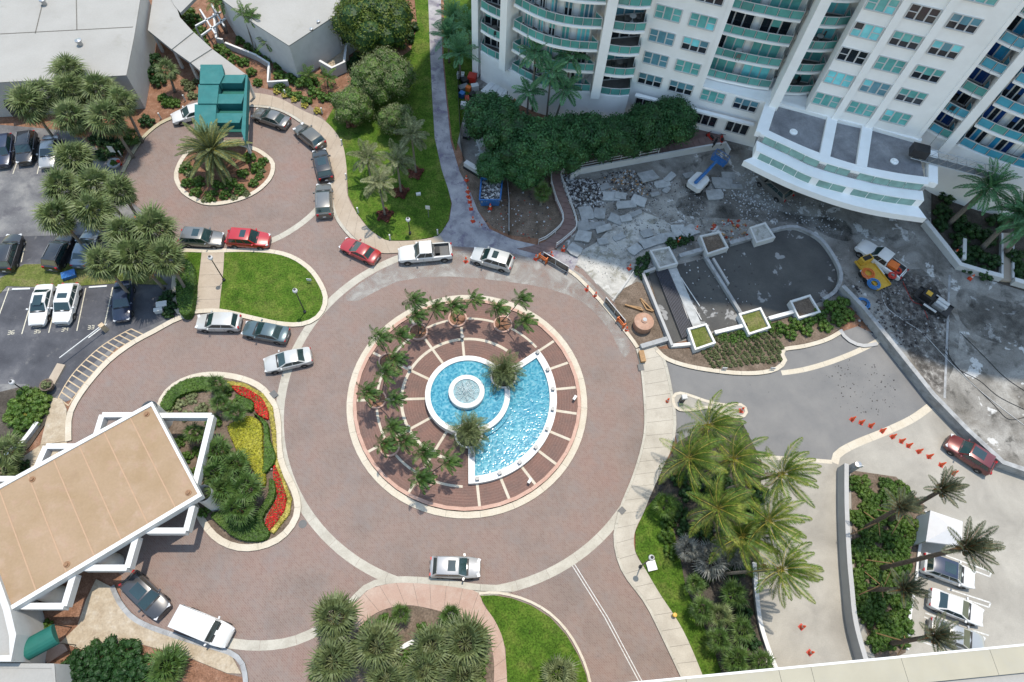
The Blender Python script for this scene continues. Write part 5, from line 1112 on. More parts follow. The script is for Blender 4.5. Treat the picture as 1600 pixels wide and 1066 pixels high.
def leafball(n, leaf, seed, clumps=16, flat=0.75, core=True, mats=('leaf_shrub',), low=-0.35):
    """rounded leafy mass of unit radius made of clumps of leaf-sized faces"""
    r = random.Random(seed); mb = MB(); cl = []
    for i in range(clumps):
        z = low + (1 - low) * (i + 0.5) / clumps; a = i * 2.39996 + r.uniform(-0.3, 0.3); q = sqrt(max(0.0, 1 - z * z)); k = r.uniform(0.55, 0.80)
        cl.append((Vector((q * cos(a) * k, q * sin(a) * k, z * k * flat)), r.uniform(0.26, 0.42)))
    for i in range(n):
        c, cr = r.choice(cl); d = Vector((r.gauss(0, 1), r.gauss(0, 1), r.gauss(0.35, 1))).normalized(); p = c + d * cr * r.uniform(0.75, 1.1)
        t = Vector((r.gauss(0, 1), r.gauss(0, 1), r.gauss(0, 0.6))); nn = (d + t * 0.55).normalized(); u = nn.cross(Vector((r.random(), r.random(), 0.3))).normalized(); w = nn.cross(u); s = leaf * r.uniform(0.7, 1.3)
        mb.add([p - u * s, p - w * s * 0.55, p + u * s, p + w * s * 0.55], [(0, 1, 2, 3)], 0)
    if core:
        for c, cr in cl: mb.lathe(c, [(0.0, cr * 0.8), (cr * 0.62, cr * 0.5), (cr * 0.8, 0), (cr * 0.5, -cr * 0.6), (0, -cr * 0.75)], 7, len(mats) - 1)
    return mesh_of(mb, 'leaf_mesh', mats)
BALL = {m: [leafball(620, 0.095, s, 12, 0.8, mats=(m,)) for s in (1, 2)] for m in ('leaf_shrub', 'leaf_dark', 'leaf_olive', 'leaf_lime', 'leaf_croton', 'leaf_hedge', 'leaf_yellow', 'leaf_ficus', 'leaf_dry')}
def shrub(px, r, label, group, mat='leaf_shrub', h=None, z=0.05, name='shrub', cat='shrub'):
    h = h if h is not None else r; c = G(*px, h * 0.6)
    o = obj(name, RND.choice(BALL[mat]), None, (c.x, c.y, z + h * 0.30), (0, 0, RND.uniform(0, 6.28)), (r, r, h)); return tag(o, label, cat, group)
def mass(lst, label, cat, mat, h=0.8, name='shrub_mass'):
    mb = MB()
    for x, y, r in lst:
        hh = h * r; c = G(x, y, hh * 0.6); me = RND.choice(BALL[mat]); a = RND.uniform(0, 6.28); ca, sa = cos(a), sin(a)
        mb.add([(c.x + (v.co.x * ca - v.co.y * sa) * r, c.y + (v.co.x * sa + v.co.y * ca) * r, 0.05 + hh * 0.3 + v.co.z * hh) for v in me.vertices], [tuple(p.vertices) for p in me.polygons])
    return tag(mb.build(name, mat), label, cat, kind='stuff')
def tree(px, r, z, label, leaf, n=5200, ls=0.055, base=None, name='broadleaf_tree', flat=0.75, group=None, clumps=34, seed=1, tr=0.25):
    c = G(*px, z); b = c if base is None else G(*base); root = thing(name, label, 'tree', (b.x, b.y, 0), group=group)
    me = leafball(n, ls, seed, clumps, flat, mats=(leaf, 'leaf_shrub' if leaf == 'leaf_olive' else ('leaf_dark'))); top = Vector((c.x, c.y, z)) - root.location
    obj('crown', me, root, top, (0, 0, seed * 1.3), (r, r, r))
    trunk_of(root, root.location, Vector((c.x, c.y, z)), tr, tr * 0.5, 'wood_trunk')
    for k in range(5):
        a = 2 * pi * k / 5 + seed; MB().tube([top * 0.45, top * 0.75 + Vector((cos(a), sin(a), 0)) * r * 0.3, top + Vector((cos(a), sin(a), 0.2)) * r * 0.6], [tr * 0.4, tr * 0.3, tr * 0.12], 6).build('limb', 'wood_trunk', root)
    return root
def pip(p, poly):
    ins = False; j = len(poly) - 1
    for i in range(len(poly)):
        if (poly[i].y > p.y) != (poly[j].y > p.y) and p.x < (poly[j].x - poly[i].x) * (p.y - poly[i].y) / (poly[j].y - poly[i].y) + poly[i].x: ins = not ins
        j = i
    return ins
def cover(name, label, cat, px, h, mat, dens=60, leaf=0.09, z0=0.08, kind=None, group=None, smooth=3, rough=0.05, core=None):
    """clipped or spreading planting over a surveyed outline"""
    g = GP(px, h); g = spline(g, smooth, True) if smooth else g; mb = MB()
    if area2(g) < 0: g = g[::-1]
    mb.prism(offset(g, 0.05, True), z0, z0 + h - 0.03, mi=1)
    xs = [p.x for p in g]; ys = [p.y for p in g]; A = abs(area2(g)); n = int(A * dens); k = 0; per = plen(g + g[:1])
    pts = []
    while k < n:
        p = V2(RND.uniform(min(xs), max(xs)), RND.uniform(min(ys), max(ys)))
        if pip(p, g): pts.append((Vector((p.x, p.y, z0 + h + RND.uniform(-rough, rough))), Vector((0, 0, 1)))); k += 1
    for i in range(int(per * h * dens * 0.9)):
        q = resample_pt(g, RND.random()); pts.append((Vector((q[0].x, q[0].y, z0 + RND.random() * h)), Vector((q[1].x, q[1].y, 0.3))))
    for p, nn in pts:
        nn = (nn + Vector((RND.gauss(0, 0.45), RND.gauss(0, 0.45), RND.gauss(0, 0.3)))).normalized(); u = nn.cross(Vector((RND.random() - 0.5, RND.random() - 0.5, 0.2))).normalized(); w = nn.cross(u); s = leaf * RND.uniform(0.6, 1.3)
        mb.add([p - u * s, p - w * s * 0.6, p + u * s, p + w * s * 0.6], [(0, 1, 2, 3)], 0)
    o = mb.build(name, [mat, core or mat])
    return tag(o, label, cat, group, kind)
def resample_pt(g, t):
    n = len(g); i = int(t * n) % n; a, b = g[i], g[(i + 1) % n]; q = a.lerp(b, t * n - int(t * n)); d = (b - a).normalized() if (b - a).length > 1e-6 else V2(1, 0)
    return q, V2(d.y, -d.x)
def hz(top, base):
    f = lambda p: (lambda d: hypot(d.x, d.y) / -d.z)(_R * ((p[0] - 800) / 1076.8) - _U * ((p[1] - 533) / 1076.8) + _F)
    return CAM_H * (1 - f(base) / f(top))

# --- fan palms by the west lot
NWP = [(107, 111), (110, 141), (155, 141), (110, 184), (168, 184), (45, 163), (67, 148), (191, 159), (118, 247)]
NWL = ['fan palm standing highest against the pavilion roof', 'fan palm just below the highest one at the pavilion', 'fan palm right of centre in the pavilion clump', 'large fan palm in the front of the pavilion clump', 'fan palm in the front right of the pavilion clump', 'fan palm at the left end of the pavilion clump', 'fan palm second from the left in the pavilion clump', 'fan palm at the right end of the pavilion clump', 'lone round fan palm above the silver sedan']
for p, l in zip(NWP, NWL): fan_palm(p, 6.0, 2.25, l, 'fan palms at the pavilion', n=44)
MWP = [(98, 294), (90, 339), (189, 299), (150, 290), (146, 330), (242, 357), (196, 366), (162, 412), (213, 404), (260, 404)]
MWL = ['fan palm at the upper left of the lot clump', 'fan palm at the left over the black SUV', 'fan palm at the upper right of the lot clump by the drive', 'fan palm at the top middle of the lot clump', 'fan palm in the centre of the lot clump', 'fan palm nearest the grey SUV on the drive', 'fan palm in the middle of the lower lot clump', 'fan palm at the lower left of the lot clump over the grass strip', 'large fan palm over the navy sedan', 'fan palm beside the lawn hedge']
for p, l in zip(MWP, MWL): fan_palm(p, 6.2, 2.25, l, 'fan palms in the west lot', n=44)
# --- fan palms at the bottom
for p, l, r in (((524, 966), 'grey green fan palm at the upper left of the bottom bed', 2.1), ((522, 1034), 'fan palm at the lower left of the bottom bed', 2.2), ((590, 1012), 'fan palm in the left middle of the bottom bed', 2.1), ((602, 1062), 'fan palm cut by the lower picture edge left of the planter wall', 2.0), ((727, 1006), 'fan palm at the right of the bottom bed by the salmon walk', 2.2), ((676, 1012), 'fan palm right of the white planter wall', 1.8), ((664, 1048), 'fan palm at the lower middle of the bottom bed', 2.0), ((722, 1056), 'fan palm at the lower right of the bottom bed', 2.0)):
    fan_palm(p, 4.6, r, l, 'fan palms in the bottom bed', 'leaf_island', n=46)
for p, l in (((626, 960), 'low yellow green fan palm at the top of the bottom bed'), ((704, 962), 'small fan palm leaning over the salmon walk')): fan_palm(p, 1.6, 1.15, l, 'small fan palms in the bottom bed', 'leaf_fan_green', n=22, tr=0.1)
# --- fan palms in the flower bed
for p, l in (((341, 706), 'fan palm at the top of the flower bed group beside the white frame'), ((369, 727), 'dark fan palm right of the flower bed group'), ((340, 740), 'fan palm at the left of the flower bed group'), ((384, 764), 'spiky fan palm nearest the lime bed'), ((371, 793), 'fan palm lowest in the flower bed'), ((352, 765), 'fan palm in the middle of the flower bed group')):
    fan_palm(p, 2.6, 1.7, l, 'fan palms in the flower bed', 'leaf_fan_green', n=26)
for p, l in (((338, 600), 'fan palm at the top edge of the flower bed'), ((345, 630), 'fan palm below the top one in the flower bed'), ((303, 676), 'small palm framed by the white canopy beam'), ((368, 645), 'dark palm left of the red flowers')): fan_palm(p, 1.9, 1.3, l, 'small palms in the flower bed', 'leaf_fan_green', n=22)
fan_palm((261, 109), 3.4, 1.6, 'fan palm between pavilion and covered walkway', 'garden fan palms', 'leaf_fan', n=26)
fan_palm((205, 213), 1.2, 1.3, 'low spiky palm at the drop-off kerb', 'garden fan palms', 'leaf_fan_green', n=24)
fan_palm((262, 1042), 1.4, 1.9, 'broad low palm with long green leaves at the bottom left', 'garden fan palms', 'leaf_fan_green', n=30)
fan_palm((14, 705), 2.2, 2.0, 'pale fan palm at the left edge below the lot shrubs', 'garden fan palms', 'leaf_fan', n=28); fan_palm((2, 742), 2.0, 1.6, 'fan palm in the left corner above the peach canopy', 'garden fan palms', 'leaf_fan', n=24)
fan_palm((872, 1054), 1.0, 1.6, 'dry tufted palm on the bottom lawn', 'garden fan palms', 'leaf_olive', n=22, tr=0.08)
fan_palm((848, 300), 2.2, 1.5, 'small bright palm at the corner of the site ramp', 'garden fan palms', 'leaf_fan_green', n=24)
# --- under storey east of the roundabout
for p, l, lf, r in (((1097, 953), 'round fan palm at the left of the ramp bed', 'leaf_fan_green', 1.45), ((1146, 930), 'fan palm beside the low ramp kerb', 'leaf_fan_green', 1.5), ((1122, 1000), 'fan palm near the lawn in the ramp bed', 'leaf_fan_green', 1.4), ((1150, 1032), 'fan palm at the parapet in the ramp bed', 'leaf_fan_green', 1.6), ((1086, 912), 'fan palm below the silver palm', 'leaf_fan_green', 1.2), ((1124, 962), 'yellowish fan palm in the middle of the ramp bed', 'leaf_fan', 1.3), ((1190, 1035), 'fan palm at the foot of the ramp kerb', 'leaf_fan_green', 1.5), ((1160, 985), 'fan palm behind the ramp kerb', 'leaf_fan_green', 1.4),
                    ((1112, 876), 'silver leaved palm under the coconut palms', 'leaf_silver', 2.0), ((1142, 862), 'second silver leaved palm near the ramp', 'leaf_silver', 1.6), ((1075, 858), 'silver leaved palm nearest the lamp', 'leaf_silver', 1.5), ((1040, 790), 'dark fan palm at the edge of the white pavement', 'leaf_shrub', 1.4)):
    fan_palm(p, 2.0, r, l, 'fan palms by the ramp', lf, n=22, tr=0.12)
# --- coconut palms
for i, (p, l) in enumerate((((1107, 665), 'coconut palm farthest up, over the kerb island'), ((1077, 716), 'coconut palm nearest the white pavement with a dry frond'), ((1146, 717), 'coconut palm in the upper middle of the grove'), ((1222, 741), 'coconut palm leaning out over the ramp top'), ((1122, 795), 'coconut palm in the centre of the grove'), ((1202, 814), 'coconut palm at the ramp edge, second from the bottom'), ((1221, 890), 'lowest coconut palm over the ramp'), ((1160, 838), 'coconut palm above the silver palms'))):
    zc_ = 7.5 if i < 7 else 5.5; c = G(*p, zc_); b = c + V2(RND.uniform(-1.2, -0.3), RND.uniform(-0.5, 0.8))
    if i in (3, 5, 6): b = c + V2(-2.6 if i != 6 else -3.2, 0.4)
    r = feather_palm('coconut', p, zc_, l, 'coconut palms by the ramp', b, i, 1.0, 0.16, bend=Vector((-0.3, 0, 0)), name='coconut_palm')
    for k in range(2):
        obj('dry_frond', mesh_of(feather(2.4, RND.uniform(2.5, 4.5), -0.9, 0.5, 0.0, 16, 0.4, 0.04, RND), 'dry_frond_mesh', ['leaf_dry', 'leaf_dry']), r, Vector((c.x, c.y, zc_ - 0.1)) - r.location)
    for k in range(5):
        a = 2 * pi * k / 5; MB().lathe(Vector((c.x, c.y, zc_ - 0.3)) - r.location + Vector((cos(a) * 0.22, sin(a) * 0.22, 0)), [(0, -0.14), (0.1, -0.05), (0.1, 0.06), (0, 0.14)], 7).build('coconut', 'leaf_dry', r)
# --- small wind-bent palms on the island
IP = [(0, (776, 483)), (0, (813, 468)), (0, (818, 503)), (1, (707, 480)), (1, (738, 468)), (2, (680, 482)), (2, (645, 471)), (2, (648, 493)), (2, (624, 525)), (3, (590, 527)), (3, (615, 560)), (4, (601, 583)), (4, (572, 613)), (4, (614, 624)), (5, (612, 669)), (5, (599, 695)), (5, (630, 689)), (6, (660, 708)), (6, (656, 748)), (6, (698, 721))]
ORD = ('one', 'two', 'three', 'four', 'five', 'six', 'seven')
for i, (k, p) in enumerate(IP):
    a = radians(PLANT_ANG[k]); b = V2(CX + 9 * cos(a), CY + 9 * sin(a)) + V2(RND.uniform(-0.4, 0.4), RND.uniform(-0.4, 0.4))
    same = [q for kk, q in IP if kk == k]; pos = 'leftmost' if p[0] == min(q[0] for q in same) else ('rightmost' if p[0] == max(q[0] for q in same) else ('upper middle' if p[1] == min(q[1] for q in same if q[0] not in (min(s[0] for s in same), max(s[0] for s in same))) else 'lower middle'))
    feather_palm('island', p, 4.0, 'small wind bent palm, %s in tree ring %s counted counterclockwise' % (pos, ORD[k]), 'small palms on the island', b, i, RND.uniform(0.88, 1.08), 0.06, 'dark_trunk', 'island_palm', bend=Vector((0.12, 0.05, 0)), bz=0.2, flare=1.6)
for a, r, l in ((33, 4.0, 'bushy palm in the upper white bowl of the fountain'), (277.5, 4.3, 'bushy palm in the lower white bowl of the fountain')):
    c = V2(CX + r * cos(radians(a)), CY + r * sin(radians(a))); root = thing('bowl_palm', l, 'palm', (c.x, c.y, 1.2), group='palms in the fountain bowls'); trunk_of(root, (c.x, c.y, 1.2), (c.x, c.y, 2.4), 0.2, 0.2, 'dark_trunk')
    for me in CROWNS['bowl'][0 if a < 90 else 1]: obj('frond', me, root, (0, 0, 1.15), (0, 0, RND.uniform(-0.2, 0.2)), RND.uniform(1.12, 1.3))
# --- the big date palm of the oval bed
feather_palm('date', (331, 234), 3.6, 'big date palm with long arching fronds in the oval bed', None, None, 0, 1.05, 0.45, 'dark_trunk', 'date_palm')
# --- queen palms on the lawn, ringed with crotons
for i, (p, b, l) in enumerate((((573, 248), (586, 282), 'queen palm nearest the tan pavement'), ((643, 211), (650, 272), 'queen palm nearest the footpath'), ((620, 252), (627, 302), 'queen palm in the middle of the lawn'), ((592, 286), (602, 338), 'queen palm lowest on the lawn'))):
    z = max(3.5, hz(p, b)) if i else 3.8
    feather_palm('queen', p, z, l, 'queen palms on the lawn', b if i else None, i, 0.95, 0.13, 'palm_trunk', 'queen_palm')
    if i:
        cen = G(*b)
        for k in range(11):
            a = 2 * pi * k / 11; rr = 0.75 if k % 2 else 0.4; o = obj('croton', RND.choice(BALL['leaf_croton']), None, (cen.x + cos(a) * rr, cen.y + sin(a) * rr, 0.22), (0, 0, a), (0.34, 0.34, 0.32)); tag(o, 'red croton in the ring round the %s' % l, 'shrub', 'crotons round the queen palms')
shrub((550, 190), 0.95, 'reddish croton clump on the lawn below the olive trees', None, 'leaf_croton', 0.7)
# --- palms in front of the tower
for i, (p, z, l) in enumerate((((836, 82), 9.0, 'tall palm at the left in front of the curved tower bay'), ((893, 88), 9.0, 'tall palm at the right in front of the curved tower bay'), ((861, 113), 8.0, 'tall palm in the middle in front of the curved tower bay'), ((826, 145), 5.2, 'shorter palm at the lower left by the tower foot'), ((884, 139), 5.8, 'shorter palm at the lower right by the tower foot'))):
    c = G(*p, z); feather_palm('tower', p, z, l, 'palms in front of the tower', V2(c.x + (0.3, -0.2, 0.1, 0.05, -0.9)[i], c.y + 0.2), i, 1.0, 0.13, 'palm_trunk', 'tower_palm')
for i, (p, l) in enumerate((((708, 30), 'dense dark palm highest beside the tower corner'), ((700, 58), 'dense dark palm overhanging the footpath'), ((718, 84), 'dense dark palm lowest beside the tower corner'), ((734, 48), 'dense dark palm against the tower wall'))): feather_palm('areca', p, 4.0, l, 'dense palms at the tower corner', None, 0, 0.95, 0.12, 'dark_trunk', 'areca_palm', rot=i * 1.7)
for i, (p, b, l) in enumerate((((1543, 294), (1482, 350), 'date palm on the site garden nearest the canopy'), ((1592, 330), (1532, 390), 'date palm on the site garden at the right edge'), ((1606, 352), (1570, 395), 'date palm cut by the right picture edge'))): feather_palm('sitedate', p, 6.5, l, 'date palms in the site garden', b, i, 1.0, 0.3, 'palm_trunk', 'date_palm', rot=i * 1.1)
# --- garden palms by the villa
for i, (p, b, l) in enumerate((((380, 20), (399, 84), 'left palm of the pair against the villa wall'), ((392, 25), (402, 84), 'right palm of the pair against the villa wall'), ((417, 66), (424, 98), 'short palm below the villa roof corner'), ((346, 5), (355, 52), 'palm beside the trellis at the top'), ((335, 3), (352, 52), 'second palm beside the trellis at the top'), ((481, 117), (484, 131), 'small palm at the terrace wall, left'), ((511, 122), (512, 135), 'small palm at the terrace wall, right'))):
    feather_palm('garden', p, max(1.5, min(5.5, hz(p, b))), l, 'garden palms by the villa', b, i, 0.95, 0.09, 'palm_trunk', 'garden_palm')
# --- braced palms of the south-east lot
for i, (p, b, l) in enumerate((((1508, 856), (1372, 889), 'tall braced palm reaching over the white tent'), ((1412, 921), (1352, 921), 'braced palm above the white sedan'), ((1459, 994), (1388, 1006), 'braced palm next to the parapet'), ((1406, 793), (1349, 826), 'braced palm at the top of the ramp bed'), ((1471, 766), (1387, 814), 'braced palm reaching towards the maroon SUV'))):
    z = hz(p, b); r = feather_palm('upright', p, z, l, 'braced palms in the south-east lot', b, i, 0.85 if i else 1.05, 0.22, 'dark_trunk', 'braced_palm'); q = G(*b)
    for k in range(3):
        a = 2 * pi * k / 3 + 0.6 + i; MB().tube([Vector((cos(a) * 1.7, sin(a) * 1.7, 0.05)), Vector((0.1 * cos(a), 0.1 * sin(a), min(2.6, z * 0.5)))], 0.05, 4).build('brace', 'timber', r)
    for k in range(4):
        a = k * 1.6; MB().lathe((G(*p, z).x - q.x + cos(a) * 0.4, G(*p, z).y - q.y + sin(a) * 0.4, z - 0.1), [(0, -0.3), (0.2, -0.15), (0.16, 0.15), (0, 0.3)], 7).build('seed_cluster', 'leaf_dry', r)

# --- broadleaf trees
tree((583, 32), 4.9, 4.6, 'large bright green tree at the villa corner', 'leaf_tree', 16000, 0.030, (596, 92), seed=3, clumps=46, flat=0.7)
tree((598, 122), 3.9, 3.0, 'broad olive green tree on the lawn', 'leaf_olive', 13000, 0.026, (592, 150), seed=5, clumps=40, flat=0.65, group='olive green trees on the lawn')
tree((552, 166), 2.7, 2.4, 'smaller olive green tree by the tan pavement', 'leaf_olive', 8000, 0.033, None, seed=8, group='olive green trees on the lawn')
tree((618, 188), 2.4, 2.2, 'thin olive green tree beside the queen palms', 'leaf_olive', 6000, 0.036, None, seed=9, clumps=22, group='olive green trees on the lawn')
FT = [((768, 186), 3.6, 'ficus tree at the left end of the tower hedge'), ((800, 220), 3.8, 'ficus tree behind the blue skip'), ((842, 232), 3.9, 'ficus tree above the small site palm'), ((884, 222), 3.6, 'ficus tree left of the middle of the tower hedge'), ((926, 216), 3.4, 'ficus tree in the middle of the tower hedge'), ((966, 214), 3.2, 'ficus tree right of the middle of the tower hedge'), ((1008, 203), 3.4, 'ficus tree near the right end of the tower hedge'), ((1047, 190), 3.3, 'tall ficus tree at the right end of the tower hedge'), ((772, 262), 2.2, 'small ficus over the skip yard'), ((820, 268), 2.4, 'small ficus above the site soil')]
for i, (p, r, l) in enumerate(FT): tree(p, r, 3.4 if r > 3 else 2.4, l, 'leaf_ficus', 9000, 0.036, None, 'ficus_tree', 0.7, 'ficus trees at the tower foot', 30, 20 + i)
# --- shrubs
def many(lst, label, group, mat, h=None, name='shrub'):
    for x, y, r in lst: shrub((x, y), r, label, group, mat, (h or 0.8) * r, name=name)
many([(290, 262, 0.9), (292, 285, 0.8), (306, 300, 0.8), (330, 305, 0.9), (352, 303, 0.8), (375, 296, 0.8), (395, 286, 0.7), (400, 262, 0.9), (388, 245, 0.9), (410, 252, 0.7), (360, 285, 0.9), (310, 283, 0.9), (340, 288, 0.8), (378, 270, 0.8), (405, 275, 0.6)], 'leafy shrub filling the oval bed under the date palm', 'shrubs in the oval bed', 'leaf_shrub')
many([(297, 272, 0.6), (320, 312, 0.5), (366, 308, 0.5), (385, 303, 0.5), (408, 268, 0.6)], 'yellow green shrub at the rim of the oval bed', 'pale shrubs in the oval bed', 'leaf_olive')
many([(240, 92, 1.2), (240, 112, 1.2), (246, 125, 1.0)], 'dark green shrub at the pavilion corner', 'shrubs at the pavilion corner', 'leaf_dark', 1.0)
many([(262, 158, 0.9), (272, 160, 0.8), (254, 152, 0.7)], 'rounded shrub on the mulch left of the awning', 'shrubs left of the awning', 'leaf_shrub')
many([(228, 187, 1.0)], 'dark round bush at the drop-off kerb', 'bush at the kerb', 'leaf_dark', 0.9)
many([(296, 135, 0.8), (300, 148, 0.7), (288, 128, 0.6), (306, 126, 0.6)], 'pale shrub between walkway and awning', 'pale shrubs at the walkway', 'leaf_olive')
many([(192, 216, 1.1), (180, 232, 1.2), (166, 222, 1.1), (150, 215, 1.0), (158, 240, 1.0)], 'dark undergrowth below the pavilion palms', 'undergrowth at the pavilion', 'leaf_dark')
many([(450, 143, 0.8), (464, 149, 0.8), (436, 136, 0.8), (478, 156, 0.8), (490, 142, 1.0), (505, 150, 0.9), (486, 128, 1.0), (470, 128, 1.0), (452, 122, 1.0), (436, 116, 0.9), (520, 150, 0.8)], 'bright green shrub in the bed above the loop pavement', 'shrubs above the loop pavement', 'leaf_shrub')
many([(432, 142, 0.55), (446, 148, 0.55), (460, 155, 0.5), (476, 164, 0.5), (496, 172, 0.6)], 'yellowish border shrub along the loop pavement', 'border shrubs', 'leaf_yellow')
many([(352, 82, 0.9), (366, 92, 0.9), (342, 74, 0.9), (380, 96, 0.8), (392, 112, 0.8), (402, 128, 0.7), (375, 62, 0.9), (390, 72, 0.9), (405, 80, 0.9), (420, 90, 0.9), (435, 100, 0.8), (300, 30, 1.3), (310, 50, 1.1), (318, 66, 0.9), (290, 18, 1.2)], 'garden shrub between walkway and villa', 'shrubs between walkway and villa', 'leaf_shrub')
many([(560, 92, 1.2), (550, 100, 1.1), (618, 66, 1.5), (635, 55, 1.4), (640, 40, 1.2)], 'dark shrub under the large tree', 'shrubs under the large tree', 'leaf_dark')
many([(28, 632, 1.2), (44, 620, 1.3), (58, 626, 1.2), (22, 648, 1.2), (38, 645, 1.1), (62, 640, 0.9), (50, 655, 0.9), (34, 668, 1.0)], 'rounded green shrub in the bed at the left lot edge', 'shrubs at the left lot edge', 'leaf_shrub')
many([(43, 650, 0.75)], 'yellow shrub among the green ones at the left lot edge', 'yellow shrub', 'leaf_yellow')
many([(20, 735, 0.9), (36, 728, 0.7), (30, 742, 0.7)], 'dark shrub above the peach canopy', 'dark shrubs above the peach canopy', 'leaf_dark')
mass([(110, 1044, 1.2), (130, 1030, 1.2), (150, 1022, 1.3), (172, 1018, 1.3), (195, 1022, 1.3), (212, 1036, 1.2), (140, 1050, 1.3), (170, 1046, 1.4), (200, 1052, 1.3), (110, 1062, 1.2), (230, 1058, 1.1), (155, 1066, 1.3), (188, 1068, 1.2)], 'dark glossy bushes filling the bottom left bed', 'shrubs', 'leaf_dark', 0.9)
many([(60, 985, 0.7), (72, 978, 0.6)], 'small shrub at the lobby awning', 'shrubs at the lobby awning', 'leaf_shrub')
many([(262, 640, 0.7), (282, 632, 0.7), (300, 622, 0.7), (315, 640, 0.8), (290, 650, 0.7), (330, 655, 0.7)], 'pale shrub in the upper flower bed', 'pale shrubs in the flower bed', 'leaf_olive', 0.6)
many([(280, 690, 0.7), (290, 715, 0.7), (300, 740, 0.7), (308, 705, 0.6), (318, 800, 0.6), (333, 660, 0.8), (360, 632, 0.8), (352, 610, 0.8), (377, 660, 0.7)], 'green shrub beside the canopy frame', 'shrubs beside the canopy frame', 'leaf_shrub', 0.8)
cover('hedge', 'long green hedge beside the garden path', 'hedge', [(282, 405), (300, 412), (304, 440), (302, 470), (296, 490), (282, 490), (276, 460), (276, 425)], 1.0, 'leaf_shrub', 130, 0.10, 0.1, core='leaf_dark')
many([(262, 462, 0.8), (266, 478, 0.8), (262, 490, 0.7), (255, 470, 0.7)], 'dark undergrowth at the palm trunks by the hedge', 'undergrowth by the hedge', 'leaf_dark')
HG = [([(250, 638), (256, 620), (268, 606), (292, 592), (327, 589), (330, 606), (298, 612), (276, 622), (266, 640)], 'clipped hedge curving along the top of the flower bed'), ([(368, 616), (394, 627), (396, 636), (390, 642), (374, 630)], 'small clipped hedge below the upper red flowers'), ([(396, 646), (417, 660), (421, 685), (429, 706), (429, 722), (411, 740), (412, 715), (411, 664)], 'clipped hedge right of the lime bed'), ([(421, 748), (430, 756), (428, 780), (410, 810), (421, 832), (408, 845), (371, 842), (342, 820), (329, 804), (350, 800), (387, 809), (406, 794), (419, 770)], 'wide clipped hedge at the bottom of the flower bed')]
for px, l in HG: cover('clipped_hedge', l, 'hedge', px, 0.55, 'leaf_hedge', 150, 0.07, 0.08, group='clipped hedges in the flower bed')
cover('lime_bed', 'bright lime yellow groundcover bed in the flower island', 'groundcover', [(356, 667), (372, 657), (390, 650), (408, 662), (410, 690), (411, 717), (415, 751), (408, 757), (392, 728), (374, 712), (363, 688)], 0.5, 'leaf_lime', 190, 0.07, 0.08, kind='stuff', rough=0.12)
cover('red_flowers', 'bed of red flowers at the top right of the flower island', 'flowers', [(363, 604), (382, 606), (408, 622), (418, 641), (418, 655), (400, 644), (396, 627), (375, 617)], 0.35, 'flower_red', 330, 0.065, 0.08, kind='stuff', rough=0.07, core='leaf_shrub')
cover('red_flowers', 'bed of red flowers at the lower right of the flower island', 'flowers', [(429, 727), (442, 758), (447, 780), (442, 801), (421, 829), (415, 814), (427, 790), (434, 775), (428, 750)], 0.35, 'flower_red', 330, 0.065, 0.08, kind='stuff', rough=0.07, core='leaf_shrub')
YB = [(355, 595), (382, 599), (411, 615), (426, 636), (431, 670), (433, 717), (446, 754), (456, 780), (452, 804), (428, 834)]; YI = [(355, 602), (380, 605), (407, 620), (419, 640), (424, 672), (429, 724), (440, 757), (449, 780), (444, 801), (421, 830)]
cover('yellow_border', 'yellow flowering border along the kerb of the flower island', 'groundcover', YB + YI[::-1], 0.25, 'leaf_yellow', 260, 0.06, 0.08, kind='stuff', smooth=0)
for i, (x, y) in enumerate(((369, 611), (421, 738), (431, 765), (412, 818), (320, 795), (345, 792), (310, 720), (305, 735), (331, 660))):
    g = G(x, y); o = obj('garden_rock', leafball(0, 0.1, i, 1, 0.7, mats=('rock',)), None, (g.x, g.y, 0.2), (0, 0, i), (0.42, 0.35, 0.4)); tag(o, 'pale boulder among the plants of the flower island', 'rock', 'boulders in the flower island')
# --- small plants set out in the bed below the site planters
k = 0
for j in range(9):
    for i in range(15):
        x, y = 1098 + i * 8.6 + (j % 2) * 4 + RND.uniform(-1.5, 1.5), 527 + j * 6.2 - i * 0.9 + RND.uniform(-1.2, 1.2)
        yl = 560 + 20 * sin(pi * (x - 1090) / 260); 
        if x > 1222 - max(0, y - 560) * 0.4 or y > 578 or (y < 545 and x < 1108) or y > 548 + (x - 1085) * 0.9: continue
        g = G(x, y); o = obj('bedding_plant', RND.choice(BALL['leaf_olive']), None, (g.x, g.y, 0.18), (0, 0, RND.random() * 6), (0.27, 0.27, 0.3)); tag(o, 'small young plant set out in rows in the kerbed bed by the site', 'plant', 'young plants in rows')
many([(1180, 520, 0.8), (1200, 512, 0.9), (1220, 512, 0.9), (1242, 506, 0.9), (1262, 500, 0.9), (1280, 492, 1.0), (1300, 480, 1.1), (1318, 474, 1.0), (1325, 492, 0.9), (1235, 522, 0.8), (1260, 516, 0.8), (1290, 508, 0.9), (1310, 498, 0.9), (1145, 530, 0.6), (1130, 526, 0.6), (1160, 524, 0.7)], 'fresh green shrub below the white site planters', 'shrubs below the site planters', 'leaf_shrub')
many([(1006, 408, 0.9), (1003, 424, 0.9), (1050, 380, 0.8), (1066, 376, 0.8), (1078, 372, 0.6), (1015, 398, 0.6)], 'dark shrub behind the site planters', 'shrubs behind the site planters', 'leaf_dark')
many([(1475, 330, 1.3), (1500, 345, 1.3), (1520, 360, 1.3), (1545, 370, 1.3), (1500, 375, 1.2), (1525, 395, 1.3), (1550, 405, 1.2), (1505, 400, 1.1), (1540, 425, 1.1), (1560, 345, 1.2), (1480, 305, 1.2), (1590, 400, 1.2), (1600, 425, 1.2), (1515, 415, 1.0), (1470, 350, 1.0)], 'dark shrub in the walled site garden', 'shrubs in the walled site garden', 'leaf_dark')
lst = []
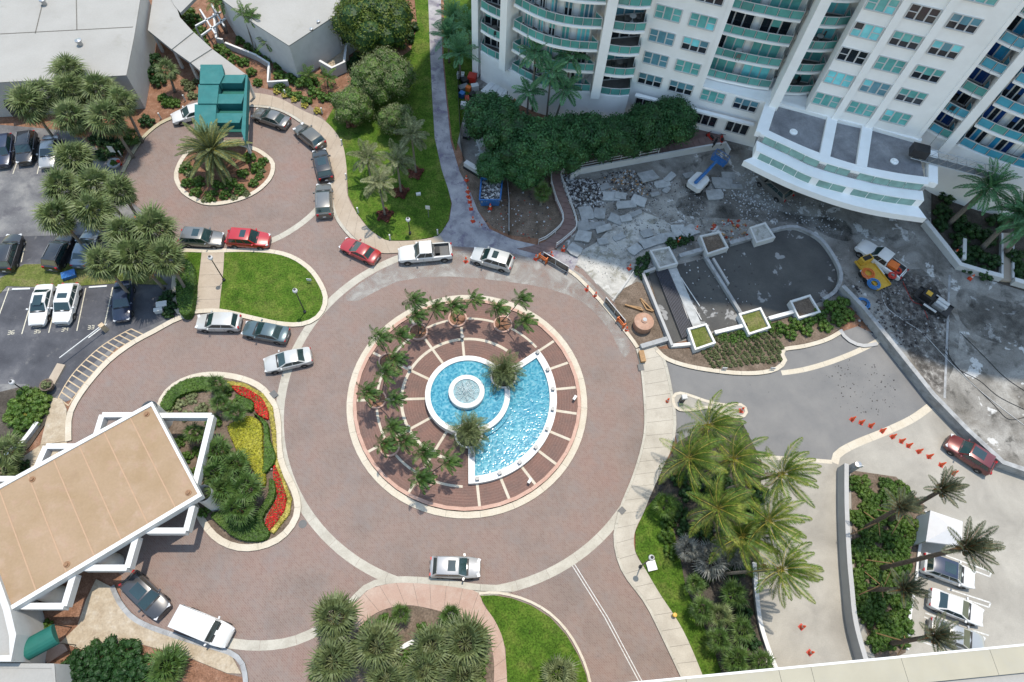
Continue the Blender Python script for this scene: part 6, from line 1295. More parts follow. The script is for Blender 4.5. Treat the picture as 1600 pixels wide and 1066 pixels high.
for i in range(66):
    y = 752 + i * 3.9; t = (y - 745) / 270; xl = 1334 + 30 * max(0, t - 0.55) * 1.8; xr = 1436 - 22 * t
    lst.append((RND.uniform(xl, xr), y, RND.uniform(0.55, 1.0)))
    lst.append((RND.uniform(xl, xr), y + 2, RND.uniform(0.5, 0.9)))
mass(lst, 'mass of green shrubs in the bed between ramp wall and south-east lot', 'shrubs', 'leaf_shrub', 0.8)
mass([(1060, 800, 1.1), (1075, 830, 1.1), (1100, 830, 1.2), (1130, 850, 1.2), (1160, 840, 1.1), (1080, 770, 1.1), (1110, 760, 1.2), (1150, 770, 1.2), (1170, 800, 1.1), (1100, 900, 1.0), (1150, 890, 1.0), (1060, 745, 1.0), (1170, 745, 1.0), (1130, 740, 1.1), (1190, 770, 1.0), (1165, 960, 0.9), (1175, 1000, 0.9), (1090, 720, 0.9)], 'dark undergrowth beneath the coconut palms', 'shrubs', 'leaf_dark')
many([(1045, 815, 0.8), (1042, 838, 0.8), (1050, 862, 0.8)], 'green shrub at the lawn edge near the lamp', 'shrubs at the lawn edge', 'leaf_shrub')
many([(575, 985, 0.8), (600, 972, 0.8), (660, 985, 0.7), (700, 990, 0.7), (560, 1010, 0.9), (620, 1040, 0.9), (640, 1060, 0.9), (690, 1040, 0.9), (750, 1030, 0.8), (500, 1055, 0.9), (745, 1060, 0.9), (640, 1025, 0.7)], 'shrub among the fan palms of the bottom bed', 'shrubs in the bottom bed', 'leaf_shrub', 0.8)
make_film('wet_film', (0.03, 0.029, 0.027), 0.4, 0.36, 0.7, 0.6)
plain('chip_white', (0.55, 0.56, 0.57), 0.9, 0.2, 3); plain('dark_slat', (0.035, 0.037, 0.05), 0.6, 0.2, 4)
# ================================================================== building site
Q8 = lambda x, y: (800 + x / 3.9475, 260 + y / 3.948)
SB = thing('site_terrace', 'dark round terrace with low walls on the building site', 'terrace', (*G(1210, 430), 0))
arcp = spline(GP([(1196, 366), (1211, 362), (1232, 358), (1252, 362), (1281, 379), (1304, 412), (1311, 437), (1302, 458), (1284, 471)]), 5)
fl = arcp + GP([(1240, 486), (1165, 503), (1104, 404), (1140, 384)])
MB().prism(fl, -0.05, 0.10).build('terrace_floor', 'basin_floor', SB, True)
MB().strip(offset(arcp, 0.2), offset(arcp, -0.2), 0, 0.55).build('curved_wall', 'weathered_wall', SB, True, fixn=True)
MB().prism(GP([(1012, 425), (1098, 405), (1162, 504), (1075, 528), (1046, 540)]), -0.05, 0.06).build('pit_floor', 'basin_floor', SB, True)
def w2(a, b, w, h, m, nm='low_wall', z0=0.0):
    g = GP([a, b]); MB().strip(offset(g, w / 2), offset(g, -w / 2), z0, h).build(nm, m, SB, True, fixn=True)
w2((1101, 404), (1164, 506), 0.35, 0.5, 'weathered_wall'); w2((1112, 408), (1136, 448), 0.25, 0.62, 'grey_wall')
w2((1003, 432), (1048, 544), 0.3, 0.7, 'grey_wall'); w2((1047, 543), (1080, 540), 0.35, 0.5, 'white_paint'); w2((1003, 431), (1022, 424), 0.3, 0.7, 'grey_wall')
w2((1114, 524), (1164, 512), 0.4, 0.7, 'white_paint'); w2((1198, 502), (1242, 490), 0.4, 0.7, 'white_paint')
w2((1060, 404), (1098, 393), 0.5, 0.6, 'weathered_wall'); w2((1138, 384), (1174, 374), 0.5, 0.6, 'weathered_wall')
w2((1000, 545), (1044, 532), 0.5, 0.6, 'weathered_wall')
for k in range(9):   # slatted bench along the pit
    g0, g1 = G(1026 + k * 2.1, 424 - k * 0.45, 0.4), G(1067 + k * 2.1, 528 - k * 0.8, 0.4); q = [g0, g1]
    MB().strip(offset(q, 0.055), offset(q, -0.055), 0.3, 0.42).build('bench_slat', 'paint_navy' if k < 0 else 'dark_slat', SB, True, fixn=True)
q = GP([(1050, 422), (1092, 520)]); MB().strip(offset(q, 0.5), offset(q, -0.5), 0.06, 0.30).build('bench_ledge', 'slab_grey', SB, True, fixn=True)
def planter_box(cs, lab, z=0.95, m='white_paint', fill='soil'):
    g = GP(cs, z); g = g if area2(g) > 0 else g[::-1]; inn = offset(g, 0.3, True); c = sum(g, V2(0, 0)) / 4
    o = thing('square_planter', lab, 'planter', (c.x, c.y, 0), group='square planters on the site terrace')
    for i in range(4): MB().prism([g[i], g[(i + 1) % 4], inn[(i + 1) % 4], inn[i]], 0, z).build('side', m, o, True, fixn=True)
    MB().prism(inn, 0, z - 0.25).build('fill', fill, o, True)
planter_box([(1015, 391), (1046, 385), (1060, 412), (1030, 420)], 'grey square planter with pale fill at the upper left of the terrace', m='white_stucco', fill='slurry')
planter_box([(1093, 368), (1125, 361), (1139, 387), (1105, 398)], 'grey square planter at the top of the terrace beside the dividing wall', m='white_stucco')
planter_box([(1171, 355), (1196, 347), (1212, 371), (1182, 380)], 'grey square planter at the upper right where the curved wall begins', m='white_stucco', fill='slurry')
planter_box([(1074, 513), (1104, 505), (1119, 536), (1086, 547)], 'sunlit white square planter nearest the white pavement', fill='rough_grass')
planter_box([(1154, 490), (1189, 480), (1205, 512), (1170, 523)], 'sunlit white square planter in the middle of the lower row', fill='rough_grass')
planter_box([(1234, 470), (1266, 460), (1283, 488), (1248, 498)], 'sunlit white square planter at the right end of the lower row')
kerb('kerb', [(1026, 548), (1042, 562), (1075, 573), (1115, 580), (1155, 584), (1190, 583), (1215, 576), (1226, 563), (1221, 548), (1255, 542), (1290, 532), (1312, 520)], 0.45, 'cream_kerb', 0.16, 2.2)
area('planting_soil', [(1024, 545), (1042, 558), (1075, 570), (1115, 577), (1155, 581), (1190, 580), (1212, 573), (1222, 562), (1217, 546), (1255, 538), (1290, 528), (1312, 514), (1330, 470), (1300, 475), (1240, 490), (1165, 510), (1080, 545)], 0.10, 'soil', 0, 0.0)
kerb('kerb', [(1312, 516), (1322, 530), (1345, 541), (1370, 538)], 0.4, 'grey_wall', 0.16, 2.2)
# broken slabs
SL_ = [(840, 70, 2.4, 1.7, 0.5), (925, 112, 1.9, 1.1, 0.3), (968, 78, 1.7, 0.9, 0.9), (610, 190, 2.2, 1.3, 0.1), (700, 242, 2.3, 1.1, 0.2), (782, 215, 1.7, 1.5, -0.3), (455, 296, 1.7, 1.9, 0.2), (440, 372, 1.5, 1.6, 0.3), (520, 368, 2.2, 1.1, 0.2), (562, 392, 2.0, 0.9, 0.4), (540, 296, 1.4, 1.6, -0.1), (438, 442, 1.7, 1.6, -0.2), (384, 518, 1.7, 1.5, -0.5), (870, 470, 3.2, 1.2, 0.45), (950, 442, 2.0, 1.2, 0.2), (668, 190, 1.4, 1.0, 0.0), (570, 132, 1.3, 0.9, 0.5), (1020, 405, 1.5, 1.8, 0.1), (1090, 405, 2.0, 1.6, 0.6), (1300, 110, 2.6, 1.6, 0.1), (1250, 180, 2.0, 1.5, 0.2), (1090, 60, 1.4, 0.9, 0.4), (1330, 60, 1.8, 1.0, 0.2), (1380, 130, 1.5, 0.8, 0.1), (640, 330, 1.8, 1.2, -0.4), (700, 330, 1.4, 0.9, 0.3), (760, 300, 1.6, 0.7, 0.5), (880, 180, 1.2, 0.6, 0.4), (660, 440, 1.5, 0.8, 0.6), (560, 470, 1.2, 0.9, 0.3), (830, 420, 1.5, 1.1, 0.5), (760, 520, 1.6, 1.2, 0.7), (950, 150, 1.0, 0.7, 0.9)]
for i, (x, y, a, b, r) in enumerate(SL_):
    g = G(*Q8(x, y)); h = RND.uniform(0.12, 0.3); jag = [V2(sx * a / 2 * RND.uniform(0.8, 1.05), sy * b / 2 * RND.uniform(0.8, 1.05)) for sx, sy in ((-1, -1), (0, -1.05), (1, -1), (1.04, 0), (1, 1), (-1, 1), (-1.05, 0.1))]
    o = MB().prism(jag, -0.08, 0.08, bottom=True).build('broken_slab', 'slab_grey'); o.location = (g.x, g.y, h); o.rotation_euler = (RND.uniform(-0.10, 0.10), RND.uniform(-0.10, 0.10), r)
    tag(o, 'broken grey concrete slab lying in the debris field of the site', 'slab', 'broken slabs')
def rubble(name, lab, px, r, n, s, mats, z=0.0, hgt=0.4, flat=1.0):
    g = G(*px); mb = MB()
    for i in range(n):
        a = RND.uniform(0, 6.28); d = r * sqrt(RND.random()); zz = z + hgt * max(0, 1 - d / r) * RND.random(); k = s * RND.uniform(0.3, 1.5)
        mb.box((g.x + d * cos(a), g.y + d * sin(a) * flat, zz + k * 0.2), (k, k * RND.uniform(0.4, 1), k * RND.uniform(0.2, 0.6)), RND.uniform(0, 3), RND.randrange(len(mats)), RND.uniform(0.5, 1))
    return tag(mb.build(name, mats), lab, 'rubble', kind='stuff')
rubble('rubble_heap', 'heap of dark rebar scrap by the site ramp', Q8(455, 175), 2.4, 700, 0.22, ['debris_dark', 'debris_dark', 'chip_white', 'debris'], 0, 0.9)
rubble('rubble_heap', 'grey rubble field between the broken slabs', Q8(720, 110), 3.0, 420, 0.2, ['debris', 'chip_white', 'debris_dark', 'timber'], 0, 0.25, 0.7)
rubble('scattered_chips', 'fine crushed concrete over the whole debris field', Q8(780, 240), 8.5, 1500, 0.10, ['debris', 'chip_white', 'debris_dark', 'debris'], 0, 0.02, 0.6)
rubble('scattered_chips', 'crushed concrete along the cut edge of the drive', Q8(560, 560), 4.5, 420, 0.09, ['debris', 'chip_white'], 0.01, 0.0, 0.6)
rubble('rubble_heap', 'pale rubble strip by the ramp wall', Q8(350, 130), 1.3, 200, 0.22, ['chip_white', 'debris'], 0, 0.5, 1.6)
rubble('scattered_chips', 'white stone chips scattered in front of the tower canopy', Q8(1470, 150), 5.0, 420, 0.16, ['chip_white', 'debris'], 0, 0.0, 0.6)
rubble('scattered_chips', 'white chips scattered above the round terrace', Q8(1700, 300), 6.5, 380, 0.14, ['chip_white', 'debris'], 0, 0.0, 0.5)
rubble('scattered_chips', 'debris scattered around the dividing wall of the terrace', (1120, 430), 5.0, 130, 0.14, ['chip_white', 'debris_dark'], 0.08, 0, 1)
rubble('scattered_chips', 'red and grey debris behind the terrace planters', (1150, 362), 3.2, 90, 0.3, ['debris_red', 'debris', 'timber', 'chip_white'], 0, 0.1, 0.5)
rubble('scattered_chips', 'leaf litter on the asphalt drive', (1345, 605), 4.0, 120, 0.09, ['debris_dark'], 0, 0, 0.8)
rubble('scattered_chips', 'dirt clods on the site beside the trailers', (1400, 480), 5.5, 420, 0.2, ['debris_dark', 'debris', 'debris_dark'], 0, 0.05, 0.9)
rubble('scattered_chips', 'rubbish on the soil yard next to the skip', (800, 335), 4.5, 150, 0.14, ['chip_white', 'debris_dark', 'debris_red'], 0, 0, 0.8)
area('muddy_ground', [(1395, 420), (1430, 430), (1480, 450), (1478, 600), (1452, 600), (1400, 520), (1372, 470)], 0.004, 'rubble_dirt', 3)
area('wet_stain', [(1060, 310), (1120, 300), (1180, 318), (1240, 335), (1320, 345), (1330, 375), (1300, 372), (1250, 350), (1180, 345), (1110, 340), (1065, 335)], 0.0075, 'wet_film', 3)
area('wet_stain', [(1385, 445), (1440, 420), (1475, 470), (1500, 520), (1478, 600), (1440, 580), (1400, 520)], 0.0085, 'wet_film', 3)
area('wet_stain', [(1500, 450), (1560, 470), (1600, 480), (1610, 540), (1540, 530), (1500, 500)], 0.0085, 'wet_film', 3)
line([(1484, 430), (1476, 622)], 0.25, 'weathered_wall', 0.02, 'site_joint')
# drum, timber frames
g = G(1003, 510); o = thing('mixing_drum', 'round tan tank with domed lid on the soil yard', 'tank', (g.x, g.y, 0))
MB().lathe((0, 0, 0), [(0.95, 0), (1.0, 0.1), (1.0, 1.0), (1.04, 1.02), (1.04, 1.12)], 28).build('drum', 'drum_tan', o, smooth=True, sharp=35)
MB().lathe((0, 0, 1.12), [(1.04, 0), (0.7, 0.16), (0.35, 0.2), (0.35, 0.32), (0.28, 0.36), (0, 0.36)], 28).build('lid', 'drum_tan', o, smooth=True, sharp=35); MB().lathe((0, 0, 1.48), [(0.22, 0), (0.22, 0.06), (0, 0.08)], 14).build('cap', 'chip_white', o)
for i, (a, b, c, lab) in enumerate((((976, 478), (1000, 482), (1004, 487), 'low timber frame lying left of the terrace wall'), ((1000, 468), (1010, 485), (1020, 488), 'bundle of timber boards leaning at the terrace wall'))):
    o = thing('timber_frame', lab, 'timber', (*G(*a), 0))
    for j, (p, q_) in enumerate(((a, b), (b, c), (a, c))): q = GP([p, q_]); MB().strip(offset(q, 0.07), offset(q, -0.07), 0.0, 0.2 + 0.05 * j).build('board', 'timber', o, True, fixn=True)
for i, (a, b) in enumerate((((1051, 427), (1075, 499)), ((1055, 430), (1096, 500)), ((1064, 434), (1093, 478)))):
    o = MB().tube([G3(*a, 0.25), G3(*b, 0.15)], 0.06, 6).build('pipe', 'white_paint'); tag(o, ('white pipe lying left in the terrace pit', 'long white pipe in the middle of the terrace pit', 'short white pipe at the right of the terrace pit')[i], 'pipe', 'pipes in the pit')
# timber ramp with rails
rampL = [(808, 389), (835, 384), (855, 376), (879, 351), (868, 318), (860, 288), (866, 270), (900, 258), (1000, 240), (1125, 218)]
rampR = [(838, 397), (862, 392), (886, 375), (900, 357), (888, 318), (875, 282), (880, 274), (905, 268), (1003, 251), (1130, 230)]
RL_ = resample(spline(GP(rampL), 4), 44); RR_ = resample(spline(GP(rampR), 4), 44)
rp = thing('site_ramp', 'reddish plank ramp with handrails climbing to the tower entrance', 'ramp', (RL_[0].x, RL_[0].y, 0))
for i in range(44):
    z = min(0.95, 0.06 + i * 0.022); a, b, c, d = RL_[i], RL_[i + 1].lerp(RL_[i], 0.03), RR_[i + 1].lerp(RR_[i], 0.03), RR_[i]
    MB().prism([a, b, c, d], max(0, z - 0.25), z).build('plank', 'wood_ramp', rp, True, fixn=True)
for side, r_ in (('l', RL_), ('r', RR_)):
    n = 30 if side == 'l' else 34
    for zz in (0.55, 0.95): MB().tube([(p.x, p.y, min(0.95, 0.06 + i * 0.022) + zz) for i, p in enumerate(r_[3:n])], 0.05, 5).build('handrail', 'white_stucco', rp, True)
    for i in range(3, n, 3): p = r_[i]; z = min(0.95, 0.06 + i * 0.022); MB().box((p.x, p.y, z + 0.45), (0.07, 0.07, 1.0)).build('rail_post', 'white_stucco', rp, True)
lowwall('hoarding_wall', [(890, 282), (905, 272), (1003, 254), (1131, 231), (1137, 243)], 0.95, 0.16, 'white_stucco', 'white wall carrying the walkway above the debris field', 'wall')
structure('entrance_terrace', MB().prism(GP([(1000, 236), (1125, 216), (1165, 222), (1190, 195), (960, 190)], 0), -0.05, 0.6), 'wood_ramp')
# boom lift
b0 = G(1089, 292); b1 = G(1122, 251, 1.6); d = b1 - b0; rz = atan2(d.y, d.x); o = thing('boom_lift', 'white and blue boom lift on the debris field', 'boom lift', (b0.x, b0.y, 0), rz)
MB().box((0, 0, 0.55), (2.3, 1.5, 0.35)).build('chassis', 'white_paint', o)
for x in (-0.8, 0.8):
    for y in (-0.85, 0.85): MB().tube([(x, y - 0.15, 0.4), (x, y + 0.15, 0.4)], 0.4, 14).build('wheel', 'rubber', o)
mb = MB(); mb.prism([V2(-1.5, -0.7), V2(-1.2, -0.95), V2(0.6, -0.9), V2(0.9, -0.5), V2(0.9, 0.5), V2(0.6, 0.9), V2(-1.2, 0.95), V2(-1.5, 0.7)], 0.75, 1.45); mb.build('turntable', 'white_paint', o)
MB().tube([(-1.2, 0, 1.75), (1.5, 0, 1.75), (d.length - 0.4, 0, 1.9)], [0.22, 0.2, 0.15], 4).build('boom', 'blue_paint', o); MB().tube([(-1.0, 0, 1.4), (0.6, 0, 1.75)], 0.12, 6).build('boom_cylinder', 'blue_paint', o)
bk = MB(); L = d.length + 0.4
for x in (-0.45, 0.45):
    for y in (-0.9, 0.9): bk.box((L + x, y, 1.75), (0.05, 0.05, 1.1))
for z in (1.25, 1.75, 2.28):
    for y in (-0.9, 0.9): bk.box((L, y, z), (0.94, 0.045, 0.045))
    for x in (-0.45, 0.45): bk.box((L + x, 0, z), (0.045, 1.84, 0.045))
bk.box((L, 0, 1.2), (0.95, 1.85, 0.05)); bk.build('basket', 'blue_paint', o)
# skip
c = GP([(752, 278), (785, 282), (782, 312), (749, 312)], 1.5); ctr = sum(c, V2(0, 0)) / 4; o = thing('skip', 'blue skip filled with broken concrete beside the ficus trees', 'skip', (ctr.x, ctr.y, 0))
c = c if area2(c) > 0 else c[::-1]; inn = offset(c, 0.14, True); low = [ctr + (p - ctr) * 0.86 for p in c]; n = 4
mb = MB(); mb.add([(p.x, p.y, 0.1) for p in low] + [(p.x, p.y, 1.5) for p in c] + [(p.x, p.y, 1.5) for p in inn] + [(p.x, p.y, 1.0) for p in inn], [(i, (i + 1) % 4, 4 + (i + 1) % 4, 4 + i) for i in range(4)] + [(4 + i, 4 + (i + 1) % 4, 8 + (i + 1) % 4, 8 + i) for i in range(4)] + [(8 + i, 8 + (i + 1) % 4, 12 + (i + 1) % 4, 12 + i) for i in range(4)] + [(12, 13, 14, 15)]); mb.build('body', 'blue_paint', o, True, fixn=True)
for p, q in zip(c, c[1:] + c[:1]): MB().tube([(p.x, p.y, 1.5), (q.x, q.y, 1.5)], 0.07, 5).build('rim', 'blue_paint', o, True)
mb = MB()
for i in range(420):
    u, v = RND.random(), RND.random(); p = inn[0].lerp(inn[1], u).lerp(inn[3].lerp(inn[2], u), v); k = RND.uniform(0.1, 0.3); mb.box((p.x, p.y, 1.05 + RND.uniform(0, 0.35)), (k, k * 0.7, k * 0.5), RND.uniform(0, 3), RND.randrange(3))
tag(mb.build('rubble_load', ['debris', 'chip_white', 'debris_dark'], o, True), kind='stuff')
g = GP([(727, 256), (760, 276)], 0.4); o = thing('concrete_barrier', 'white concrete barrier block beside the skip', 'barrier', (g[0].x, g[0].y, 0)); MB().strip(offset(g, 0.45), offset(g, -0.45), 0, 0.25).build('foot', 'black', o, True, fixn=True); MB().strip(offset(g, 0.3), offset(g, -0.3), 0.25, 0.85).build('block', 'white_stucco', o, True, fixn=True)
g = [G3(x, y) for x, y in ((716, 110), (716, 150), (718, 190), (720, 225), (724, 252))]; o = thing('site_fence', 'thin black site fence along the footpath verge', 'fence', g[0])
for p in g: MB().box((p.x, p.y, 0.6), (0.06, 0.06, 1.2)).build('post', 'dark_metal', o, True)
for p, q in zip(g, g[1:]): MB().strip(offset([p.xy, q.xy], 0.02), offset([p.xy, q.xy], -0.02), 0.1, 1.1).build('fence_panel', 'black', o, True, fixn=True)
g = GP([(792, 282), (795, 320), (795, 368)]); o = thing('silt_fence', 'dark sheet fence with timber rail right of the skip', 'fence', (g[0].x, g[0].y, 0)); MB().strip(offset(g, 0.03), offset(g, -0.03), 0, 0.8).build('sheet', 'black', o, True, fixn=True); MB().tube([(p.x, p.y, 0.82) for p in g], 0.05, 5).build('rail', 'weathered_wall', o, True)
# shed and stored gear
c = GP([(751, 142), (766, 128), (793, 142), (782, 160)], 2.5); o = thing('site_shed', 'small shed with corrugated white roof at the tower foot', 'shed', (c[0].x, c[0].y, 0))
for i, p in enumerate(c): MB().box((p.x, p.y, 1.2), (0.1, 0.1, 2.4)).build('post', 'grey_metal', o, True)
for k in range(7):
    a, b = c[0].lerp(c[3], k / 7), c[0].lerp(c[3], (k + 0.93) / 7); a2, b2 = c[1].lerp(c[2], k / 7), c[1].lerp(c[2], (k + 0.93) / 7); z = 2.5
    MB().prism([a, b, b2, a2], z - 0.04 + 0.03 * (k % 2), z + 0.04 + 0.03 * (k % 2), bottom=True).build('roof_sheet', 'white_stucco', o, True, fixn=True)
GEAR = [(720, 122, 0.9, 0.6, 0.7, 'white_stucco'), (726, 130, 0.8, 0.8, 0.6, 'black'), (738, 127, 1.0, 1.0, 0.9, 'red_plastic'), (724, 140, 0.7, 1.2, 0.5, 'grey_metal'), (732, 142, 0.6, 0.5, 0.6, 'bright_orange'), (742, 140, 0.9, 0.6, 0.7, 'white_stucco'), (722, 152, 0.6, 0.6, 0.7, 'blue_paint'), (730, 158, 0.8, 0.5, 0.5, 'debris_red'), (738, 152, 0.5, 0.8, 0.6, 'black'), (726, 168, 0.9, 0.7, 0.6, 'white_stucco'), (735, 168, 0.6, 0.6, 0.4, 'red_plastic'), (730, 212, 1.3, 0.8, 0.4, 'dark_metal'), (752, 228, 1.2, 0.9, 0.5, 'white_stucco'), (734, 198, 1.0, 0.7, 0.4, 'tent_white'), (880, 178, 1.2, 0.9, 1.3, 'timber'), (808, 158, 0.8, 0.6, 0.4, 'timber')]
for i, (x, y, a, b, h, m) in enumerate(GEAR):
    g = G(x, y); o = thing('storage_crate', '%s crate of site gear stored %s' % ({'white_stucco': 'white', 'black': 'black', 'red_plastic': 'red', 'grey_metal': 'grey', 'bright_orange': 'orange', 'blue_paint': 'blue', 'debris_red': 'dull red', 'dark_metal': 'dark metal', 'tent_white': 'pale', 'timber': 'timber'}[m], 'at the tower foot by the palms' if x > 790 else 'in the alley beside the shed'), 'crate', (g.x, g.y, 0.01), i * 0.7, 'stored site gear')
    MB().box((0, 0, h / 2), (a, b, h)).build('box', m, o); MB().box((0, 0, h + 0.03), (a * 1.05, b * 1.05, 0.07)).build('lid', m, o); MB().box((0, -b / 2 - 0.02, h * 0.6), (a * 0.3, 0.04, 0.06)).build('handle', 'dark_metal', o)
# hose trailer, generator trailer, coils
def coil(px, z, r, mat, lab, grp='hose coils on the site'):
    g = G(*px, z); o = thing('hose_coil', lab, 'hose', (g.x, g.y, z), group=grp); mb = MB()
    for k in range(4):
        rr = r * (1 - 0.13 * k); mb.tube([(rr * cos(2 * pi * i / 20), rr * sin(2 * pi * i / 20), 0.06 + 0.11 * (k % 2) + 0.02 * sin(i)) for i in range(21)], 0.055, 6, caps=False)
    mb.build('hose', mat, o, smooth=True); return o
def trailer(a, b, lab, deck, z=0.55, W=1.6):
    p, q = G(*a, z), G(*b, z); d = q - p; L = d.length; c = (p + q) / 2; o = thing('utility_trailer', lab, 'trailer', (c.x, c.y, 0), atan2(d.y, d.x), 'trailers on the site')
    MB().box((0, 0, z), (L, W, 0.14)).build('deck', deck, o)
    for s in (-1, 1):
        MB().box((0, s * W / 2, z + 0.15), (L, 0.06, 0.2)).build('side_rail', deck, o)
        for x in (-0.45, 0.35): MB().tube([(x, s * (W / 2 + 0.16) - 0.1, 0.32), (x, s * (W / 2 + 0.16) + 0.1, 0.32)], 0.32, 14).build('wheel', 'rubber', o)
        MB().box((-0.05, s * (W / 2 + 0.16), 0.68), (1.5, 0.26, 0.05)).build('mudguard', 'white_stucco', o)
    MB().tube([(L / 2, 0.4, z), (L / 2 + 1.2, 0, z - 0.1)], 0.05, 5).build('drawbar', 'dark_metal', o); MB().tube([(L / 2, -0.4, z), (L / 2 + 1.2, 0, z - 0.1)], 0.05, 5).build('drawbar', 'dark_metal', o)
    return o
t = trailer((1345, 405), (1381, 450), 'yellow flat trailer carrying hose coils on the site', 'yellow_paint', W=1.8); MB().box((-1.6, 0, 1.0), (0.7, 1.4, 0.9)).build('engine_box', 'yellow_paint', t); MB().box((-1.6, 0, 1.5), (0.5, 1.0, 0.06)).build('engine_lid', 'black', t)
coil((1356, 428), 0.65, 0.72, 'bright_orange', 'orange hose coil on the yellow trailer'); coil((1365, 444), 0.65, 0.70, 'blue_hose', 'blue hose coil on the yellow trailer'); coil((1348, 475), 0.02, 0.75, 'blue_hose', 'blue hose coil lying on the ground by the site wall')
coil((1394, 431), 0.95, 0.42, 'red_plastic', 'red hose reel, left one in the pickup bed'); coil((1402, 424), 0.95, 0.42, 'red_plastic', 'red hose reel, right one in the pickup bed')
g = G(1394, 414, 1.2); o = thing('tool_chest', 'bright orange tool chest in the pickup bed', 'tool chest', (g.x, g.y, 0.76), -0.6); MB().box((0, 0, 0.3), (1.3, 0.9, 0.6)).build('chest', 'bright_orange', o); MB().box((0, 0, 0.63), (1.34, 0.94, 0.08)).build('lid', 'bright_orange', o)
t = trailer((1484, 490), (1432, 456), 'black generator trailer with pale tanks on the site', 'dark_metal', W=1.7)
MB().box((0.9, 0, 1.0), (1.2, 1.2, 0.8)).build('generator', 'black', t); MB().box((0.95, 0, 1.42), (0.6, 0.6, 0.06)).build('generator_lid', 'yellow_paint', t)
for y in (-0.45, 0.1): MB().tube([(-1.4, y, 0.95), (-0.1, y, 0.95)], 0.26, 12).build('tank', 'white_stucco', t)
MB().box((-0.6, 0.55, 0.9), (1.2, 0.4, 0.5)).build('tool_box', 'grey_metal', t)
CB_ = [([(1376, 455), (1385, 480), (1410, 500), (1440, 520), (1478, 560), (1530, 610), (1600, 665)], 'pale hose running from the trailers to the lower right', 'white_stucco'), ([(1410, 440), (1425, 470), (1440, 478), (1450, 500)], 'red cable between pickup and generator', 'red_plastic'), ([(1478, 545), (1495, 575), (1530, 595), (1560, 620), (1600, 640)], 'black cable curving across the sunlit deck', 'black'), ([(1500, 520), (1540, 560), (1570, 590), (1602, 612)], 'black cable nearest the shaded deck corner', 'black'), ([(1475, 550), (1510, 590), (1550, 630), (1575, 655), (1602, 652)], 'black cable looping low on the sunlit deck', 'black'), ([(1390, 470), (1400, 490), (1418, 500), (1430, 496), (1426, 486)], 'grey hose loop behind the yellow trailer', 'grey_metal')]
for px, lab, m in CB_:
    g = spline(GP(px), 6); tag(MB().tube([(p.x, p.y, 0.04) for p in g], 0.03, 5).build('cable', m, smooth=True), lab, 'cable', 'cables on the site')
# walls and path of the site garden
lowwall('garden_retaining_wall', [(1441, 352), (1470, 388), (1494, 419), (1530, 430), (1560, 438)], 0.8, 0.5, 'white_stucco', 'white retaining wall bending round the site garden', 'wall')
lowwall('garden_retaining_wall', [(1578, 443), (1610, 452), (1680, 470)], 0.8, 0.5, 'white_stucco', 'white retaining wall right of the garden path', 'wall'); lowwall('garden_retaining_wall', [(1500, 380), (1499, 412)], 0.9, 0.35, 'white_stucco', 'short white cross wall in the site garden', 'wall')
structure('garden_path', MB().prism(GP([(1564, 366), (1577, 366), (1578, 442), (1562, 440)]), 0, 0.25), 'tan_walk')
for x in (1562, 1579): w_ = GP([(x, 368), (x, 438)]); o = thing('path_edge', 'white edging on the %s of the site garden path' % ('left' if x < 1570 else 'right'), 'edging', (w_[0].x, w_[0].y, 0)); MB().strip(offset(w_, 0.12), offset(w_, -0.12), 0, 0.5).build('edge_wall', 'white_stucco', o, True, fixn=True)

# ================================================================== cones, lamps, signs
def cone_proto():
    b = MB().box((0, 0, 0.02), (0.46, 0.46, 0.04)); bm = mesh_of(b, 'cone_base_mesh', ['red_plastic'])
    c = MB().lathe((0, 0, 0.04), [(0.19, 0), (0.06, 0.86), (0.0, 0.88)], 14); cm = mesh_of(c, 'cone_mesh', ['cone_orange'], True)
    r = MB().lathe((0, 0, 0.04), [(0.137, 0.40), (0.112, 0.56)], 14); rm = mesh_of(r, 'cone_band_mesh', ['line_white'], True)
    return bm, cm, rm
CONE = cone_proto()
def cone(px, lab, grp='traffic cones', s=1.0, z=0.01, band=True):
    g = G(*px); o = thing('traffic_cone', lab, 'traffic cone', (g.x, g.y, z), RND.uniform(0, 1.5), grp); o.scale = (s, s, s)
    obj('base', CONE[0], o); obj('cone', CONE[1], o)
    if band: obj('band', CONE[2], o)
ROW = [(1331, 656), (1345, 661), (1360, 666), (1378, 674), (1394, 683), (1408, 690), (1419, 697), (1435, 706), (1451, 714), (1470, 727), (1489, 740)]
NUM = ('first', 'second', 'third', 'fourth', 'fifth', 'sixth', 'seventh', 'eighth', 'ninth', 'tenth', 'last')
for p, n in zip(ROW, NUM): cone(p, 'orange cone, %s from the left in the row across the asphalt' % n, 'row of cones on the asphalt', 0.95, band=False)
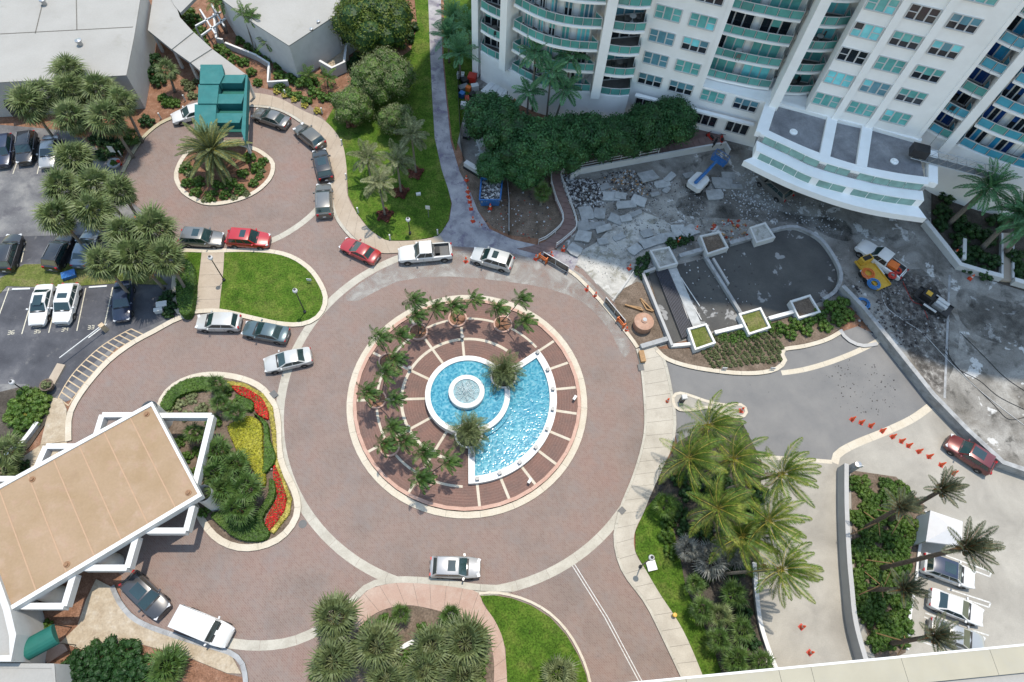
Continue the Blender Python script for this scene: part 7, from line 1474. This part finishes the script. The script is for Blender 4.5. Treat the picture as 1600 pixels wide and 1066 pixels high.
for p, l in (((1252, 980), 'upper of two orange cones on the ramp'), ((1265, 1020), 'lower of two orange cones on the ramp, near the parapet'), ((728, 409), 'orange cone between white pickup and silver SUV'), ((766, 326), 'orange cone at the front of the blue skip'), ((731, 300), 'top cone of the line left of the skip'), ((732, 308), 'second cone of the line left of the skip'), ((734, 316), 'third cone of the line left of the skip'), ((736, 327), 'fourth cone of the line left of the skip'), ((739, 346), 'lowest cone of the line left of the skip'), ((729, 282), 'cone standing alone at the barrier block'), ((837, 405), 'cone at the left end of the site gate'), ((861, 400), 'cone at the foot of the ramp rail'), ((880, 391), 'cone below the ramp bend'), ((886, 423), 'cone at the right end of the upper site gate'), ((917, 453), 'left cone in the gap between the site gates'), ((930, 463), 'right cone in the gap between the site gates'), ((978, 517), 'cone beside the lower site gate'), ((983, 420), 'cone at the terrace corner above the taped yard'), ((1042, 628), 'cone at the head of the kidney shaped kerb island'), ((1157, 643), 'cone on the tail of the kidney shaped kerb island'), ((216, 346), 'small cone beside the west lot palms'), ((1490, 397), 'cone behind the retaining wall of the site garden'), ((1515, 436), 'cone on the deck in front of the site garden'), ((1060, 378), 'cone at the planters above the terrace'), ((1087, 360), 'cone on the broken slab near the terrace')):
    cone(p, l, z=0.01 if p != (1157, 643) else 0.16)
# gates and barricades at the site edge
def gate(a, b, lab):
    p, q = G(*a), G(*b); d = q - p; L = d.length; o = thing('site_gate', lab, 'gate', (p.x, p.y, 0.01), atan2(d.y, d.x), 'gates of the building site')
    fr = MB()
    for z in (0.15, 1.25): fr.box((L / 2, 0, z), (L, 0.07, 0.08))
    for x in (0, L / 2, L): fr.box((x, 0, 0.7), (0.08, 0.06, 1.1))
    fr.build('gate_frame', 'white_stucco', o); MB().tube([(0.1, 0, 0.2), (L / 2, 0, 1.2), (L - 0.1, 0, 0.2)], 0.03, 4).build('brace', 'grey_metal', o); MB().box((L / 2, -0.01, 0.7), (L - 0.1, 0.02, 1.0)).build('mesh_screen', 'gate_mesh', o)
    for x in (0.2, L - 0.2): MB().box((x, 0, 0.05), (0.1, 0.8, 0.08)).build('foot', 'dark_metal', o)
veil('gate_mesh', (0.03, 0.032, 0.034), 0.8)
gate((848, 404), (887, 427), 'dark screened site gate below the ramp'); gate((944, 474), (974, 510), 'dark screened site gate beside the tan tank')
for p, rz, lab in (((848, 408), -0.6, 'orange barricade at the upper site gate'), ((969, 508), -0.9, 'orange barricade at the lower site gate')):
    g = G(*p); o = thing('barricade', lab, 'barricade', (g.x, g.y, 0.01), rz, 'orange barricades')
    for x in (-0.5, 0.5): MB().box((x, 0, 0.5), (0.08, 0.4, 1.0)).build('leg', 'bright_orange', o)
    for z in (0.45, 0.85): MB().box((0, -0.05, z), (1.2, 0.05, 0.24)).build('board', 'bright_orange', o)
tag(MB().tube([G3(957, 470, 0.9), G3(990, 424, 0.9)], 0.03, 4).build('barrier_tape', 'tent_white'), 'pale tape stretched from the lower gate to the terrace corner', 'tape')
kerb('site_edge_kerb', [(838, 400), (890, 424), (930, 462), (962, 500), (985, 528), (996, 544)], 0.4, 'cream_kerb', 0.12, 2.4)
# lamps
def lamp(base, top, lab, grp='globe street lamps'):
    g = G(*base); h = max(2.4, min(4.6, hz(top, base))); o = thing('street_lamp', lab, 'street lamp', (g.x, g.y, 0.1), group=grp)
    MB().lathe((0, 0, 0), [(0.16, 0), (0.16, 0.25), (0.06, 0.35), (0.05, h - 0.3)], 10).build('post', 'dark_metal', o, smooth=True, sharp=40)
    MB().lathe((0, 0, h - 0.3), [(0.05, 0), (0.2, 0.12), (0.26, 0.32), (0.2, 0.5), (0.0, 0.58)], 14).build('globe', 'tent_white', o, smooth=True); MB().lathe((0, 0, h + 0.26), [(0.14, 0), (0.08, 0.08), (0, 0.1)], 10).build('cap', 'dark_metal', o)
lamp((351, 439), (329, 404), 'black globe lamp on the garden path edge'); lamp((477, 489), (462, 455), 'black globe lamp at the tip of the west lawn'); lamp((641, 366), (639, 344), 'short globe lamp on the big lawn near the pickup'); lamp((1000, 886), (1020, 854), 'globe lamp beside the white pavement at the lower right'); lamp((45, 615), (20, 598), 'globe lamp in the shrubs at the left lot edge')
def bollard(px, lab, grp, mat='white_paint', h=0.9, r=0.08):
    g = G(*px); o = thing('bollard_light', lab, 'bollard', (g.x, g.y, 0.05), group=grp); MB().lathe((0, 0, 0), [(r, 0), (r, h - 0.2)], 10).build('post', mat, o, smooth=True); MB().lathe((0, 0, h - 0.2), [(r * 0.8, 0), (r * 0.8, 0.12), (r * 1.3, 0.14), (r * 1.1, 0.22), (0, 0.24)], 10).build('head', mat, o)
for p, l in (((535, 227), 'white bollard light highest along the tan pavement'), ((542, 280), 'white bollard light second along the tan pavement'), ((560, 333), 'white bollard light third along the tan pavement'), ((610, 375), 'white bollard light at the foot of the lawn near the red coupe'), ((684, 367), 'white bollard light at the lawn corner by the footpath'), ((447, 150), 'white bollard light in the border above the loop'), ((504, 178), 'white bollard light beside the olive trees'), ((252, 186), 'white bollard light on the mulch left of the awning'), ((191, 245), 'white bollard light at the drop-off entry'), ((290, 158), 'white bollard light next to the awning')): bollard(p, l, 'white bollard lights')
bollard((1052, 962), 'yellow topped post at the edge of the lower pavement', None, 'yellow_paint', 0.6, 0.16); bollard((189, 258), 'red hydrant at the drop-off entry', None, 'red_plastic', 0.7, 0.16)
def sign(px, lab, w=0.5, h=0.6, post=1.2, mat='white_paint', rz=0.0):
    g = G(*px); o = thing('sign', lab, 'sign', (g.x, g.y, 0.08), rz); MB().box((0, 0, post / 2), (0.06, 0.06, post)).build('post', 'grey_metal', o); MB().box((0, -0.05, post + h / 2 - 0.1), (w, 0.04, h)).build('panel', mat, o)
sign((670, 340), 'small white sign on a post in the shaded lawn', post=1.6); sign((485, 442), 'small white sign on the west lawn', 0.5, 0.4, 0.5); sign((182, 245), 'white sign board at the drop-off entry', 0.6, 1.0, 0.8); sign((1328, 738), 'sign on the gate pillar at the ramp top', 0.5, 0.5, 1.8)
sign((1130, 578), 'small white sign at the kerb of the young plants', 0.5, 0.4, 0.3); sign((1205, 578), 'second small white sign at the kerb of the young plants', 0.5, 0.4, 0.3)
def box_unit(px, d, lab, mat='grey_metal', rz=0.3, name='utility_box', cat='utility box'):
    g = G(*px); o = thing(name, lab, cat, (g.x, g.y, 0.05), rz); MB().box((0, 0, d[2] / 2), d).build('cabinet', mat, o); MB().box((0, 0, d[2] + 0.03), (d[0] * 1.06, d[1] * 1.06, 0.06)).build('lid', mat, o)
box_unit((256, 480), (1.0, 0.6, 0.6), 'grey utility cabinet at the palm trunks, upper', 'white_stucco'); box_unit((250, 488), (0.8, 0.4, 0.5), 'grey utility cabinet at the palm trunks, lower', 'white_stucco'); box_unit((1017, 885), (0.8, 0.8, 0.25), 'low white utility box beside the lower lamp', 'white_paint'); box_unit((654, 305), (0.5, 0.3, 0.2), 'tiny white valve box on the shaded lawn', 'white_paint'); box_unit((110, 432), (1.3, 0.8, 0.4), 'blue tarpaulin bundle on the grass strip', 'blue_paint', 0.5, 'tarpaulin', 'tarpaulin'); box_unit((1002, 560), (0.5, 1.2, 0.5), 'tan stacked board beside the white pavement top', 'timber', 0.2, 'board_stack', 'boards')
# kidney shaped kerb island with card reader
KI = spline(GP([(1051, 622), (1061, 615), (1081, 620), (1104, 628), (1135, 634), (1157, 633), (1166, 643), (1157, 653), (1135, 648), (1108, 637), (1085, 641), (1058, 640)]), 5, True)
kerb('kerb', KI, 0.3, 'cream_kerb', 0.16, 1.6, closed=True, ground=True); structure('kerb_island', MB().prism(KI, 0, 0.12), 'apron')
g = G(1064, 628); o = thing('card_reader', 'dark card reader pedestal on the kidney shaped kerb island', 'card reader', (g.x, g.y, 0.12), 0.2); MB().box((0, 0, 0.55), (0.4, 0.35, 1.1)).build('pedestal', 'dark_metal', o); MB().box((0, -0.03, 1.2), (0.5, 0.45, 0.3)).build('reader_head', 'white_stucco', o)
g = G(1324, 736); o = thing('gate_pillar', 'grey gate pillar with round mirror at the ramp top', 'pillar', (g.x, g.y, 0)); MB().box((0, 0, 0.9), (0.5, 0.5, 1.8)).build('pillar', 'grey_wall', o); MB().lathe((0, 0, 1.8), [(0.0, 0.5), (0.3, 0.45), (0.34, 0.2), (0.1, 0.1), (0.1, 0)], 14).build('mirror', 'steel', o)
# barrier and kerb island of the west lot exit
g = G(166, 516); a = G(101, 566); d = a - g; o = thing('boom_barrier', 'white boom barrier arm at the west lot exit', 'barrier', (g.x, g.y, 0), atan2(d.y, d.x)); MB().box((0, 0, 0.55), (0.5, 0.45, 1.1)).build('cabinet', 'line_tan', o); MB().box((d.length / 2, 0, 0.95), (d.length, 0.08, 0.1)).build('arm', 'white_paint', o)
g = GP([(97, 570), (76, 608)]); structure('kerb_island', MB().strip(offset(g, 0.42), offset(g, -0.42), 0, 0.18), 'tan_walk')
g = G(80, 607); o = thing('flower_pot', 'round dark plant pot at the west lot exit', 'pot', (g.x, g.y, 0.1)); MB().lathe((0, 0, 0), [(0.35, 0), (0.6, 0.7), (0.66, 0.8), (0.54, 0.8), (0.5, 0.7), (0, 0.68)], 18).build('pot', 'dark_trunk', o, smooth=True, sharp=40); obj('plant', BALL['leaf_olive'][0], o, (0, 0, 0.85), None, (0.5, 0.5, 0.4))
g = G(181, 259); o = thing('flower_pot', 'round planter tub at the drop-off entry', 'pot', (g.x, g.y, 0)); MB().lathe((0, 0, 0), [(0.5, 0), (0.75, 0.5), (0.62, 0.5), (0, 0.42)], 18).build('pot', 'weathered_wall', o, smooth=True, sharp=40); obj('plant', BALL['leaf_shrub'][0], o, (0, 0, 0.5), None, (0.5, 0.5, 0.35))
# tent
c = GP([(1454, 798), (1504, 815), (1502, 853), (1447, 846)], 2.3); ctr = sum(c, V2(0, 0)) / 4; o = thing('pop_up_tent', 'white pyramid pop-up tent in the south-east lot', 'tent', (ctr.x, ctr.y, 0))
pk = Vector((ctr.x, ctr.y, 3.3))
for i in range(4):
    a, b = c[i], c[(i + 1) % 4]; MB().add([(a.x, a.y, 2.3), (b.x, b.y, 2.3), pk], [(0, 1, 2)]) if 0 else None
    mb = MB(); mb.add([(a.x, a.y, 2.3), (b.x, b.y, 2.3), tuple(pk), (a.x, a.y, 2.27), (b.x, b.y, 2.27), (pk.x, pk.y, 3.27)], [(0, 1, 2), (5, 4, 3), (0, 3, 4, 1)]); mb.build('roof_panel', 'tent_white', o, True, fixn=True)
    MB().strip(offset([a, b], 0.01), offset([a, b], -0.01), 2.0, 2.3).build('valance', 'tent_white', o, True, fixn=True); MB().box((a.x, a.y, 1.15), (0.06, 0.06, 2.3)).build('pole', 'steel', o, True)
a, b = c[3], c[0]; MB().strip(offset([a, b], 0.01), offset([a, b], -0.01), 0.05, 2.0).build('side_wall', 'tent_white', o, True, fixn=True)
for a, b in (((1478, 868), (1549, 894)), ((1480, 876), (1546, 901)), ((1480, 920), (1548, 942)), ((1484, 928), (1545, 949)), ((1446, 958), (1490, 974)), ((1444, 964), (1486, 981)), ((1438, 1002), (1480, 1016)), ((1549, 894), (1546, 902)), ((1548, 942), (1545, 949)), ((1520, 985), (1545, 993))): line([a, b], 0.12, 'line_white', 0.016)
lowwall('bed_kerb', [(1446, 800), (1436, 850), (1430, 900), (1420, 960), (1416, 1015)], 0.18, 0.2, 'white_stucco', 'thin white kerb between ramp bed and south-east lot', 'kerb')
# drains and covers
for p, r in (((473, 819), 0.38), ((640, 300), 0.0), ((1052, 657), 0.25)):
    if r: g = G(*p); structure('manhole_cover', MB().lathe((g.x, g.y, 0.008), [(r, 0), (r, 0.012), (0, 0.014)], 18), 'plastic_grey')
for p, q in (((425, 613), (432, 621)), ((968, 795), (975, 802)), ((1000, 570), (1002, 580))):
    g = GP([p, q]); structure('drain_grate', MB().strip(offset(g, 0.3), offset(g, -0.3), 0.14, 0.162), 'plastic_grey')
# scooters by the entrance
for p, m, lab in (((1108, 218), 'red_plastic', 'red scooter parked by the tower entrance, left'), ((1126, 222), 'red_plastic', 'red scooter parked by the tower entrance, right'), ((1116, 226), 'dark_metal', 'dark scooter parked between two red ones')):
    g = G(*p, 0.6); o = thing('scooter', lab, 'scooter', (g.x, g.y, 0.6), RND.uniform(0, 3), 'scooters at the tower entrance')
    for x in (-0.5, 0.5): MB().tube([(x, -0.05, 0.22), (x, 0.05, 0.22)], 0.22, 12).build('wheel', 'rubber', o)
    MB().box((0, 0, 0.45), (1.0, 0.3, 0.2)).build('body', m, o); MB().box((-0.25, 0, 0.68), (0.55, 0.26, 0.12)).build('seat', 'black', o); MB().tube([(0.45, 0, 0.3), (0.32, 0, 0.95)], 0.06, 6).build('front_shield', m, o); MB().box((0.32, 0, 0.98), (0.05, 0.6, 0.05)).build('handlebar', 'dark_metal', o)
